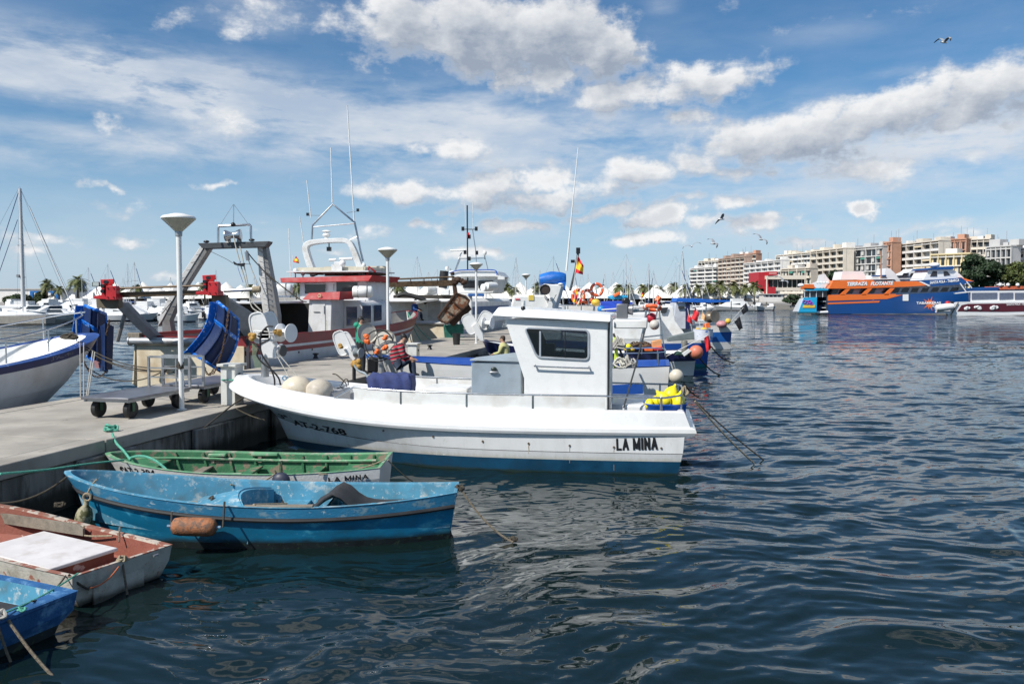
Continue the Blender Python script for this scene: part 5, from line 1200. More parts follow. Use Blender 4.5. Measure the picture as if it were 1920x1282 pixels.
def chain(pts,par,r=.014,L=.07,name='chain'):
    ps=smooth_path([D(*p) for p in pts],10); acc=0; last=ps[0]; m=MB(); k=0
    for p in ps[1:]:
        acc=(p-last).length
        if acc>=L*.8:
            mid=(p+last)/2; v=(p-last).normalized(); s=v.cross(Vector((0,1,0))); s=s.normalized() if s.length>.01 else Vector((1,0,0))
            if k%2: s=v.cross(s)
            q=[mid+v*L*.6*math.cos(a)+s*L*.32*math.sin(a) for a in np.linspace(0,2*pi,9)[:-1]]; m.tube(q,r,4,closed=True); last=p; k+=1
    return m.build(name,[mat('rusty_chain',(.10,.06,.04),.7,.3,var=.4)],par)
chain([(429,580,24.1),(424,620,24.0),(416,660,24.0),(405,688,24.0)],o2); chain([(380,675,24.1),(384,690,24.0),(391,703,24.0),(402,690,24.0)],o2); chain([(391,702,24.0),(400,700,24.0),(406,690,24.0)],o2)
chain([(205,600,24.0),(203,612,24.0),(199,628,24.0)],o1); chain([(152,668,24.3),(170,700,24.2),(188,706,24.2),(203,690,24.2)],o1)
plate([(176,676),(184,680),(186,690),(178,690)],24.1,.1).build('pink_rag',[mat('rag_pink',(.4,.2,.2),.9)],o1)
# superstructure
s0=8.6
MB().box((7.0,1.35,3.05),(4.4,1.6,.09)).build('shelter_roof',[TW],T,world=False,bevel=.02)
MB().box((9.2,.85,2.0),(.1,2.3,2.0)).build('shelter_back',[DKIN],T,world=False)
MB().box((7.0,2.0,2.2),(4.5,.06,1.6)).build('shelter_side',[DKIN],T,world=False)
a,b=tlat(576,s0),tlat(622,s0)
m=MB(); m.prism([(s0,a,1.45),(s0,b+.05,1.45),(s0,b,3.18),(s0,a-.1,3.18)],(1.3,0,0)); dh=m.build('deck_house',[TW],T,world=False,bevel=.03)
m=MB(); m.prism([(s0-.18,a+.15,3.16),(s0-.18,b-.45,3.16),(s0-.02,b-.42,3.52),(s0-.02,a-.1,3.46)],(1.5,0,.02)); v=m.build('visor',[REDV],dh,world=False,bevel=.01)
lp=(s0-.19,(a+b)/2-.1,3.34); MB().torus(lp,.07,.018,axis=(1,0,0),n=12).build('emblem',[mat('cream_trim',(.6,.5,.3),.5)],v,world=False)
MB().box((s0-.015,(a+b)/2+.02,2.35),(.03,.62,1.55)).build('door',[TW],dh,world=False,bevel=.02)
MB().tube([(s0-.05,(a+b)/2-.25,2.9),(s0-.05,(a+b)/2-.25,2.55)],.015,6).build('handle',[GALV],dh,world=False)
MB().box((s0-.05,(a+b)/2+.1,2.62),(.03,.3,.02)).build('hinge_bar',[BLK],dh,world=False)
# rounded main house on the pier side
L0,L1=9.9,tl(747,-2.0)
m=MB(); rings=[]
for s_,k in ((L0,1),(L1-1.6,1),(L1-.7,.93),(L1-.15,.75),(L1,.5)):
    y0=-2.02*k; rings.append([Vector((s_,y,z)) for y,z in ((1.9*k,1.5),(y0,1.5),(y0+.0,2.75),(y0+.10,3.0),(y0+.35,3.12),(1.4*k,3.15),(1.8*k,2.95))])
m.loft(rings); mh=m.build('main_house',[TW],T,world=False,smooth=50)
for x0,x1,y0,y1 in ((650,670,575,611),(680,696,573,606),(702,716,572,602)):
    q=[]
    for x,y in ((x0,y0),(x1,y0-.6),(x1,y1-2),(x0,y1)):
        s_=tl(x,-2.06); q.append((s_,-2.06,tz(y,s_,-2.06)))
    w_=MB().prism(q,(0,.03,0)).build('window',[WIN],mh,world=False,bevel=.02)
for k in range(16): 
    s_=L0+.3+k*.5
    if s_<L1-1.5: MB().box((s_,-2.0,3.12),(.03,.03,.05)).build('rail_foot',[GALV],mh,world=False)
# wheelhouse
w0=11.7; a,b=tlat(562,w0),tlat(688,w0)
m=MB(); m.prism([(w0,a,3.1),(w0,b-.1,3.1),(w0,b,4.22),(w0,a,4.22)],(2.6,0,0)); wh=m.build('wheelhouse',[TW],T,world=False,bevel=.04)
for x0,x1,y0,y1 in ((573,611,532,551),(632,671,528,548)):
    w_=MB().prism([(w0-.02,tlat(x0,w0),tz(y1,w0,0)),(w0-.02,tlat(x1,w0),tz(y1,w0,-1)),(w0-.02,tlat(x1,w0),tz(y0,w0,-1)),(w0-.02,tlat(x0,w0),tz(y0,w0,0))],(.02,0,0)).build('window',[WIN],wh,world=False)
    MB().tube([(w0-.03,tlat(x0,w0),tz(y1,w0,0)),(w0-.03,tlat(x1,w0),tz(y1,w0,-1)),(w0-.03,tlat(x1,w0),tz(y0,w0,-1)),(w0-.03,tlat(x0,w0),tz(y0,w0,0))],.02,5,closed=True).build('window_frame',[TW],w_,world=False)
for x in (614,627): MB().tube([(w0-.06,tlat(x,w0),tz(545,w0,0)),(w0-.06,tlat(x,w0),tz(533,w0,0))],.018,6).build('handle',[GALV],wh,world=False)
for k in range(3): MB().box((w0+.5+.8*k,b-.005,3.85),(.62,.03,.5)).build('side_window',[WIN],wh,world=False)
a2,b2=tlat(537,w0),tlat(703,w0)
m=MB(); m.loft([[Vector((w0-.5,a2,tz(530,w0,0))),Vector((w0-.5,b2+.1,tz(528,w0,0))),Vector((w0+3.2,b2+.1,tz(528,w0,0))),Vector((w0+3.2,a2,tz(530,w0,0)))],[Vector((w0-.4,a2+.1,tz(521,w0,0))),Vector((w0-.4,b2-.05,tz(517,w0,0))),Vector((w0+3.3,b2-.05,tz(517,w0,0))),Vector((w0+3.3,a2-.1,tz(521,w0,0)))]]); m.build('roof_visor',[REDV],wh,world=False,bevel=.02)
MB().box((w0+1.4,(a2+b2)/2,4.50),(3.4,(a2-b2)*.92,.06)).build('roof_top',[TW],wh,world=False)
m=MB(); a3,b3=tlat(556,w0),tlat(681,w0); m.prism([(w0+.2,a3,4.42),(w0+.2,b3,4.42),(w0+.2,b3-.05,4.72),(w0+.2,a3,4.72)],(.06,0,0)); m.prism([(w0+.2,b3,4.42),(w0+3,b3,4.42),(w0+3,b3,4.75),(w0+.2,b3,4.72)],(0,.06,0)); m.prism([(w0+.2,a3,4.42),(w0+3,a3,4.42),(w0+3,a3,4.75),(w0+.2,a3,4.72)],(0,.06,0)); m.box((w0+3.1,(a3+b3)/2,4.62),(.06,a3-b3,.5)); m.build('fly_bridge',[mat('cream_dull',(.52,.48,.38),.6,var=.1)],wh,world=False)
MB().box((w0+.9,tlat(637,w0+.9),4.75),(.4,.38,.5)).build('console',[TW],wh,world=False,bevel=.03)
at_tube([(688,516,38),(692,500,38),(704,510,38)],38,.05,n=6).build('side_screen',[REDV],wh)
# radar arch, tubes and antennas
da2=39.4
m=MB()
arch=[(590,517),(580,490),(574,466),(580,457),(600,453),(640,451),(655,455),(664,470),(675,500),(680,516)]
pp=smooth_path([D(x,y,da2) for x,y in arch],5)
for (dy,w_) in ((0,.14),):
    rings=[]
    for i,p in enumerate(pp):
        t=(pp[min(i+1,len(pp)-1)]-pp[max(i-1,0)]).normalized(); nrm=Vector((0,1,0)).cross(t).normalized(); kk=.10+.12*abs(i/len(pp)-.5)
        rings.append([p+nrm*kk-Vector((0,.25,0)),p+nrm*kk+Vector((0,.25,0)),p-nrm*kk+Vector((0,.25,0)),p-nrm*kk-Vector((0,.25,0))])
    m.loft(rings)
ar=m.build('radar_arch',[GELB],T,bevel=.02)
for pts,r in (([(584,457),(586,422),(624,383),(665,417),(676,470),(681,490)],.05),([(586,426),(664,419)],.035),([(672,442),(656,450)],.02)):
    at_tube(pts,da2,r).build('mast_tube',[STEEL],ar)
for pts,r in (([(575,338),(583,408)],.022),([(620,277),(623,380)],.025),([(651,198),(664,416)],.028),([(541,428),(545,518)],.02),([(562,406),(571,470)],.02)):
    at_tube(pts,da2,[r,r*1.2],n=6).build('antenna',[GELB],ar)
for x,y in ((577,402),(671,394)): MB().box(D(x,y,da2),(.12,.12,.14)).build('mast_lamp',[BLK],ar)
at_tube([(578,404),(600,404)],da2,.012,n=5).build('lamp_arm',[GALV],ar); at_tube([(671,396),(650,399)],da2,.012,n=5).build('lamp_arm',[GALV],ar)
m=MB(); m.ell(D(612,434,da2),(.22,.12,.07),12,6); m.ell(D(612,441,da2),(.2,.15,.11),12,6); m.box(D(612,448,da2),(.15,.15,.25)); m.build('radome',[GELB],ar)
MB().box(D(617,467,da2),(.2,.2,.2)).build('hanging_lamp',[BLK],ar); at_tube([(617,456),(617,465)],da2,.03).build('lamp_stem',[BLK],ar)
for x0,x1,y in ((617,630,488),(636,661,486)): at_tube([(x0,y),(x1,y-1)],da2-1,.07,n=8).build('radar_bar',[GELB],wh)
m=MB(); m.ell(D(642,494,da2-1),.17,12,8); m.box(D(632,503,da2-1),(.5,.2,.35)); m.build('radar_base',[GELB],wh)
for x,y in ((554,508),(682,498),(568,512)):
    m=MB(); m.ell(D(x,y,da2-.5),(.11,.11,.14),10,8); m.build('dome',[GELB],wh); at_tube([(x,y),(x,520)],da2-.5,.03,n=6).build('dome_stem',[GALV],wh)
for x,y,dd,lb in ((680,547,36,''),(528,543,35,'')):
    m=MB(); m.lathe([(0,-.46),(.2,-.45),(.26,-.38),(.27,0),(.26,.38),(.2,.45),(0,.46)],D(x,y,dd),axis=(1,.1,.0),n=18); o=m.build('liferaft',[GELB],wh,smooth=60)
    for k in (-.2,.2): MB().lathe([(.275,-.02),(.285,-.02),(.285,.02),(.275,.02)],D(x,y,dd)+Vector((k,0,0)),axis=(1,.1,0),n=16).build('band',[GALV],o)
def flag(pts_pole,corners,d,mats_,label,striped=True,amp=.05,name='flag',group=None):
    """corners: TL TR BR BL in px"""
    c=D(corners[0][0],corners[3][1],d); T_=thing(name,label,'flag',c,group=group)
    if pts_pole: at_tube(pts_pole,d,.012,n=5).build('pole',[GELB],T_)
    m=MB(); n=9; TL,TR3,BR,BL=corners
    g=[]
    for i in range(n):
        u=i/(n-1); row=[]
        for j in range(8):
            v=j/7; x=(TL[0]*(1-v)+TR3[0]*v)*(1-u)+(BL[0]*(1-v)+BR[0]*v)*u; y=(TL[1]*(1-v)+TR3[1]*v)*(1-u)+(BL[1]*(1-v)+BR[1]*v)*u
            row.append(D(x,y,d+amp*math.sin(6*v+2*u)))
        g.append(row)
    k=[0]*2+[1]*4+[0]*2 if striped else [0]*8
    for i in range(n-1):
        m.sheet([g[i],g[i+1]],k[min(i,7)] if striped else 0,.006)
    m.build('cloth',mats_,T_,smooth=60); return T_
FR=mat('flag_red',(.60,.02,.03),.8,var=.1); FY=mat('flag_yellow',(.85,.52,.02),.8,var=.1)
flag([(549,478),(551,520)],[(555,480),(560,487),(561,494),(549,491)],da2,[FR,FY],'small Spanish flag on the red striped trawler\'s wheelhouse')
# logo and rope ends on the side
bvt=bvh_of(ht_)
for q in ([(461,664),(463,652),(472,652),(472,654),(465,654),(463,664)],[(466,664),(468,656),(478,656),(477,664),(475,664),(475,658),(470,658),(468,664)]):
    w_=[]
    for x,y in q: w_.append(D(x+6,y-4,26.05))
    MB().prism(w_,(0,.02,0)).build('emblem',[TR_],ht_,smooth=0)
for x,y in ((489,671),(496,667),(560,660),(585,655)): 
    h=hit(bvt,x,y)
    if h: MB().lathe([(0,.02),(.04,.02),(.04,0)],h,axis=(.95,-.25,0),n=10).build('scupper',[BLK],ht_)
rope(D(612,600,33),D(614,665,32.6),0,.02,[ROPEW],'pale line hanging down the trawler\'s white side with a float at its end',n=4)
ball(D(614,667,32.5),.12,GELB,'small white float at the end of the line on the trawler\'s side',eye=False)
rope(D(763,584,46),P(772,642,HP),.3,.03,[ROPEW],'pale bow line from the red striped trawler down to the pier')
rope(D(763,584,46),P(868,644,HP),.8,.022,[ROPEG],'green bow line from the red striped trawler to the pier, upper')
rope(D(763,584,46),P(852,648,HP),1.2,.022,[ROPEG],'green bow line from the red striped trawler to the pier, lower')
# small dark bollards on the pier
def bollard(x,y,label):
    b=P(x,y,HP); solo(MB().lathe([(.12,0),(.10,.03),(.07,.08),(.07,.14),(.12,.17),(.12,.20),(0,.22)],b,n=14),'bollard',[BLK],label,'bollard',base=b)
bollard(592,672,'small black bollard on the far pier edge in front of the trawler\'s white side'); bollard(806,655,'small black bollard at the pier edge right of the second pedestal')
# ------------------------------------------------------------ rusty trawler beyond
RS_=pier(0,PW+2.6); RS_=RS_+PU*((48.2-RS_.y)/PU.y)
T=thing('trawler','cream and white trawler with rusty stern booms, farther along the pier','boat',(RS_.x,RS_.y,0),PRZ)
HR2,hr2_=plain_hull(T,22,2.5,1.55,1.0,0,.93,[NAVB,TW,TW,TW],(.1,.9,1.0),nb=2.6,mb_=.62,rake=2.2,wl=.92,gun=GELB,inner=mat('deck_dull',(1,1,1)),fz=1.0,zp=2.6)
TS0=TS; TS=RS_
MB().box((-.04,0,.9),(.08,4.9,1.45)).build('stern_plate',[CREAM],T,world=False,bevel=.02)
MB().lathe([(0,-2.3),(.12,-2.3),(.12,2.3),(0,2.3)],(-.1,0,1.72),axis=(0,1,0),n=14).build('roller',[STW],T,world=False)
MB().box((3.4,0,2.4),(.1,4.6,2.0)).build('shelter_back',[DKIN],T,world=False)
MB().box((2.0,0,3.02),(3.4,4.7,.09)).build('shelter_roof',[TW],T,world=False,bevel=.02)
MB().box((.45,.9,2.0),(.6,1.9,.5)).build('fish_hold_box',[mat('ochre_box',(.28,.19,.08),.8,var=.2)],T,world=False,bevel=.03)
MB().box((.45,.9,2.28),(.5,1.5,.10)).build('tan_crate_top',[mat('tan_crate',(.55,.36,.16),.7)],T,world=False,bevel=.02)
for x in (800,828): MB().box(D(x,590,49.5),(.12,.12,1.9)).build('deck_post',[GELB],T)
for x,y,w_,h_ in ((797,575,.5,.9),(820,582,.6,.7),(835,575,.3,1.0)): MB().box(D(x,y,50.5),(w_,.4,h_)).build('deck_machinery',[mat('machinery',(.12,.12,.12),.6,.2,var=.3)],T,bevel=.04)
at_tube([(745,555),(760,552),(790,560),(800,568)],48,.14,sm=True).build('black_tarp',[DARK],T)
m=MB(); rg3=random.Random(4)
plate([(779,566),(800,562),(822,560),(822,563),(800,566),(780,570)],47.6,.6).build('grey_tarp',[mat('tarp_grey',(.3,.3,.3),.8)],T)
# side house with blue band
s1=tl(905,-2.5); s2=tl(962,-2.2)
m=MB(); rings=[]
for s_,k in ((2.0,1),(s2-3,1),(s2-1,.9),(s2,.6)): rings.append([Vector((s_,y,z)) for y,z in ((2.3*k,1.5),(-2.5*k,1.5),(-2.5*k,2.95),(-2.2*k,3.15),(2.0*k,3.2),(2.3*k,2.95))])
m.loft(rings); sh=m.build('main_house',[GELB],T,world=False,smooth=45)
m=MB(); m.prism([(5,-2.53,2.1),(s2-3,-2.53,2.1),(s2-3,-2.53,2.62),(5,-2.53,2.62)],(0,.03,0)); m.build('blue_band',[mat('band_blue',(.02,.08,.22),.5)],sh,world=False)
m=MB(); m.box(D(871,584,49.0),(.95,.5,2.2)); m.build('aft_house',[GELB],T,bevel=.06)
MB().box(D(869,585,48.7),(.5,.1,1.75)).build('aft_door',[mat('door_dark_blue',(.05,.07,.10),.4)],T,bevel=.05)
MB().box(D(893,553,49.0),(.95,.9,.17)).build('blue_locker',[mat('locker_blue',(.03,.12,.36),.5)],T,bevel=.02)
# wheelhouse
m=MB(); m.prism([D(842,550,57),D(925,550,57),D(936,523,57),D(936,516,57),D(842,519,57)],(.6,3.2,0)); wh=m.build('wheelhouse',[GELB],T,bevel=.06)
for x0,x1 in ((868,893),(897,925)): plate([(x0,526),(x1,526),(x1,540),(x0,540)],56.9,.05).build('window',[WIN],wh,smooth=0)
m=MB(); m.prism([D(842,519,56.6),D(842,508,56.6),D(880,505,56.6),D(930,508,56.6),D(940,519,56.6)],(.6,3.6,0)); fb=m.build('fly_bridge',[GELB],wh,bevel=.05)
at_tube([(842,512),(860,507),(900,506),(928,507),(932,516)],56.5,.04,sm=True).build('blue_trim',[BLU],fb)
plate([(933,516),(946,519),(946,524),(933,524)],56.2,.6).build('wing_box',[GELB],wh)
for x,y in ((914,539),(921,536)): MB().lathe([(0,-.45),(.24,-.42),(.27,0),(.24,.42),(0,.45)],D(x,y,52.5),axis=(.7,.7,0),n=14).build('liferaft',[GELB],wh,smooth=60)
MB().lathe([(0,-.4),(.3,-.38),(.34,0),(.3,.38),(0,.4)],D(806,544,52),axis=(.7,.7,0),n=14).build('liferaft',[GELB],T,smooth=60)
at_tube([(830,540),(833,508)],52,.28,n=14).build('exhaust_stack',[DARK],T)
plate([(826,543),(842,543),(842,553),(826,553)],51,.8).build('vent_house',[GELB],T,bevel=.03)
for pts,r,mt in (([(876,385),(877,540)],.05,BLK),([(886,430),(892,470),(895,520)],.035,STEEL),([(872,380),(873,430)],.02,GELB),([(886,375),(887,430)],.02,GELB),([(868,430),(894,430)],.03,BLK),([(862,485),(910,484),(918,520)],.04,STEEL),([(862,485),(853,510),(850,520)],.07,STEEL),([(866,472),(860,486)],.05,GELB),([(845,511),(845,503)],.03,GALV),([(909,474),(909,486)],.03,BLK)):
    at_tube(pts,57,r,n=6).build('mast_tube',[mt],wh)
at_tube([(844,470),(873,469)],56.8,.07,n=8).build('radar_bar',[GELB],wh)
for x,y in ((868,429),(893,429),(880,444),(872,473),(894,474),(880,485)): MB().box(D(x,y,56.8),(.2,.2,.28)).build('mast_lamp',[BLK],wh)
for x,y in ((838,504),(909,474)): MB().ell(D(x,y,57),(.14,.14,.18),10,8).build('dome',[GELB],wh)
plate([(876,436),(880,436),(880,446),(876,446)],56.7,.05).build('pennant',[FR],wh)
# rusty booms and door
db=46.3
at_tube([(702,525),(852,519)],db,.05).build('boom_bar',[BAR],T); m=MB(); m.prism([D(702,529,db),D(850,525,db),D(850,536,db),D(702,539,db)],(0,.3,0)); m.build('boom_bar',[BAR],T,bevel=.01)
for x,y,r in ((706,530,.3),(855,527,.27),(866,528,.22),(849,513,.13),(872,529,.15)): knobbly(D(x,y,db-.1),r,RUSTD,T,'winch_head',seed=int(x))
plate([(848,533),(855,533),(858,552),(850,552)],db,.3).build('boom_head',[RUSTD],T)
for x in (720,745,770,795,820): MB().box(D(x,527,db),(.05,.05,.25)).build('boom_tie',[RUSTD],T)
O=thing('trawl_board','rusty trawl board hanging tilted from the cream trawler\'s boom','trawl board',D(845,606,45.4))
q=[(821,595),(855,549),(873,556),(880,563),(876,572),(838,606),(828,603)]
plate(q,45.5,.12).build('plate',[RUST],O,bevel=.02)
at_tube([(a,b) for a,b in q]+[q[0]],45.45,.06,n=6).build('edge',[RUSTD],O); at_tube([(850,566),(866,580)],45.4,.05).build('rib',[RUSTD],O); at_tube([(838,583),(854,592)],45.4,.04).build('rib',[RUSTD],O)
plate([(836,600),(878,570),(884,580),(850,612)],45.9,.3).build('backing',[RUSTD],O)
O=solo(plate([(831,610),(868,608),(868,634),(834,638)],45.9,.8),'net_box',[mat('net_green_cloth',(.02,.12,.09),.9,var=.3,scale=6,bump=.6,bscale=20)],'green netting box at the pier edge under the rusty trawl board','box',bevel=.03)
solo(plate([(848,628),(905,626),(905,629),(850,632)],43,.7),'gangplank',[GALV],'narrow grey gangplank beside the green netting box','plank')
p=P(856,646,HP); solo(MB().lathe([(.16,0),(.20,.55),(.21,.56),(.18,.56),(.15,.05),(0,.05)],p,n=16),'bucket',[DARK],'black bucket on the pier under the grey gangplank','bucket',base=p)
TS=TS0
# fisherman in blue on the cream trawler (seen small, seated in the shade)
def small_person(base,rz,top,label,hair=HAIR,pose='sit'):
    J={'pelvis':((0,0,.14),(.15,.17)),'waist':((.02,0,.32),(.13,.17)),'chest':((.06,0,.54),(.14,.19)),'neck0':((.08,0,.69),(.09,.12)),'neck':((.10,0,.77),.055),'head':((.12,0,.85),(.085,.075)),'crown':((.12,0,.95),(.08,.07)),
     'shL':((.08,.18,.64),.07),'elL':((.15,.25,.40),.052),'wrL':((.36,.18,.36),.04),'shR':((.08,-.18,.64),.07),'elR':((.15,-.25,.40),.052),'wrR':((.36,-.18,.36),.04),
     'hipL':((.04,.1,.12),.09),'knL':((.44,.14,.18),.065),'anL':((.46,.14,-.22),.045),'toL':((.60,.15,-.27),.04),'hipR':((.04,-.1,.12),.09),'knR':((.44,-.14,.18),.065),'anR':((.46,-.14,-.22),.045),'toR':((.60,-.15,-.27),.04)}
    B=[('pelvis','waist',0),('waist','chest',0),('chest','neck0',0),('neck0','neck',1),('neck','head',1),('head','crown',1),('neck0','shL',0),('shL','elL',0),('elL','wrL',0),('neck0','shR',0),('shR','elR',0),('elR','wrR',0),
     ('pelvis','hipL',2),('hipL','knL',2),('knL','anL',2),('anL','toL',3),('pelvis','hipR',2),('hipR','knR',2),('knR','anR',2),('anR','toR',3)]
    for k,w_ in (('wrL',.17),('wrR',-.17)):
        n_=hand_bones(J,B,(J[k][0][0]+.02,w_,J[k][0][2]-.01),(1,-.1,-.25),(0,1,0),1); B.append((k,n_,1))
    T_=person(label,base,rz,J,B,[top,SKIN,DEN,SHO]); head_parts(T_,(.125,0,.89),(1,0,-.1),hair=hair); return T_
small_person(D(776,592,48.6),R(-20),mat('blue_shirt',(.03,.09,.30),.85,var=.1),'seated man in a blue shirt in the shade of the cream trawler\'s deck')
# ------------------------------------------------------------ boats lying beside LA MINA, bows to the pier
AX=Vector((-.985,.172,0)); ARZ=math.atan2(.172,-.985)
WB=mat('work_white',(.74,.74,.73),.4,var=.05,dirt=(.55,.54,.5),dscale=1.5)
BL2=mat('boat_blue',(.015,.08,.36),.4,var=.12,scale=3,dirt=(.02,.06,.2),dscale=3); NV2=mat('boat_navy',(.014,.018,.075),.35,var=.15); TEAL=mat('teal_boot',(.02,.22,.28),.5)
def side_boat(px,Y,lat,L,hb,label,cols,lev,z,zb,gun,inner,**k):
    """px = column of the stern's near corner at distance Y"""
    near=Vector(((px-960)/F*Y,Y,0)); S=near-Vector((-.172,-.985,0))*lat
    T=thing('fishing_boat',label,'boat',S,ARZ); H,h=plain_hull(T,L,hb,z,zb,.08,.82,cols,lev,gun=gun,inner=inner,**k); return T,H,h
# second boat: white with blue inside, wheelhouse and radar arch with a blue cover
T,H,h=side_boat(1256,21.2,1.0,8.6,1.3,'white and blue boat with a blue covered arch, behind the LA MINA cabin',[NAVB,WB,WB,WB],(.12,.9,1.0),1.36,.15,BL2,BL2,fz=.85,gw=.06)
plate([(1146,722),(1205,719),(1206,738),(1148,741)],20.0,.05).build('blue_panel',[BL2],T)
B2=T
for side in (1,-1):
    m=MB(); m.tube([(x,side*y,z) for x,y,z in ((2.4,1.15,1.75),(1.2,1.13,1.78),(.35,1.0,1.80),(.1,.6,1.80))]+[(.08,0,1.80)],.018,7); m.build('stern_rail',[STEEL],T,world=False)
    for x,y in ((2.3,1.15),(1.2,1.13),(.3,.98)): MB().tube([(x,side*y,1.36),(x,side*y,1.78)],.015,6).build('stanchion',[STEEL],T,world=False)
MB().box((.9,.2,1.0),(1.3,1.6,.35)).build('engine_hatch',[BL2],T,world=False,bevel=.03)
MB().box((2.15,.9,.98),(.7,.3,.5)).build('blue_patch_locker',[BL2],T,world=False,bevel=.02)
dd=22.0
m=MB(); m.prism([D(958,573,dd),D(962,553,dd),D(1022,553,dd),D(1030,575,dd),D(1055,578,dd),D(1055,640,dd),D(965,640,dd)],(.1,1.5,0)); ch=m.build('wheelhouse',[GELB],T,bevel=.05)
plate([(991,553),(1001,553),(1001,563),(991,563)],dd-.02,.02).build('yellow_notice',[mat('notice_yellow',(.75,.55,.1),.6)],ch,smooth=0)
plate([(966,560),(975,560),(975,562),(966,562)],dd-.02,.02).build('red_notice',[FR],ch,smooth=0)
m=MB(); m.prism([D(1018,532,dd-.2),D(1053,535,dd-.2),D(1046,560,dd-.2),D(1040,580,dd-.2),D(1024,580,dd-.2),D(1030,558,dd-.2),D(1026,545,dd-.2)],(.1,.2,0)); m.prism([D(1018,532,dd+1.2),D(1053,535,dd+1.2),D(1046,560,dd+1.2),D(1040,580,dd+1.2),D(1024,580,dd+1.2),D(1030,558,dd+1.2),D(1026,545,dd+1.2)],(.1,.2,0)); m.box(D(1036,537,dd+.6),(.5,1.5,.09)); ra=m.build('radar_arch',[GELB],ch,bevel=.02)
MB().ell(D(1051,533,dd-.3),(.07,.07,.04),12,6).build('gps_dome',[GELB],ra)
hn=MB(); hn.lathe([(0,0),(.13,0),(.14,.03),(.13,.05),(.05,.12),(.04,.2),(0,.2)],D(1022,543,dd-.55),axis=(.1,1,0),n=20); sp_=hn.build('loudhailer',[mat('dark_brown_metal',(.05,.035,.03),.5,.3)],ra)
MB().torus(D(1022,543,dd-.56),.13,.016,axis=(.1,1,0),n=20).build('rim',[BLK],sp_)
at_tube([(1021,556),(1024,562),(1036,563),(1043,552)],dd-.5,.008,n=5,sm=True).build('cable',[BLK],ra)
at_tube([(1084,277),(1072,400),(1062,508)],dd,[.010,.018,.028],n=8).build('antenna',[GELB],ra)
# blue covered bundle, strapped on the arch
g=[]
c=D(1036,523,dd+.3)
for i in range(13):
    u=i/12; k=.62+.38*math.sin(pi*min(max(u,.02),.98))**.35
    g.append([c+Vector(((u-.5)*.74,.24*k*math.cos(a)*(1+.06*math.sin(5*a+9*u)),.185*k*math.sin(a)*(1+.08*math.sin(4*a+7*u))-.03*math.cos(5*u))) for a in np.linspace(0,2*pi,18,endpoint=False)])
m=MB(); m.loft(g); m.prism([c+Vector((.12,-.2,-.1)),c+Vector((.36,-.2,-.08)),c+Vector((.34,-.18,-.33)),c+Vector((.24,-.18,-.30))],(0,.05,0))
O=solo(m,'covered_bundle',[TARPB],'bright blue tarpaulin bundle on top of the white radar arch','bundle',smooth=70)
# bow of the second boat: hauler plate, net wheel, blue stripe and yellow line
m=MB(); bw=D(707,694,22.6)
m.loft([[D(700+8*math.cos(a)*k+(x-700),y+dy,22.6+.9*math.sin(a)*w_) for a in np.linspace(0,2*pi,12,endpoint=False)] for x,y,dy,k,w_ in ((708,688,0,1,.5),(709,693,4,.8,.4))]) if 0 else None
NW=thing('net_hauler','big grey net hauling wheel hung with orange rope bundles beside the seated man','net hauler',D(705,700,22.8))
for c_,r_,t_ in (((695,613),19,R(35)),((730,630),24,R(-15))):
    m=MB(); m.lathe([(0,0),(px2m(r_,22.8)*.9,0),(px2m(r_,22.8),.05),(px2m(r_,22.8),.07),(px2m(r_,22.8)*.88,.03),(0,.03)],D(c_[0]-8,c_[1]+12,22.95),axis=(math.sin(t_),-1,.2),n=28); m.build('disc',[mat('worn_disc',(.46,.44,.39),.6,.1,var=.15,dirt=(.28,.26,.22))],NW,smooth=40)
for k,(x,y,r) in enumerate(((711,645,27),(710,648,29),(720,650,21))):
    MB().torus(D(x,y,22.6+.06*k),px2m(r,22.8),.016,axis=(.1*k-.2,-1,.1),n=30,a0=.3*k,a1=.3*k+4.9).build('hose',[DARK],NW)
for k in range(6):
    a=k*pi/3+.3; at_tube([(712,650),(712+26*math.cos(a),650+30*math.sin(a))],22.7,.014,n=6).build('spoke',[GALV],NW)
for k,(x,y) in enumerate(((686,632),(722,633),(722,652),(708,659),(688,640))): knobbly(D(x,y,22.45),.095,ORG,NW,'rope_bundle',seed=50+k)
at_tube([(712,660),(715,690),(716,706)],22.8,[.06,.08,.10],n=12).build('stand',[GALV],NW)
at_tube([(737,626),(738,658)],22.9,.04).build('lever',[GALV],NW)
MB().box(D(699,684,23.2),(.28,.3,.45)).build('motor',[BLK],NW,bevel=.04)
WH=thing('net_hauler','white net hauler plates with an ochre rag in front of the man in green','net hauler',D(665,715,21.6))
rplate(D(641,643,21.6),px2m(25,21.6),px2m(46,21.6),R(-22),.05,HW,WH,'shield'); rplate(D(651,640,21.9),px2m(21,21.6),px2m(36,21.6),R(-28),.05,HW,WH,'shield')
MB().prism([D(644,656,21.5),D(651,650,21.5),D(669,670,21.5),D(662,678,21.5)],(0,.3,0)).build('arm',[HW],WH,bevel=.02)
knobbly(D(639,649,21.4),.085,RAG,WH,seed=61); knobbly(D(668,683,21.5),.16,RAG,WH,seed=62)
spool(D(672,661,21.5),(1,-.5,0),px2m(9,21.6),.2,WH,mat('spool_grey',(.3,.33,.33),.5))
at_tube([(664,676),(664,712)],21.6,.05).build('post',[DARK],WH); at_tube([(664,684),(672,695),(684,700),(690,708)],21.4,.03,sm=True).build('hose',[mat('hose_pale',(.45,.52,.55),.5)],WH)
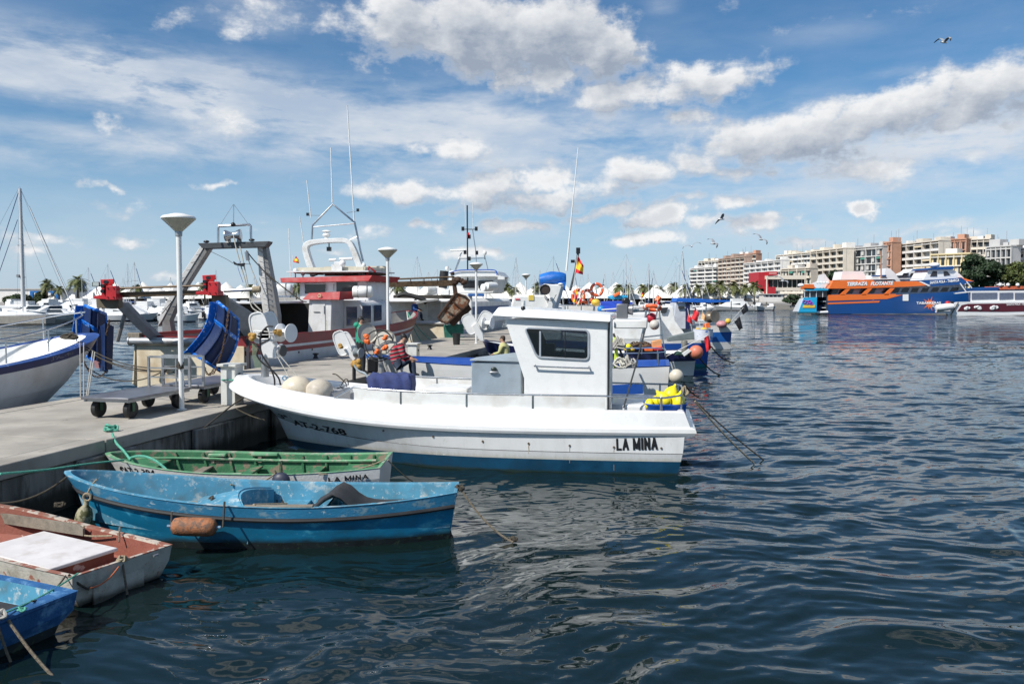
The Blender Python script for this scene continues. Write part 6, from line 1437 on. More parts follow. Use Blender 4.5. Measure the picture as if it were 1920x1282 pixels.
# blue and yellow gunwale of the boat the seated man is on
T,H,h=side_boat(1120,23.6,1.0,7.6,1.15,'bright blue and white open boat under the seated man, mostly hidden',[NAVB,WB,WB,mat('bright_blue',(.01,.12,.42),.45,var=.15,wear=(.2,.3,.5),wscale=6,wth=.64)],(.12,.90,1.0),1.12,.28,mat('bright_blue',(1,1,1)),mat('inside_yellow',(.6,.42,.08),.6),fz=.8,nb=2.5)
# third boat: navy with a bow at the pier, man in yellow, hauler
T,H,h=side_boat(1306,32.6,1.1,9.2,1.45,'white boat with a navy gunwale band beside the ladder frame',[NAVB,NAVB,WB,NV2],(.05,.68,1.0),.9,.45,NV2,WB,fz=.6,gw=.07)
B3=T
m=MB(); y0=1.42
m.prism([D(1171,656,32.0),D(1246,652,32.4),D(1248,674,32.4),D(1171,678,32.0)],(0,.05,0)); m.build('bulwark',[NV2],T,bevel=.01)
at_tube([(1171,653,31.9),(1236,647,32.3),(1246,656,32.3),(1249,672,32.3)],32,.03,sm=False).build('bulwark_rail',[STEEL],T)
LF=thing('ladder_frame','aluminium ladder frame with an orange lifebuoy laid flat on top','frame',D(1225,668,31.8))
for a,b in (((1211,580),(1203,664)),((1216,582),(1221,600)),((1236,580),(1247,668)),((1233,582),(1228,600)),((1206,632),(1243,628)),((1209,600),(1240,597)),((1213,582),(1199,648))):
    at_tube([a,b],31.8,.028,n=6).build('tube',[STEEL],LF)
def lifebuoy(c,axis,R0,label,r=None,tilt=None,sup=None):
    T_=thing('lifebuoy',label,'lifebuoy',Vector(c)-Vector((0,0,R0)))
    MB().torus(c,R0,r or R0*.26,axis=axis,n=28,k=10).build('ring',[LBO],T_)
    q=Vector((0,0,1)).rotation_difference(Vector(axis).normalized())
    for k in range(4):
        a=k*pi/2+.5; p=Vector(c)+q@Vector((R0*math.cos(a),R0*math.sin(a),0)); t=q@Vector((-math.sin(a),math.cos(a),0))
        MB().lathe([((r or R0*.26)*1.06,-.035),((r or R0*.26)*1.08,0),((r or R0*.26)*1.06,.035)],p,axis=t,n=12).build('band',[GELB],T_)
    return T_
lifebuoy(D(1223,577,31.7),(.1,.25,1),.30,'orange lifebuoy lying flat on the aluminium ladder frame',r=.085)
# catch of floats, flags and buoys hanging in the frame
ball(D(1227,609,31.5),.20,mat('buoy_white_dirty',(.58,.54,.48),.5,var=.1,dirt=(.4,.25,.18),dscale=3),'dirty white ball buoy hanging inside the ladder frame',eye=False)
ball(D(1221,596,31.9),.21,mat('buoy_red',(.5,.02,.04),.5,var=.15),'red ball buoy behind the white one in the ladder frame',eye=False)
solo(plate([(1222,640),(1240,636),(1242,650),(1224,654)],31.6,.25),'crate',[mat('crate_peach',(.75,.36,.16),.6,var=.1)],'peach orange plastic crate under the ladder frame','crate',bevel=.02)
solo(plate([(1224,652),(1242,650),(1243,657),(1222,658)],31.5,.3),'bag',[FR],'red bag under the peach orange crate','bag',bevel=.03)
ball(D(1175,654,31.4),.15,YELD,'yellow oval float on the navy banded boat, left of two',sq=.7,eye=False); ball(D(1184,655,31.5),.14,YELD,'yellow oval float on the navy banded boat, right of two',sq=.7,eye=False)
solo(plate([(1210,653),(1224,652),(1224,658),(1210,658)],31.4,.3),'crate',[ORG],'bright orange flat crate left of the red bag','crate',bevel=.01)
rope_heap(D(1200,651,31.9),.5,.25,.03,mat('net_brown',(.12,.08,.05),.9,var=.4),'brown net heap behind the yellow floats',50,70,name='net_heap',cat='net',h=.3)
flag([(1249,668),(1328,628)],[(1320,634),(1328,628),(1334,652),(1325,660)],31.6,[FR],'dark red cloth flag on a tilted pole at the stern of the navy banded boat',striped=False)
solo(plate([(1279,663),(1292,654),(1296,658),(1283,668)],31.5,.12),'float_tube',[GELB],'white tube float on the tilted red flag\'s pole','float')
ball(D(1305,660,31.7),.28,mat('buoy_salmon',(.65,.20,.12),.5,var=.12),'salmon ball buoy behind the tilted flag pole',eye=False)
solo(plate([(1265,666),(1273,659),(1288,662),(1292,668)],31.9,.5),'net_bundle',[mat('net_dark_green',(.02,.06,.045),.9,var=.3)],'dark green net bundle at the stern of the navy banded boat','net',bevel=.04)
p=D(1283,668,32.3); solo(MB().lathe([(.12,0),(.13,.62),(.11,.65),(0,.65)],p,n=14),'fender',[mat('grey_fender',(.16,.16,.14),.6)],'upright grey cylinder on the navy banded boat\'s stern','fender',base=p)
rope(D(1307,664,31.8),P(1351,703,0),.15,.03,[ROPED],'dark stern line from the navy banded boat into the water')
ball(D(1268,705,20.9),px2m(13.5,20.9),mat('buoy_cream2',(.62,.56,.45),.4,var=.06,dirt=(.45,.4,.3),dscale=3),'cream ball buoy at the stern corner of the second white boat')
rope(D(1282,718,20.9),P(1310,745,0.6),.05,.02,[ROPED],'short dark line below the cream stern buoy')
# white gear heap on the second boat
for k,(x,y,r,mt,lb) in enumerate(((1163,690,.17,ROPEW,'white net heap at the edge of the LA MINA cabin'),(1180,690,.16,mat('net_pale',(.4,.38,.34),.9,var=.3),'grey and tan net heap right of the white one'),(1160,655,.15,mat('net_pale',(1,1,1)),'hanging grey net bundle behind the cabin post'))):
    rope_heap(D(x,y,20.3),r*1.2,r,.022,mt,lb,60,80+k,name='net_heap',cat='net',h=.40)
solo(plate([(1152,632),(1156,640),(1160,668),(1155,690),(1150,690),(1153,660),(1149,640)],20.4,.08),'safety_vest',[mat('hi_vis',(.62,.80,.06),.7)],'yellow green safety vest hanging behind the cabin post','vest',bevel=.01)
at_tube([(1152,607,20.5),(1157,650,20.5),(1180,700,20.4)],20.4,.03)
rope(D(1150,625,20.5),D(1176,690,20.4),0,.03,[ROPED],'dark pole leaning behind the cabin post',name='pole',cat='pole')
# bow of the third boat with hauler and the man in yellow
PBx=thing('net_hauler','white net hauler plates on the navy bow in front of the third lamp post','net hauler',D(897,640,34))
rplate(D(882,607,34),px2m(24,34),px2m(38,34),R(-30),.06,HW,PBx,'shield'); rplate(D(909,600,34.3),px2m(24,34),px2m(34,34),R(25),.06,HW,PBx,'shield')
MB().prism([D(884,612,33.9),D(892,605,33.9),D(905,625,33.9),D(908,640,33.9),D(900,640,33.9)],(0,.4,0)).build('arm',[HW],PBx,bevel=.02); spool(D(915,606,34),(1,-.4,0),px2m(11,34),.4,PBx,HW)
small_person(D(948,682,28.5),R(160),mat('yellow_shirt',(.50,.48,.22),.85,var=.1),'man with cropped hair in a pale yellow shirt behind the grey box',hair=mat('brown_hair',(.05,.03,.02),.7))
# fourth boat: blue hull with a big white cabin
T,H,h=side_boat(1331,37.0,1.2,9.6,1.55,'boat with a bright blue hull, white deck edge and a plain white cabin side',[NAVB,TEAL,BL2,WB],(.12,.86,1.0),1.28,.5,WB,WB,fz=.9,gw=.1)
B4=T
plate([(1150,588),(1238,586),(1240,640),(1150,642)],37.6,1.9).build('cabin',[GELB],T,bevel=.05)
m=MB(); m.prism([D(1236,575,38.5),D(1262,574,38.5),D(1266,600,38.5),D(1286,628,38.5),D(1286,640,38.5),D(1234,640,38.5)],(0,1.3,0)); ch=m.build('wheelhouse',[GELB],T,bevel=.04)
plate([(1239,577),(1253,576),(1249,587),(1239,587)],38.4,.05).build('window',[WIN],ch,bevel=.01)
p=D(1318,637,36.3); solo(MB().lathe([(0,0),(.42,0),(.45,.48),(.47,.5),(.42,.5),(0,.46)],p,n=20),'tub',[mat('tub_white_blue',(.66,.68,.74),.5,var=.06,wear=(.05,.15,.5),wscale=4,wth=.6)],'round white and blue tub at the stern of the blue hulled boat','tub',base=p)
for x,y,l in ((1308,619,'left'),(1320,618,'right')): ball(D(x,y,36.2),.15,YELD,f'{l} of two yellow floats on top of the white and blue tub',sq=.7,eye=False)
O=thing('rolled_sheet','long grey sheet ramp lying across the blue hulled boat','sheet',D(1280,632,36)); plate([(1253,632),(1330,615),(1336,618),(1300,636),(1253,640)],36.2,.4).build('sheet',[mat('grey_green_sheet',(.16,.19,.19),.6)],O,bevel=.02)
for k,(x0,y0,x1,y1,mt,lb) in enumerate(((1289,584,1292,605,FR,'red cloth flag on a leaning pole, left of the cluster at the canopy boat'),(1304,576,1300,600,FR,'red cloth flag on an upright pole, middle of the cluster at the canopy boat'),(1316,582,1318,600,mat('flag_peach',(.7,.4,.2),.8),'peach flag, right of the cluster at the canopy boat'))):
    O=flag([(x0,y0-6),(x0+9,y0+38)],[(x0,y0),(x0+7,y0+12),(x1+7,y1+4),(x1-4,y1-3)],36.8,[mt],lb,striped=False)
m=MB(); c=D(1329,594,37); m.lathe([(0,.0),(.24,0),(.29,.04),(.20,.10),(.15,.22),(.20,.30),(.29,.36),(.29,.40),(0,.38)],c,axis=(.5,-.8,.1),n=20)
O=solo(m,'net_drum',[mat('bronze_drum',(.26,.21,.16),.45,.5,var=.2)],'bronze net drum standing beside the black flags boat','drum',smooth=40)
# fifth boat: canopy
T,H,h=side_boat(1371,50.5,.5,9.5,1.6,'white and blue pointed stern boat with a long blue canopy and black flags',[NAVB,WB,mat('mid_blue_band',(.012,.10,.36),.4),WB],(.30,.72,1.0),1.45,.3,WB,WB,fz=.9,gw=.12)
T.location.x+=.0
B5=T
m=MB(); q=[D(1267,566,49.3),D(1270,559,49.3),D(1310,560,49.3),D(1340,562,49.3),D(1368,563,49.3),D(1369,566,49.3),D(1330,568,49.3)]; m.prism(q,(.2,2.6,0)); m.build('canopy',[mat('canopy_blue',(.01,.12,.50),.6,var=.15)],T,bevel=.02)
plate([(1266,568),(1286,567),(1286,617),(1263,617)],49.5,1.6).build('cabin',[mat('cabin_shade_white',(.55,.57,.62),.5)],T,bevel=.03); plate([(1286,567),(1294,568),(1293,617),(1286,617)],49.45,.3).build('cabin_edge',[NV2],T); plate([(1272,574),(1283,574),(1283,579),(1272,579)],49.4,.05).build('window',[WIN],T,smooth=0)
for x in (1324,1371): at_tube([(x,564),(x,600)],49.6,.03,n=6).build('canopy_pole',[GALV],T)
for k,(x0,y0,x1,y1,c4,lb) in enumerate(((1366,607,1401,569,[(1388,578),(1399,568),(1404,582),(1393,590)],'upper black flag on a slanting pole at the pointed end'),(1370,608,1392,590,[(1376,602),(1387,593),(1393,615),(1386,619)],'lower black flag drooping from its pole at the pointed end'))):
    flag([(x0,y0),(x1,y1)],c4,49.2,[BLK],lb,striped=False)
ball(D(1365,602,49.0),.17,YELD,'yellow ball float at the base of the black flags',eye=False); ball(D(1353,608,49.4),.33,mat('buoy_pink',(.55,.25,.26),.5),'pink ball buoy low at the pointed end of the canopy boat',sq=.7,eye=False)
solo(plate([(1320,608),(1330,605),(1333,614),(1321,615)],49.0,.3),'crate',[ORG],'small orange crate on the canopy boat','crate',bevel=.01)
rope(D(1334,650,37),P(1377,679,0),.2,.03,[ROPED],'dark line from the blue hulled boat\'s stern into the water')
# clutter between the cabin roof and the shore: rail with lifebuoys, flag mast, tarp
T,H,h=side_boat(1150,42.5,1.4,5.2,1.6,'white boat with lifebuoys on its rail behind the LA MINA cabin roof',[NAVB,WB,WB,BL2],(.1,.85,1.0),1.5,.5,WB,WB,fz=1.0)
plate([(1065,572),(1160,572),(1160,600),(1065,600)],42.4,1.8).build('cabin',[GELB],T,bevel=.04)
at_tube([(1040,572),(1140,573)],41.8,.04).build('rail',[STEEL],T)
for x in (1065,1090,1115): at_tube([(x,573),(x,590)],41.8,.03,n=6).build('stanchion',[STEEL],T)
lifebuoy(D(1119,543,41.5),(.2,-1,.1),.30,'highest of the orange lifebuoys on the rail behind the cabin roof'); lifebuoy(D(1101,556,41.6),(.5,-1,.1),.33,'orange lifebuoy in the middle of the rail behind the cabin roof'); lifebuoy(D(1084,556,41.4),(-.6,-1,0),.33,'leftmost orange lifebuoy partly behind the draped flags')
at_tube([(1119,543),(1112,585)],41.7,.03,n=6).build('lifebuoy_post',[STEEL],T)
fm=at_tube([(1084,474),(1079,505),(1069,545)],41,.06,n=8).build('flag_mast',[mat('dark_grey_frame',(1,1,1))],T); MB().box(D(1084,470,41),(.2,.2,.3)).build('mast_lamp',[BLK],fm); MB().box(D(1074,490,41),(.2,.2,.15)).build('mast_fitting',[BLK],fm)
flag([(1083,478),(1074,540)],[(1084,480),(1094,498),(1093,515),(1078,511)],40.8,[FR,FY],'large Spanish flag on the dark mast behind the cabin roof',amp=.12)
flag([(1080,538),(1076,570)],[(1080,540),(1084,552),(1080,568),(1074,566)],40.6,[FY,FR],'yellow and red flag draped over the leftmost lifebuoy',amp=.05)
flag([(1097,542),(1080,575)],[(1096,544),(1092,560),(1084,575),(1083,568)],40.5,[mat('flag_faded',(.75,.6,.35),.8),FR],'faded flag draped right of the leftmost lifebuoy',amp=.05)
flag([(1235,548),(1228,575)],[(1233,552),(1240,558),(1238,566),(1227,563)],33,[ORG],'orange cloth flag above the flat lifebuoy',striped=False)
flag([(1233,560),(1230,580)],[(1230,562),(1236,566),(1238,584),(1231,584)],32.6,[FR],'red cloth hanging over the flat lifebuoy',striped=False)
flag([(1202,546),(1202,566)],[(1203,548),(1207,552),(1206,558),(1201,558)],55,[FR,FY],'tiny Spanish flag above the blue tarpaulin')
O=thing('blue_tarpaulin','bright blue tarpaulin over gear behind the roof searchlight','tarpaulin',D(1160,578,39.5)); g=[[D(1126+60*u,568-3*math.sin(3*u+4*v)+13*v*v,39.2+2*(1-v)) for u in np.linspace(0,1,14)] for v in np.linspace(0,1,7)]; MB().sheet(g,0,.03).build('tarp',[mat('tarp_violet_blue',(.02,.06,.42),.5,var=.2,bump=.4,bscale=10)],O,smooth=60)
O=thing('outboard_motor','black outboard motor on the blue tarpaulin boat','outboard motor',D(1176,590,38.6)); plate([(1167,561),(1174,557),(1182,561),(1182,577),(1169,577)],38.6,.4).build('cowl',[BLK],O,bevel=.08); plate([(1172,577),(1179,577),(1180,594),(1172,594)],38.7,.2).build('shaft',[BLK],O,bevel=.02)
plate([(1144,555),(1178,553),(1178,561),(1144,561)],44,1.2)
solo(plate([(1144,556),(1152,553),(1176,554),(1178,560),(1160,562),(1146,561)],44,1.2),'cyan_cover',[mat('cyan_cover',(.03,.35,.62),.5)],'light blue boat cover under the orange cloth behind the roof','cover',bevel=.04)
solo(plate([(1150,553),(1162,547),(1164,551),(1153,557)],43.6,.5),'orange_cloth',[ORG],'orange cloth on the light blue boat cover','cloth',bevel=.02)
ball(D(1117,567,39),.22,YELD,'yellow ball float left of the blue tarpaulin',eye=False,sq=.8); ball(D(1127,580,38),.18,mat('buoy_blue',(.02,.22,.6),.4),'small blue ball float on the cabin roof line',eye=False)
at_tube([(1128,579),(1205,576)],34,.035)
O=solo(at_tube([(1128,581),(1208,575)],33,.03),'spar',[GELB],'white spar pointing right from the roof searchlight to the flat lifebuoy','spar')
# foreground of third boat: yellow ropes etc.
ball(D(1178,650,30.8),.12,YEL,'small bright yellow float by the brown net heap',eye=False)
# ------------------------------------------------------------ far shore
def G_(px,Y,z=0): return Vector(((px-960)/F*Y,Y,z))
LAND=mat('quay_stone',(.30,.28,.25),.9,var=.15)
SHORE=208
m=MB(); m.prism([(-520,SHORE,-4),(105,SHORE,-4),(150,168,-4),(700,168,-4),(1600,2600,-4),(-1600,2600,-4)],(0,0,5.0)); struct(m,'quay_ground',[LAND],smooth=0)
m=MB(); rg=random.Random(3)
HILL=mat('hill_blue',(.16,.20,.26),.95,var=.1,scale=.002)  # blue tint of distance put into the hill colour
g=[]
for j in range(2):
    g.append([Vector((-2600+90*i,4300+(-300 if j==0 else 500),(2 if j==0 else 12+34*(.5+.5*math.sin(.31*i+1.2))*(.6+.4*math.sin(.83*i))+rg.uniform(0,6)))) for i in range(56)])
m.sheet(g,0,60); struct(m,'hills',[HILL],smooth=60)
# ------------------------------------------------------------ buildings
WB_=mat('plaster_white',(.72,.70,.67),.85,var=.06,scale=.3); CRM=mat('plaster_cream',(.68,.61,.51),.85,var=.07,scale=.3); BRK=mat('brick_orange',(.50,.28,.19),.85,var=.08,scale=.4); BRN=mat('brick_brown',(.40,.29,.23),.85,var=.12,scale=.4); GRB=mat('plaster_grey',(.50,.49,.48),.85,var=.06,scale=.3); BGE=mat('plaster_beige',(.60,.54,.46),.85,var=.08,scale=.3)
GLB=mat('building_glass',(.03,.04,.05),.15,var=.5,scale=.25); GLD=mat('dark_green_glass',(.018,.028,.026),.12,var=.5,scale=.2); AWN=mat('awning_teal',(.05,.22,.17),.8); RAILW=mat('balcony_rail',(.60,.60,.60),.5,var=.1)
def building(label,p0,Y0,p1,Y1,ytop,floors,bays,wall,slab=None,glass=GLB,deep=6,balc=1.2,fh=None,pil=.25,roofbits=3,seed=0,base=1.0,skip=0,curtain=.5,name='apartment_building'):
    a=G_(p0,Y0); b=G_(p1,Y1); Ym=(Y0+Y1)/2; ztop=EYE+(HOR-ytop)*Y1/F; fh=fh or (ztop-base-.8)/floors
    u=(b-a); L=u.length; u.normalize(); n=Vector((u.y,-u.x,0)); 
    if n.y>0: n=-n
    T=thing(name,label,'building',(a+b)/2+Vector((0,0,base))-n*deep/2); rg=random.Random(seed)
    def q(s,o,z): return a+u*s+n*o+Vector((0,0,z))
    m=MB(); m.prism([q(0,-balc*.9,base),q(L,-balc*.9,base),q(L,-deep,base),q(0,-deep,base)],(0,0,ztop-base)); m.build('wall',[wall],T,smooth=0)
    z0=ztop-fh*floors-.8
    bw=L/bays; gm=MB(); wm=MB(); cm=MB()
    for f in range(floors):
        z=z0+f*fh
        if z<base-1: continue
        m=MB(); m.prism([q(-.1,0,z+fh-.25),q(L+.1,0,z+fh-.25),q(L+.1,-balc,z+fh-.25),q(-.1,-balc,z+fh-.25)],(0,0,.30)); sl=m.build('balcony_slab',[slab or wall],T,smooth=0)
        m=MB(); m.prism([q(0,-.02,z+.05),q(L,-.02,z+.05),q(L,-.10,z+.05),q(0,-.10,z+.05)],(0,0,.85)); m.build('balcony_front',[slab or RAILW],sl,smooth=0) if balc>1 else None
        for k in range(bays):
            s=k*bw
            w_=bw*(1-pil)
            gm.prism([q(s+(bw-w_)/2,-balc*.88,z+.25),q(s+(bw+w_)/2,-balc*.88,z+.25),q(s+(bw+w_)/2,-balc*.88,z+fh-.45),q(s+(bw-w_)/2,-balc*.88,z+fh-.45)],n*-.0-n*(-.05))
            r=rg.random()
            if r<curtain*.5: cm.prism([q(s+(bw-w_)/2,-balc*.8,z+.8),q(s+bw*.5,-balc*.8,z+.8),q(s+bw*.5,-balc*.8,z+fh-.45),q(s+(bw-w_)/2,-balc*.8,z+fh-.45)],n*.04)
            elif r<curtain*.62: wm.prism([q(s+.1,-.1,z+fh*.62),q(s+bw-.1,-.1,z+fh*.62),q(s+bw-.1,-.5,z+fh-.3),q(s+.1,-.5,z+fh-.3)],n*.05)
    gm.build('window_glazing',[glass],T,smooth=0,kind='stuff')
    if cm.v: cm.build('blinds',[mat('blind_pale',(.5,.49,.46),.8)],T,smooth=0,kind='stuff')
    if wm.v: wm.build('awnings',[AWN if rg.random()<.5 else mat('awning_cream',(.6,.5,.35),.8)],T,smooth=0,kind='stuff')
    if pil>0:
        for k in range(bays+1):
            if bays>6 and k%2: continue
            s=k*bw; m=MB(); m.prism([q(s-.18,0.02,z0),q(s+.18,0.02,z0),q(s+.18,-balc,z0),q(s-.18,-balc,z0)],(0,0,ztop-z0-.3)); m.build('pier_column',[wall],T,smooth=0)
    m=MB(); m.prism([q(-.2,.1,ztop),q(L+.2,.1,ztop),q(L+.2,-deep,ztop),q(-.2,-deep,ztop)],(0,0,.5)); m.build('parapet',[wall],T,smooth=0)
    for k in range(roofbits):
        s=L*(k+.5)/roofbits+rg.uniform(-.1,.1)*L; w_=rg.uniform(2,5)
        m=MB(); m.prism([q(s-w_/2,-3,ztop+.5),q(s+w_/2,-3,ztop+.5),q(s+w_/2,-8,ztop+.5),q(s-w_/2,-8,ztop+.5)],(0,0,rg.uniform(1.2,2.9))); m.build('roof_house',[wall if rg.random()<.6 else WB_],T,smooth=0,bevel=.05)
    for k in range(3):
        s=rg.uniform(.1,.9)*L; MB().tube([q(s,-5,ztop+.4),q(s,-5,ztop+rg.uniform(4,7))],.09,4).build('aerial',[GALV],T)
    return T
building('white apartment block with long wavy balconies, leftmost of the waterfront row',1292,640,1342,600,501,8,7,WB_,WB_,deep=6,balc=1.8,pil=.1,seed=1)
building('pale terraced block set back behind the leftmost white block',1308,660,1346,640,489,9,6,CRM,WB_,deep=6,balc=1.2,seed=2)
building('brown brick apartment block with teal awnings, second of the waterfront row',1345,600,1394,560,482,10,6,BRN,BGE,deep=6,balc=1.3,pil=.35,seed=3,curtain=.9)
building('orange topped block with a white roof tower behind the brown brick block',1376,620,1416,600,476,10,5,BRK,CRM,deep=6,seed=4)
building('white gridded apartment block with square windows, third of the waterfront row',1393,560,1462,500,488,8,12,WB_,WB_,deep=6,balc=1.3,pil=.3,seed=5,curtain=.4)
building('cream block with rooftop terraces behind the red building',1452,520,1518,480,474,10,8,CRM,WB_,deep=6,pil=.3,seed=6,roofbits=5)
building('low beige and brown block with roof arches behind the red building',1462,440,1516,420,503,4,7,BGE,CRM,deep=6,pil=.5,seed=7,glass=GLD)
building('cream block with dark green glazed balcony bands',1517,450,1579,415,466,8,5,CRM,CRM,glass=GLD,deep=6,balc=1.6,pil=.06,seed=8,curtain=.15)
building('grey white block with glazed loggia grid',1582,425,1650,400,462,7,7,GRB,WB_,deep=6,balc=.9,pil=.18,seed=9,curtain=.7)
building('narrow orange brick tower between the grey and beige blocks',1649,405,1669,398,455,8,2,BRK,BRK,deep=6,balc=.5,pil=.7,seed=10,roofbits=1)
building('long beige apartment block with sweeping open balconies',1668,410,1757,372,452,8,6,BGE,WB_,deep=6,balc=2.2,pil=.12,seed=11,curtain=.8)
building('orange brick block with small white framed windows at the top of the row',1754,385,1808,375,449,7,5,BRK,BRK,deep=6,balc=.5,pil=.6,seed=12,roofbits=2)
building('plain pale yellow low block behind the ferry wheelhouse',1742,330,1816,318,476,5,5,mat('plaster_yellow',(.66,.55,.33),.85,var=.05,scale=.3),WB_,deep=6,balc=1.0,pil=.6,seed=13,roofbits=1)
building('beige block with balconies left of the big dark tree',1806,380,1852,372,449,8,4,BGE,CRM,deep=6,balc=1.4,pil=.3,seed=14)
building('light grey modern block behind the big dark tree',1845,330,1892,320,462,6,5,GRB,WB_,deep=6,balc=.8,pil=.3,seed=15)
building('grey white block at the right edge above the pale green tree',1888,330,1945,322,466,6,6,mat('plaster_blue_grey',(.50,.52,.56),.85,var=.05,scale=.3),WB_,deep=6,balc=1.2,pil=.25,seed=16,roofbits=3)
# long white shed at the far left
m=MB(); a=G_(-40,330,1); b=G_(116,330,1); T=thing('warehouse','long low white warehouse at the far left behind the marina','building',a)
MB().box((a+b)/2+Vector((0,10,2.6)),((b-a).length,20,5.4)).build('wall',[WB_],T,smooth=0); MB().box((a+b)/2+Vector((0,10,5.5)),((b-a).length+1,21,.4)).build('roof',[GRB],T,smooth=0)
# red building
Yb=232; T=thing('harbour_building','modern red and cream building with a glass front behind the marina','building',G_(1460,Yb,1))
RB=mat('facade_red',(.42,.02,.03),.6,var=.06,scale=.5)
plate([(1423,510),(1441,511),(1441,549),(1423,545)],Yb,10).build('red_block',[RB],T,smooth=0)
plate([(1440,509),(1458,509),(1458,516),(1440,517)],Yb-1.2,8).build('red_beam',[RB],T,smooth=0)
plate([(1436,517),(1512,516),(1512,523.5),(1436,523.5)],Yb-1,12).build('cream_band',[CRM],T,smooth=0)
plate([(1440,523.5),(1508,523.5),(1508,539),(1440,539)],Yb+.5,9).build('glass_front',[GLD],T,smooth=0)
for k in range(8): plate([(1440+9*k,523.5),(1440.8+9*k,523.5),(1440.8+9*k,539),(1440+9*k,539)],Yb+.2,.3).build('mullion',[GRB],T,smooth=0)
plate([(1453,539),(1512,539),(1512,545),(1453,545)],Yb-1,10).build('cream_base',[CRM],T,smooth=0); plate([(1435,538),(1454,538),(1454,552),(1435,552)],Yb-1.2,6).build('red_plinth',[RB],T,smooth=0)
plate([(1405,541),(1435,541),(1435,552),(1405,552)],Yb,5).build('low_wing',[CRM],T,smooth=0)
plate([(1442,511.5),(1456,511.3),(1456,513.5),(1442,513.7)],Yb-1.25,.1).build('sign_panel',[mat('sign_pale_red',(.75,.35,.32),.6)],T,smooth=0)
def kiosk(x0,x1,y0,y1,Y,label):
    T_=thing('kiosk',label,'kiosk',G_((x0+x1)/2,Y,1)); plate([(x0,y0),(x1,y0),(x1,y1),(x0,y1)],Y,4).build('wall',[WB_],T_,smooth=0); plate([(x0-1,y0-.8),(x1+1,y0-.8),(x1+1,y0+.4),(x0-1,y0+.4)],Y-.4,5).build('roof',[GRB],T_,smooth=0)
    w_=(x1-x0)/5
    for k in range(4): plate([(x0+w_*(k+.6),y0+2.2),(x0+w_*(k+1.3),y0+2.2),(x0+w_*(k+1.3),y0+5),(x0+w_*(k+.6),y0+5)],Y-.05,.1).build('window',[GLB],T_,smooth=0)
kiosk(1431,1469,551.5,566,211,'white kiosk with a row of small windows on the far quay under the red building'); kiosk(1377,1413,552.5,566,213,'white kiosk behind the palm trunks on the far quay')
# pole with a lamp in front of the red building
solo(MB().tube([G_(1437,212,1),G_(1437,212,EYE+(HOR-520)*212/F)],.18,8),'mast_pole',[CRM],'plain cream pole in front of the red building','pole')
# ------------------------------------------------------------ tents, palms, trees
REG=((48,'left of the tall yacht mast'),(110,'just right of the tall yacht mast'),(185,'left of the left red bracket'),(240,'below the left red bracket'),(300,'right of the left red bracket'),(345,'behind the nearest lamp post'),(400,'left of the right red bracket'),(480,'under the trawler gantry'),(700,'behind the red striped trawler'),(780,'above the rusty boom'),(850,'left of the rusty trawl board'),(900,'behind the third lamp post'),(960,'left of the white radar arch'),(1030,'behind the blue bundle'),(1090,'behind the large Spanish flag'),(1130,'above the orange lifebuoys'),(1170,'above the blue tarpaulin'),(1220,'above the ladder frame'),(1265,'left of the blue canopy'),(1310,'above the blue canopy\'s left half'),(1370,'above the blue canopy\'s right half'),(1412,'behind the first white kiosk'),(2000,'near the red building'))
def reg(x): return next(w for l,w in REG if x<l)
def tent_mesh(w,d,h0,h1):
    m=MB(); n=9; g=[]
    for i in range(n):
        r=[]
        for j in range(n):
            x=(i/(n-1)-.5); y=(j/(n-1)-.5); k=max(0,1-math.hypot(x,y)*2.0); e=.25*(1-4*x*x)*(1-4*y*y)
            e=(1-abs(2*x)**3)*(1-abs(2*y)**3); r.append(Vector((x*w,y*d,h0+(h1-h0)*(.52*e+.48*k**1.6) )))
        g.append(r)
    m.sheet(g,0,.05)
    return m
TENT=mat('tent_fabric',(.80,.77,.71),.8,var=.04)
pt=thing('tent_canopy','white tensile canopy peak in the long row along the far quay','canopy',G_(1000,214,1),group='tent canopies along the far quay')
tent_mesh(7.4,8,1.7,4.9).build('fabric',[TENT],pt,world=False)
for x in (-3.6,3.6): MB().tube([(x,-3.9,0),(x,-3.9,2.1)],.10,6).build('post',[GALV],pt,world=False)
rg=random.Random(5)
xs=[x for x in range(1030,1402,50)]+[x for x in range(700,1020,50)]+[x for x in range(192,470,52)]
for x in xs:
    for r_ in (0,1):
        dup(pt,G_(x+r_*25,214+9*r_,1),0,label=('front','rear')[r_]+' row white canopy peak on the far quay, '+reg(x+r_*25),scale=(1,1,rg.uniform(.95,1.12)+.18*r_))
# three steep sails of the tents at the left
for k,(x0,x1,xp,yp) in enumerate(((48,110,105,549),(106,146,139,548),(138,180,174,545))):
    g=[];Y=205
    for i in range(8):
        u=i/7; r=[]
        for j in range(6):
            v=j/5; X=x0+(x1-x0)*u; top=568+(yp-568)*(max(0,1-abs(X-xp)/(abs(x0-xp) if X<xp else max(6,x1-xp))))**1.25
            r.append(D(X,top*(1-v)+568.5*v,Y+6*(1-v)))
        g.append(r)
    solo(MB().sheet(g,0,.1),'tent_canopy',[TENT],('white peaked tent canopy left of the three by the blue boat lift','white peaked tent canopy in the middle of the three by the blue boat lift','white peaked tent canopy right of the three, beside the red bracket')[k],'canopy',smooth=60)
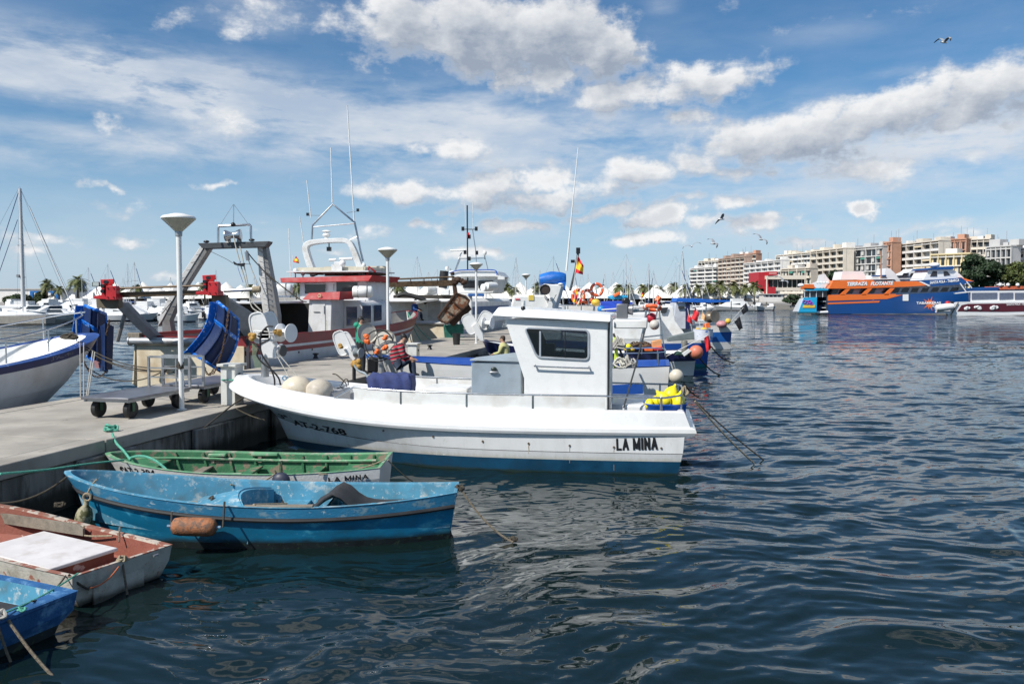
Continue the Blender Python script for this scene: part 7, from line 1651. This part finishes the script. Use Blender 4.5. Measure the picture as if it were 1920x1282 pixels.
# dark café boxes; the shade under the canopies put into their colour
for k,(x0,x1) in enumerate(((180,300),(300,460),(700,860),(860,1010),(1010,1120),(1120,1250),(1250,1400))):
    m=MB(); Y=224; plate([(x0,557),(x1-2,557),(x1-2,571),(x0,571)],Y,6,m); T=solo(m,'pavilion',[mat('pavilion_shade_dark',(.035,.032,.03),.7,var=.5,scale=.4)],f'dark shaded pavilion under the far canopies, number {k+1} from the left' if 0 else ('dark pavilion behind the gallows of the trawler','dark pavilion between the lamp post and the gantry','dark pavilion behind the rusty boom','dark pavilion behind the third lamp post','dark pavilion behind the blue arch bundle','dark pavilion below the palms left of the canopy boat','dark pavilion below the tents left of the kiosks')[k],'pavilion',smooth=0)
LEAFP=mat('palm_leaf',(.12,.135,.045),.7,var=.35,scale=3); TRK=mat('palm_trunk',(.16,.12,.08),.9,var=.2)
def palm(h,label,seed,loc,group):
    rg=random.Random(seed); T=thing('palm_tree',label,'palm tree',loc,group=group)
    MB().tube([(0,0,0),(.1,0,h*.5),(.05,.05,h)],[.28,.2,.19],8).build('trunk',[TRK],T,world=False)
    m=MB()
    for k in range(44):
        a=rg.uniform(0,2*pi); e=rg.uniform(-.5,1.25); L=rg.uniform(1.7,2.5); d_=Vector((math.cos(a),math.sin(a),0)); s=Vector((-d_.y,d_.x,0)); p=Vector((.05,.05,h)); q=[]
        for i in range(8):
            t=i/7; q.append(p+d_*L*t*math.cos(e)*1.0+Vector((0,0,L*t*math.sin(e)-1.5*t*t*(.6+.4*math.cos(e)))))
        for i in range(7):
            w0=.42*math.sin(pi*min(1,(i+.6)/7.5))+.06
            for sg in (-1,1):
                a0=q[i]; b0=q[i+1]; m.add([a0,a0.lerp(b0,.55),a0.lerp(b0,.8)+s*sg*w0*1.5+Vector((0,0,-.22*w0))],[(0,1,2)]); m.add([a0.lerp(b0,.5),b0,b0+(b0-a0)*.3+s*sg*w0*1.4+Vector((0,0,-.25*w0))],[(0,1,2)])
    m.build('crown',[LEAFP],T,world=False,smooth=0); return T
pg='palm trees along the far quay'
protos=[palm(4.6,'feathery palm tree in the row on the far quay',s,G_(x,209,1),pg) for s,x in ((1,1178),(2,1308),(3,1397))]
for x,sx_ in ((1128,.9),(1160,.95),(1205,.9),(1219,.95),(1236,.8),(1263,1.0),(1284,.95),(1330,.95),(1350,1.1),(1374,1.0),(1414,1.1),(563,1.0),(556,.9),(505,1.0),(470,.95),(745,1.0),(752,.8),(941,1.15),(950,.9),(965,.8),(1008,.9),(90,1.15),(112,.8),(258,.9),(232,.8),(400,.9),(385,1.0)):
    dup(protos[x%3],G_(x,207+(x*7%11),1),x*1.3,label=('short ','','tall ')[(sx_>.88)+(sx_>1.02)]+'palm tree on the far quay '+reg(x),scale=sx_*random.uniform(1.05,1.2))
t=palm(5.2,'single wide crowned palm behind the left steep canopies',9,G_(146,200,1),None); t.scale=(1.35,1.35,1.25)
def tree(c,rx,rz,mt,label,seed,n=5200,leaf=.32,trunk=2.0,lob=26):
    rg=np.random.RandomState(seed); c=Vector(c); T=thing('tree',label,'tree',(c.x,c.y,1))
    MB().tube([(c.x,c.y,1),(c.x+.2,c.y,c.z-rz*.4),(c.x,c.y,c.z+rz*.2)],[.45,.35,.15],8).build('trunk',[TRK],T)
    for k in range(4):
        a=k*1.6; MB().tube([(c.x,c.y,c.z-rz*.5),(c.x+rx*.6*math.cos(a),c.y+rx*.6*math.sin(a),c.z+rz*.3)],[.22,.06],6).build('limb',[TRK],T)
    L=[]
    for k in range(lob):
        v=rg.normal(size=3); v/=np.linalg.norm(v); rr=.55+.3*rg.rand(); L.append((v*rr*np.array([rx,rx,rz]),(.25+.17*rg.rand())))
    vs=[];fs=[]
    for k in range(n):
        o,r=L[rg.randint(lob)]; v=rg.normal(size=3); v/=np.linalg.norm(v); p=np.array(c)+o+v*np.array([rx,rx,rz])*r*(.75+.3*rg.rand())
        a=rg.normal(size=3); a/=np.linalg.norm(a); b=np.cross(a,v+.3*rg.normal(size=3)); b/=np.linalg.norm(b)+1e-6; s=leaf*(.6+.8*rg.rand()); i=len(vs)
        vs+= [tuple(p-a*s),tuple(p+b*s*.6),tuple(p+a*s),tuple(p-b*s*.6)]; fs.append((i,i+1,i+2,i+3))
    m=MB(); m.add(vs,fs); m.build('crown',[mt],T,smooth=0); return T
LEAFD=mat('leaf_dark',(.022,.045,.016),.7,var=.5,scale=.8); LEAFL=mat('leaf_light',(.075,.095,.022),.7,var=.35,scale=.8); LEAFM=mat('leaf_mid',(.045,.065,.022),.7,var=.4,scale=.8)
Y=172; tree(D(1843,505,Y),px2m(37,Y),px2m(32,Y),LEAFD,'big dark round tree behind the maroon tour boat',1,9000,.30)
Y=168; tree(D(1908,518,Y),px2m(30,Y),px2m(24,Y),LEAFL,'pale green tree at the right edge',2,5200,.28)
tree(D(34,566,196),px2m(26,196),px2m(15,196),LEAFM,'dense bush left of the tall yacht mast',3,4200,.3)
tree(D(78,560,210),px2m(14,210),px2m(15,210),LEAFM,'bushy tree inside the blue boat lift frame',4,2600,.3)
tree(D(1487,562,209),px2m(18,209),px2m(8,209),LEAFD,'low dark hedge bush beside the kiosk under the red building',5,2200,.25)
tree(D(1563,520,205),px2m(12,205),px2m(12,205),LEAFD,'small dark tree behind the ferry stern',6,1500,.3)
tree(D(1790,545,176),px2m(14,176),px2m(14,176),LEAFD,'dark bush behind the ferry bow',7,1600,.3)
# boat lift
T=thing('boat_lift','blue steel boat lift frame behind the bushes at the far left','boat lift',G_(80,225,1)); LB_=mat('lift_blue',(.01,.14,.42),.5)
for x0,x1,y0,y1,dy in ((56,109,545.5,549,0),(56,61,549,574,0),(103,108,549,574,0),(94,109,545.5,549,8),(95,98,549,574,8)): plate([(x0,y0),(x1,y0),(x1,y1),(x0,y1)],225+dy,.8).build('beam',[LB_],T,smooth=0)
# ------------------------------------------------------------ marina boats
MW=mat('marina_white',(.74,.74,.73),.4,var=.04,scale=.5); MBL=mat('marina_blue_cover',(.02,.06,.20),.7); MGL=mat('marina_glass',(.02,.03,.04),.2,var=0)
def motorboat(label,L,seed,group,style):
    T=thing('motor_boat',label,'boat',(0,0,0),group=group); hb=L*.17
    rows=[dict(xs=.1,xb=L*.84,hb=hb*.7,tr=.85,z=-.15,nb=2,mb=.9),dict(xs=0,xb=L*.90,hb=hb*.86,tr=.9,z=.15,nb=2,mb=.85),dict(xs=-.05,xb=L,hb=hb,tr=.9,z=.78,zb=.35,nb=2.2,mb=.7),dict(xs=.1,xb=L-.25,hb=hb-.12,tr=.9,z=.80,zb=.36,nb=2.2,mb=.7)]
    H=Hull(rows,10); m=MB(); H.strips(m,0,3,[1,0,0],floor=True); m.build('hull',[MW,NAVB],T,world=False,smooth=50)
    m=MB()
    if style==0: m.loft([[(L*.30,y*hb,.75) for y in (-.7,.7)]+[(L*.30,y*hb,1.75) for y in (.55,-.55)],[(L*.62,y*hb,.85) for y in (-.7,.7)]+[(L*.55,y*hb,1.75) for y in (.5,-.5)],[(L*.78,y*hb,.95) for y in (-.4,.4)]+[(L*.77,y*hb,1.1) for y in (.35,-.35)]])
    elif style==1:
        m.loft([[(L*.2,y*hb,.75) for y in (-.75,.75)]+[(L*.2,y*hb,2.1) for y in (.6,-.6)],[(L*.66,y*hb,.85) for y in (-.75,.75)]+[(L*.58,y*hb,2.1) for y in (.55,-.55)],[(L*.82,y*hb,1.0) for y in (-.4,.4)]+[(L*.8,y*hb,1.2) for y in (.35,-.35)]]); m.box((L*.38,0,2.35),(L*.3,hb*1.1,.5)); 
    else: m.box((L*.5,0,1.15),(L*.14,hb*.7,.8))
    m.build('cabin',[MW],T,world=False,smooth=40,bevel=.04)
    m=MB()
    if style<2: m.loft([[(L*.33,y*hb,1.35) for y in (-.72,.72)]+[(L*.33,y*hb,1.68) for y in (.62,-.62)],[(L*.61,y*hb,1.35) for y in (-.66,.66)]+[(L*.57,y*hb,1.68) for y in (.55,-.55)]])
    else: m.prism([(L*.56,-hb*.5,1.5),(L*.56,hb*.5,1.5),(L*.52,hb*.45,1.95),(L*.52,-hb*.45,1.95)],(.04,0,0))
    m.build('windows',[MGL],T,world=False,smooth=30)
    if style==2: MB().box((L*.2,0,.95),(L*.3,hb*1.5,.22)).build('cover',[MBL],T,world=False,bevel=.1)
    MB().box((-.15,0,.65),(.3,.35,.8)).build('outboard',[BLK],T,world=False,bevel=.08)
    return T
def sailboat(label,L,mh,group,cover=MBL):
    T=thing('sailing_yacht',label,'boat',(0,0,0),group=group); hb=L*.15
    rows=[dict(xs=.5,xb=L*.84,hb=hb*.6,tr=.7,z=-.1,nb=2,mb=.9),dict(xs=.1,xb=L*.93,hb=hb*.95,tr=.75,z=.5,nb=2,mb=.85),dict(xs=0,xb=L,hb=hb,tr=.75,z=1.0,zb=.25,nb=2,mb=.8),dict(xs=.15,xb=L-.2,hb=hb-.1,tr=.75,z=1.02,zb=.25,nb=2,mb=.8)]
    H=Hull(rows,10); m=MB(); H.strips(m,0,3,[0,0,0],floor=True); m.build('hull',[MW],T,world=False,smooth=50)
    m=MB(); m.loft([[(L*.3,y*hb,1.0) for y in (-.6,.6)]+[(L*.3,y*hb,1.5) for y in (.5,-.5)],[(L*.7,y*hb,1.1) for y in (-.4,.4)]+[(L*.62,y*hb,1.42) for y in (.35,-.35)]]); m.build('cabin',[MW],T,world=False,bevel=.05)
    ms=MB().tube([(L*.55,0,1.2),(L*.55,0,mh)],[.085,.06],6).build('mast',[mat('mast_white',(.62,.62,.62),.4,var=.05)],T,world=False)
    MB().tube([(L*.55,-.9,mh*.62),(L*.55,.9,mh*.62)],.03,4).build('spreader',[GALV],ms,world=False)
    m=MB(); m.tube([(L*.55,0,mh),(L-.1,0,1.3)],.012,4); m.tube([(L*.55,0,mh),(.1,0,1.1)],.012,4)
    m.tube([(L*.55,0,mh),(L*.55,.9,mh*.62),(L*.55,hb,1.1)],.01,4); m.tube([(L*.55,0,mh),(L*.55,-.9,mh*.62),(L*.55,-hb,1.1)],.01,4); m.build('rigging',[mat('rigging_dark',(.05,.06,.09),.5)],T,world=False)
    MB().tube([(L*.53,0,2.0),(L*.18,0,2.1)],.16,7).build('sail_cover',[cover],T,world=False)
    MB().tube([(L*.96,0,1.5),(L*.62,0,mh*.86)],.07,5).build('furled_jib',[cover],T,world=False)
    return T
g1='motor boats moored in the far marina'; g2='sailing yachts in the far marina'
mbs=[motorboat('white motor boat in the far marina rows',L,s,g1,st) for L,s,st in ((6.5,1,0),(8.5,2,1),(5.2,3,2))]
sbs=[sailboat('sailing yacht with a bare mast in the far marina',9,11,g2),sailboat('sailing yacht with a bare mast in the far marina',10.5,13.5,g2,MW)]
rg=random.Random(77); spots=[]
for (x0,x1,Y,st) in ((150,470,112,24),(0,470,126,26),(0,470,142,26),(0,470,160,24),(180,470,178,22),(0,180,182,22),(1125,1440,190,15),(1120,1450,199,16),(1060,1130,195,20),(700,960,150,34),(700,960,185,30)):
    x=x0+rg.uniform(0,st)
    while x<x1: spots.append((x,Y+rg.uniform(-4,4))); x+=st*rg.uniform(.75,1.3)
for i,(x,Y) in enumerate(spots):
    o=mbs[rg.choice((0,0,1,2,2))]; r=rg.choice((pi/2,-pi/2,pi/2))+rg.uniform(-.5,.5) if rg.random()<.65 else rg.choice((0,pi))+rg.uniform(-.3,.3)
    dup(o,G_(x,Y),r,label=('white cabin boat ','white flybridge boat ','open boat with blue cover ')[mbs.index(o)]+('in the nearest row ' if Y<118 else 'in a middle row ' if Y<165 else 'in the farthest row ')+reg(x),scale=rg.uniform(.85,1.15)*(.8 if Y>188 and x>1100 else 1))
for (x,yt) in [(131,500),(139,515),(193,512),(210,520),(226,492),(246,492),(300,520),(316,498),(345,540),(372,520),(402,505),(455,520),(530,520),(757,478),(770,510),(786,505),(805,498),(822,515),(846,500),(905,505),(930,500),(944,512),(955,480),(972,515),(995,480),(1000,505),(1012,512),(1036,500),(1128,476),(1134,505),(1147,512),(1168,508),(1183,498),(1193,515),(1200,505),(1212,492),(1233,496),(1240,510),(1256,505),(1268,468),(1290,520),(1105,505),(1098,512),(716,500),(690,515),(1062,510),(500,525)]:
    Y=rg.uniform(165,200); o=sbs[rg.randint(0,1)]; hgt=EYE+(HOR-yt)*Y/F; s=hgt/(11 if o is sbs[0] else 13.5)
    dup(o,G_(x,Y),rg.uniform(-.6,.6)+(pi/2 if rg.random()<.6 else 0),label=('yacht with a low mast ' if hgt<8 else 'yacht with a tall mast ' if hgt>11 else 'yacht with a middling mast ')+('and blue sail cover ' if o is sbs[0] else 'and white sail cover ')+reg(x),scale=(min(s,1.0),min(s,1.0),s))
for o,x,lb in ((mbs[0],60,'small white cabin boat moored broadside beside the pontoon finger at the far left'),(mbs[1],180,'white flybridge boat in the nearest marina row under the left red bracket'),(mbs[2],300,'open boat with a blue cover in the nearest marina row left of the lamp post'),(sbs[0],165,'yacht whose mast stands between the steep canopies and the red bracket'),(sbs[1],1222,'yacht whose mast stands above the flat lifebuoy'),(pt,1000,'white canopy peak behind the fourth lamp post'),(protos[0],1178,'palm above the light blue boat cover'),(protos[1],1308,'palm below the leftmost white apartment block'),(protos[2],1397,'palm below the white gridded block')): o['label']=lb
for o,x,Y in ((mbs[0],60,100),(mbs[1],180,108),(mbs[2],300,104),(sbs[0],165,190),(sbs[1],1222,197)): o.location=G_(x,Y); 
mbs[0].rotation_euler=(0,0,.1)
# tall mast yacht at left
T=sailboat('large sailing yacht with a tall thick white mast and dark blue stays at the far left',14,16.7,None,MW); T['label']='large sailing yacht with a tall thick white mast at the far left'
loc=G_(43,98)-Vector((7.46,1.9,0)); T.location=loc; T.rotation_euler=(0,0,.25); MINV[T.name]=(Matrix.Translation(loc)@Matrix.Rotation(.25,4,'Z')).inverted()
at_tube([(44,575),(37.5,354)],98,[.26,.17],n=10).build('mast_sleeve',[MATS['mast_white']],T)
m=MB(); at_tube([(37,354),(-30,560)],98,.045,m,5); m.build('blue_stay',[mat('stay_blue',(.02,.04,.14),.6)],T); at_tube([(33,412),(-8,530)],98,.04,n=5).build('blue_stay',[MATS['stay_blue']],T)
at_tube([(38,354),(118,545)],98,.014,n=4).build('thin_stay',[MATS['rigging_dark']],T); at_tube([(41,410),(100,560)],98,.014,n=4).build('thin_stay',[MATS['rigging_dark']],T)
for y in (460,520): at_tube([(33,y),(48,y)],98,.05,n=5).build('spreader',[GALV],T)
MB().box(D(34,517,97.8),(.3,.3,.3)).build('mast_lamp',[GALV],T)
# pontoons
m=MB(); m.box(G_(20,95,.55),(9.5,2.0,.9)); solo(m,'pontoon',[LAND],'concrete pontoon finger at the far left by the motor boats','pontoon',smooth=0)
for x0,x1,Y in ((0,460,134),(0,460,168),(1130,1450,203)):
    a=G_(x0,Y,.35); b=G_(x1,Y,.35); m=MB(); m.box((a+b)/2,((b-a).length,1.6,.5)); solo(m,'pontoon',[LAND],f'long low pontoon between the marina rows, {("nearer left","farther left","right")[(134,168,203).index(Y)]} one','pontoon',smooth=0)
# ------------------------------------------------------------ ferries and tour boats
def platex(sl,pts,d,th):
    return MB().prism([D(x,y,d) for x,y in pts],(sl*th,th,0))
FO=mat('ferry_orange',(.80,.17,.03),.4,var=.04,scale=.4); FB=mat('ferry_blue',(.006,.06,.22),.35,var=.06,scale=.3); FW=mat('ferry_white',(.76,.76,.76),.4,var=.04,scale=.3); FG=mat('ferry_glass',(.03,.03,.035),.12,var=.3,scale=.3); LETW=mat('white_lettering',(.8,.8,.8),.5,var=0)
Y=150
T=thing('ferry','large orange and blue passenger ferry with TERRAZA FLOTANTE along its roof','ferry',D(1551,588,Y))
plate([(1551,588.5),(1551,555),(1693,552),(1773,548),(1874,538),(1868,550),(1850,575),(1838,587)],Y,8).build('hull',[FB],T,smooth=0)
plate([(1552,555),(1693,552.6),(1663,560.6),(1552,564)],Y-.06,.1).build('orange_band',[FO],T,smooth=0); plate([(1552,567.5),(1650,564),(1648,567),(1552,570.5)],Y-.06,.1).build('orange_stripe',[FO],T,smooth=0)
a_=D(1550.8,557,Y); b_=D(1550.8,586,Y); MB().prism([a_,b_,b_+Vector((-.05,7.6,0)),a_+Vector((-.05,7.6,0))],(-.1,0,0)).build('stern_recess_panel',[mat('ferry_stern_dark',(.04,.05,.07),.6,var=.4,scale=.8)],T,smooth=0)  # flat dark panel; shade of the stern recess put into its colour
for z in (1.2,2.4): MB().box(Vector((a_.x-.3,Y+4,z)),(.5,7.4,.12)).build('stern_rail',[FW],T,smooth=0)
sal=plate([(1558,555),(1562,540),(1808,531),(1812,546),(1693,552)],Y+1.0,6).build('saloon',[mat('ferry_grey',(.42,.43,.45),.5)],T,smooth=0)
for x0,x1 in ((1560,1571),(1573,1600),(1612,1641),(1655,1686),(1691,1704),(1709,1722),(1728,1741),(1747,1760),(1765,1778),(1783,1797)):
    k=(x0-1560)/240; plate([(x0+3,542-3*k),(x1+2,541.6-3*k),(x1-2,550.5-5*k),(x0-2,551-5*k)],Y+.9,.15).build('window',[FG],T,smooth=0)
for x0 in (1588,1628,1670): plate([(x0,540),(x0+8,540),(x0-4,553),(x0-13,553)],Y-.05,.3).build('orange_pillar',[FO],T,smooth=0)
plate([(1553,553),(1585,552),(1640,551.5),(1680,551),(1680,553),(1553,555.5)],Y-.05,.3).build('orange_sill',[FO],T,smooth=0)
r1=plate([(1554.5,541),(1562.5,526),(1636,524.5),(1641,528.5),(1721,527),(1740,535),(1700,537.5),(1600,541)],Y-.1,8).build('roof_orange',[FO],T,smooth=0)
plate([(1720.5,527),(1800,521),(1827,527),(1808,533),(1746,537),(1740,535)],Y-.12,7.5).build('roof_blue',[FB],T,smooth=0)
plate([(1722,527.5),(1727,527.2),(1745,535.5),(1741,536.5)],Y-.16,.05).build('white_stripe',[FW],T,smooth=0)
plate([(1802,520),(1827,527.5),(1812,527)],Y-.15,7).build('bow_tip',[FO],T,smooth=0)
wh=plate([(1731,525),(1741,506),(1785,504),(1800,514),(1808,522)],Y+1,5).build('wheelhouse',[FW],T,smooth=0)
for q in ([(1744,518),(1750,508.5),(1757,508.5),(1757,518)],[(1770,517),(1770,509),(1776,508.5),(1782,515.5)]): plate(q,Y+.9,.2).build('window',[FG],wh,smooth=0)
rb=plate([(1738,506),(1742,503),(1787,499),(1790,502),(1786,505)],Y+.5,6).build('wheelhouse_roof',[FB],T,smooth=0)
plate([(1576,524.5),(1580,509),(1618,508),(1626,524)],Y+3,4).build('roof_casing',[FW],T,smooth=0); plate([(1693,552),(1703.5,551.5),(1703.5,564),(1693,564)],Y-.1,.2).build('boarding_gate',[FW],T,smooth=0)
at_tube([(1800,531),(1812,548)],Y-.1,.12).build('stay_post',[FW],T); at_tube([(1812,528),(1822,540)],Y-.1,.12).build('stay_post',[FW],T)
at_tube([(1620,524),(1730,522)],Y,.08).build('top_rail',[FW],T)
for x in (1652,1735): at_tube([(x,500 if x>1700 else 470),(x,524)],Y+4,.14).build('pole',[mat('pole_rust',(.35,.2,.12),.6)],T)
MB().ell(D(1752,497,Y+2),(1.0,.8,.5),12,8).build('radar_dome',[FW],T)
def flat_text(body,par,x0,y0,x1,y1,Y,hpx,mt,bold=.03,shear=0,name='lettering'):
    l=D(x0,y0,Y); r=D(x1,y1,Y); letters_fit(body,par,(l+r)/2,l,r,(r-l).length,px2m(hpx,Y),mt,bold=bold,shear=shear,off=.05,name=name)
flat_text('TERRAZA',T,1588,532.5,1626,531.5,Y-.12,7.5,LETW,.06,.25); flat_text('FLOTANTE',T,1632,532,1675,530.5,Y-.12,7.5,LETW,.06,.25)
flat_text('SANTA POLA - TABARCA',T,1743,530,1798,525,Y-.14,5.2,LETW,.03,.2)
st=[]
for k in range(20):
    a=k*2*pi/20; r=(13,5)[k%2]*(1.15 if k%4==0 else .85 if k%2==0 else 1); st.append((1743.5+r*math.cos(a),569.5+r*math.sin(a)))
q=[D(x,y,Y-.06) for x,y in st]; MB().add(q+[D(1743.5,569.5,Y-.06)],[(k,(k+1)%20,20) for k in range(20)]).build('star_emblem',[FO],T,smooth=0)
flat_text('TABARKERAS',T,1718,568,1764,567.6,Y-.1,4.6,LETW,.03,name='lettering'); flat_text('.COM',T,1747,573.5,1763,573.4,Y-.1,4.6,LETW,.03)
rope(D(1637,563,Y-.2),P(1708,582,.5),.0,.05,[ROPEW],'pale line from the orange and blue ferry\'s side to a white ring',n=8,mid=None)
# second white vessel behind
T=thing('ferry','white ferry superstructure behind the orange and blue one','ferry',D(1680,560,165))
plate([(1612,540),(1640,516),(1700,514),(1730,520),(1735,545),(1620,548)],164,6).build('hull',[FW],T,smooth=0)
for q in ([(1690,516),(1706,509),(1712,504),(1718,504),(1714,514),(1712,518)],[(1658,523),(1661,503),(1668,503),(1680,514),(1682,523)]): plate(q,162,4).build('superstructure',[FW],T,smooth=0)
for x0 in (1692,1706): plate([(x0,517),(x0+3,512),(x0+12,511.5),(x0+9,516.5)],161.8,.2).build('window',[FG],T,smooth=0)
plate([(1642,516),(1662,515.5),(1662,518),(1642,518.5)],161.5,2).build('blue_canopy',[FB],T,smooth=0)
# cyan catamaran
CY=mat('cyan_paint',(.02,.38,.66),.4,var=.08,scale=.4); Y=149
T=thing('tour_boat','bright cyan and orange tour boat seen end on, left of the big ferry','boat',D(1513,586,Y))
platex(.36,[(1497,585),(1507,558),(1532,557),(1531,585)],Y,9).build('hull',[CY],T,smooth=0); platex(.36,[(1498,584),(1486,584),(1492,572),(1499,560),(1507,558)],Y+.3,2).build('white_bow',[FW],T,smooth=0)
platex(.36,[(1506,572),(1528,572),(1528,577),(1505,577)],Y-.1,.2).build('yellow_panel',[YELD],T,smooth=0); platex(.36,[(1497,586),(1531,585.5),(1531,587),(1497,587.5)],Y+.1,8).build('green_boot',[TEAL],T,smooth=0)
for k,(x,y) in enumerate(((1508,566),(1513,567),(1518,566),(1521,569))): MB().torus(D(x,y,Y-.1),.28,.07,axis=(0,1,0),n=10,k=5).build('violet_swirl',[mat('violet_paint',(.35,.05,.45),.5)],T)
platex(.36,[(1505,557),(1507,546),(1551,545),(1551,557)],Y+1,6).build('cabin',[FG],T,smooth=0)
for x in (1508,1518,1530,1542): platex(.36,[(x,546),(x+1.2,546),(x+1.2,557),(x,557)],Y+.8,.2).build('cabin_post',[FW],T,smooth=0)
platex(.36,[(1506,540),(1553,541),(1553,544.5),(1512,545)],Y+.5,7).build('cyan_roof',[CY],T,smooth=0); platex(.36,[(1500,542),(1503,538),(1508,533),(1526,533),(1528,540),(1526,543)],Y+.5,4).build('orange_roof',[FO],T,smooth=0)
platex(.36,[(1519,533),(1532,527),(1536,515),(1546,513),(1556,526),(1562,533),(1560,541),(1530,540)],Y+3,4).build('upper_white',[FW],T,smooth=0); MB().ell(D(1502,535,Y+1),(.65,.6,.4),12,8).build('white_dome',[FW],T)
for k in range(4): MB().lathe([(0,-.35),(.22,-.3),(.22,.3),(0,.35)],D(1534+6*k,530,Y+2),axis=(0,1,0),n=10).build('life_raft',[GELB],T)
platex(.36,[(1536,572),(1549,572),(1549,586),(1533,586)],Y+3,1).build('stern_platform',[mat('dark_blue_deck',(.02,.05,.15),.5)],T,smooth=0); at_tube([(1530,586),(1552,585)],Y+1,.25).build('swim_rail',[FW],T)
# maroon tour boat
MR=mat('maroon_paint',(.09,.012,.022),.4,var=.08,scale=.4); Y=141
T=thing('tour_boat','white and maroon tour boat with SANTA POLA lettering at the right edge','boat',D(1850,592,Y))
platex(.50,[(1755,586),(1758,583),(1782,583),(1792,568),(1800,566),(1945,565),(1945,589),(1850,592.5),(1779,592),(1775,588)],Y,7).build('hull',[FW],T,smooth=0)
platex(.50,[(1795,583.5),(1803,572),(1815,569.5),(1945,568),(1945,583),(1880,584.5)],Y-.06,.15).build('maroon_panel',[MR],T,smooth=0)
platex(.50,[(1820,566),(1820,548),(1826,545.5),(1945,544.5),(1945,566)],Y+.8,5.5).build('canopy_frame',[FW],T,smooth=0)
for x0,x1 in ((1822,1870),(1874,1900),(1903,1945)): platex(.50,[(x0,562),(x0,549),(x1,548.5),(x1,560.5)],Y+.7,.15).build('window',[mat('smoky_window',(.12,.14,.20),.15)],T,smooth=0)
platex(.50,[(1790,549),(1822,545.5),(1822,547.5),(1792,551)],Y+.8,5).build('front_awning',[FW],T,smooth=0)
MB().lathe([(0,-1.6),(.5,-1.5),(.62,-1),(.62,1),(.5,1.5),(0,1.6)],D(1771,576,Y-.3),axis=(1,0,.1),n=14).build('white_tube',[FW],T,smooth=60)
for x,c_ in ((1777,REDP),(1783,BLK)): MB().ell(D(x,568,Y),(.5,.4,.35),10,7).build('outboard',[c_],T)
at_tube([(1797,567),(1782,592),(1776,601)],Y-.2,.08,n=5).build('mooring_line',[ROPED],T)
SW=MB(); rgs=random.Random(2)
for cx_,cy_,s,fl in ((1812,578,1,1),(1835,577,1.3,-1),(1862,577,1.5,1)):
    for k in range(5):
        a0=k*1.2; pts=[D(cx_+fl*s*(1.2*k-2+ (4-.5*j)*math.cos(a0+j*.55)),cy_+s*.55*(4-.5*j)*math.sin(a0+j*.55),Y-.12) for j in range(6)]; SW.tube(pts,[.03,.16,.2,.16,.1,.03],5)
SW.build('white_scroll_decal',[LETW],T)
flat_text('SANTA POLA - ISLA',T,1887,571,1925,570,Y-.1,3.6,LETW,.02)
T=thing('tour_boat','orange topped boat partly hidden behind the maroon boat at the right edge','boat',D(1900,545,152))
plate([(1872,540),(1876,537),(1945,536),(1945,541),(1875,543)],152,5).build('inflatable_row',[mat('faded_orange_red',(.55,.13,.06),.6,var=.2)],T,smooth=0); plate([(1868,543),(1945,542),(1945,548),(1880,550)],152.5,4).build('hull',[FB],T,smooth=0)
for x in (1875,1890,1908): MB().ell(D(x,534,152),.35,8,6).build('globe_lamp',[FW],T)
# ------------------------------------------------------------ gulls
GW=mat('gull_white',(.72,.72,.70),.8,var=.05); GG=mat('gull_grey',(.30,.31,.33),.8); GBK=mat('gull_black',(.02,.02,.02),.8)
def gull(px,py,Y,rz,tilt,up,label):
    c=D(px,py,Y); T=thing('seagull',label,'seagull',c,rz); M=Matrix.Rotation(tilt,3,'X')
    m=MB(); m.lathe([(0,-.24),(.03,-.22),(.055,-.12),(.065,0),(.05,.12),(.042,.17),(.045,.20),(.03,.24),(0,.25)],(0,0,0),axis=(1,0,0),n=12); m.build('body',[GW],T,world=False,smooth=80)
    MB().tube([(.24,0,0),(.30,0,-.015)],[.012,.004],6).build('beak',[YELD],T,world=False)
    MB().prism([(-.20,-.03,0),(-.34,-.07,.0),(-.34,.07,0),(-.20,.03,0)],(0,0,.012)).build('tail',[GW],T,world=False)
    for s in (-1,1):
        g=[];top=[]
        for (y,x0,x1,z) in ((.03,.12,-.10,.02),(.22,.15,-.09,.02+.16*up),(.42,.10,-.10,.02+.20*up),(.58,-.0,-.13,.02+.12*up),(.70,-.14,-.20,-.02+.02*up)):
            g.append([M@Vector((x0,s*y,z)),M@Vector(((x0+x1)/2,s*y,z+.02)),M@Vector((x1,s*y,z-.01))])
        MB().sheet(g[:4],0,.012 if s>0 else -.012).build('wing',[GG],T,world=False,smooth=60)
        MB().sheet(g[3:],0,.010 if s>0 else -.010).build('wing_tip',[GBK],T,world=False,smooth=60)
    return T
gull(1770,80,52,R(15),R(12),1.3,'large seagull high in the upper right sky')
gull(1352,411,58,R(10),R(-25),.6,'seagull gliding over the grey cloud, highest of the group above the buildings')
gull(1427,449,58,R(40),R(35),.7,'seagull banking just above the waterfront row')
gull(1297,462,60,R(80),R(-15),.8,'leftmost low seagull in the sky over the canopy boat')
gull(1338,457,60,R(20),R(30),.8,'low seagull right of the leftmost one over the canopy boat')
gull(1468,527,62,R(30),R(25),.7,'seagull flying in front of the red building\'s glass')
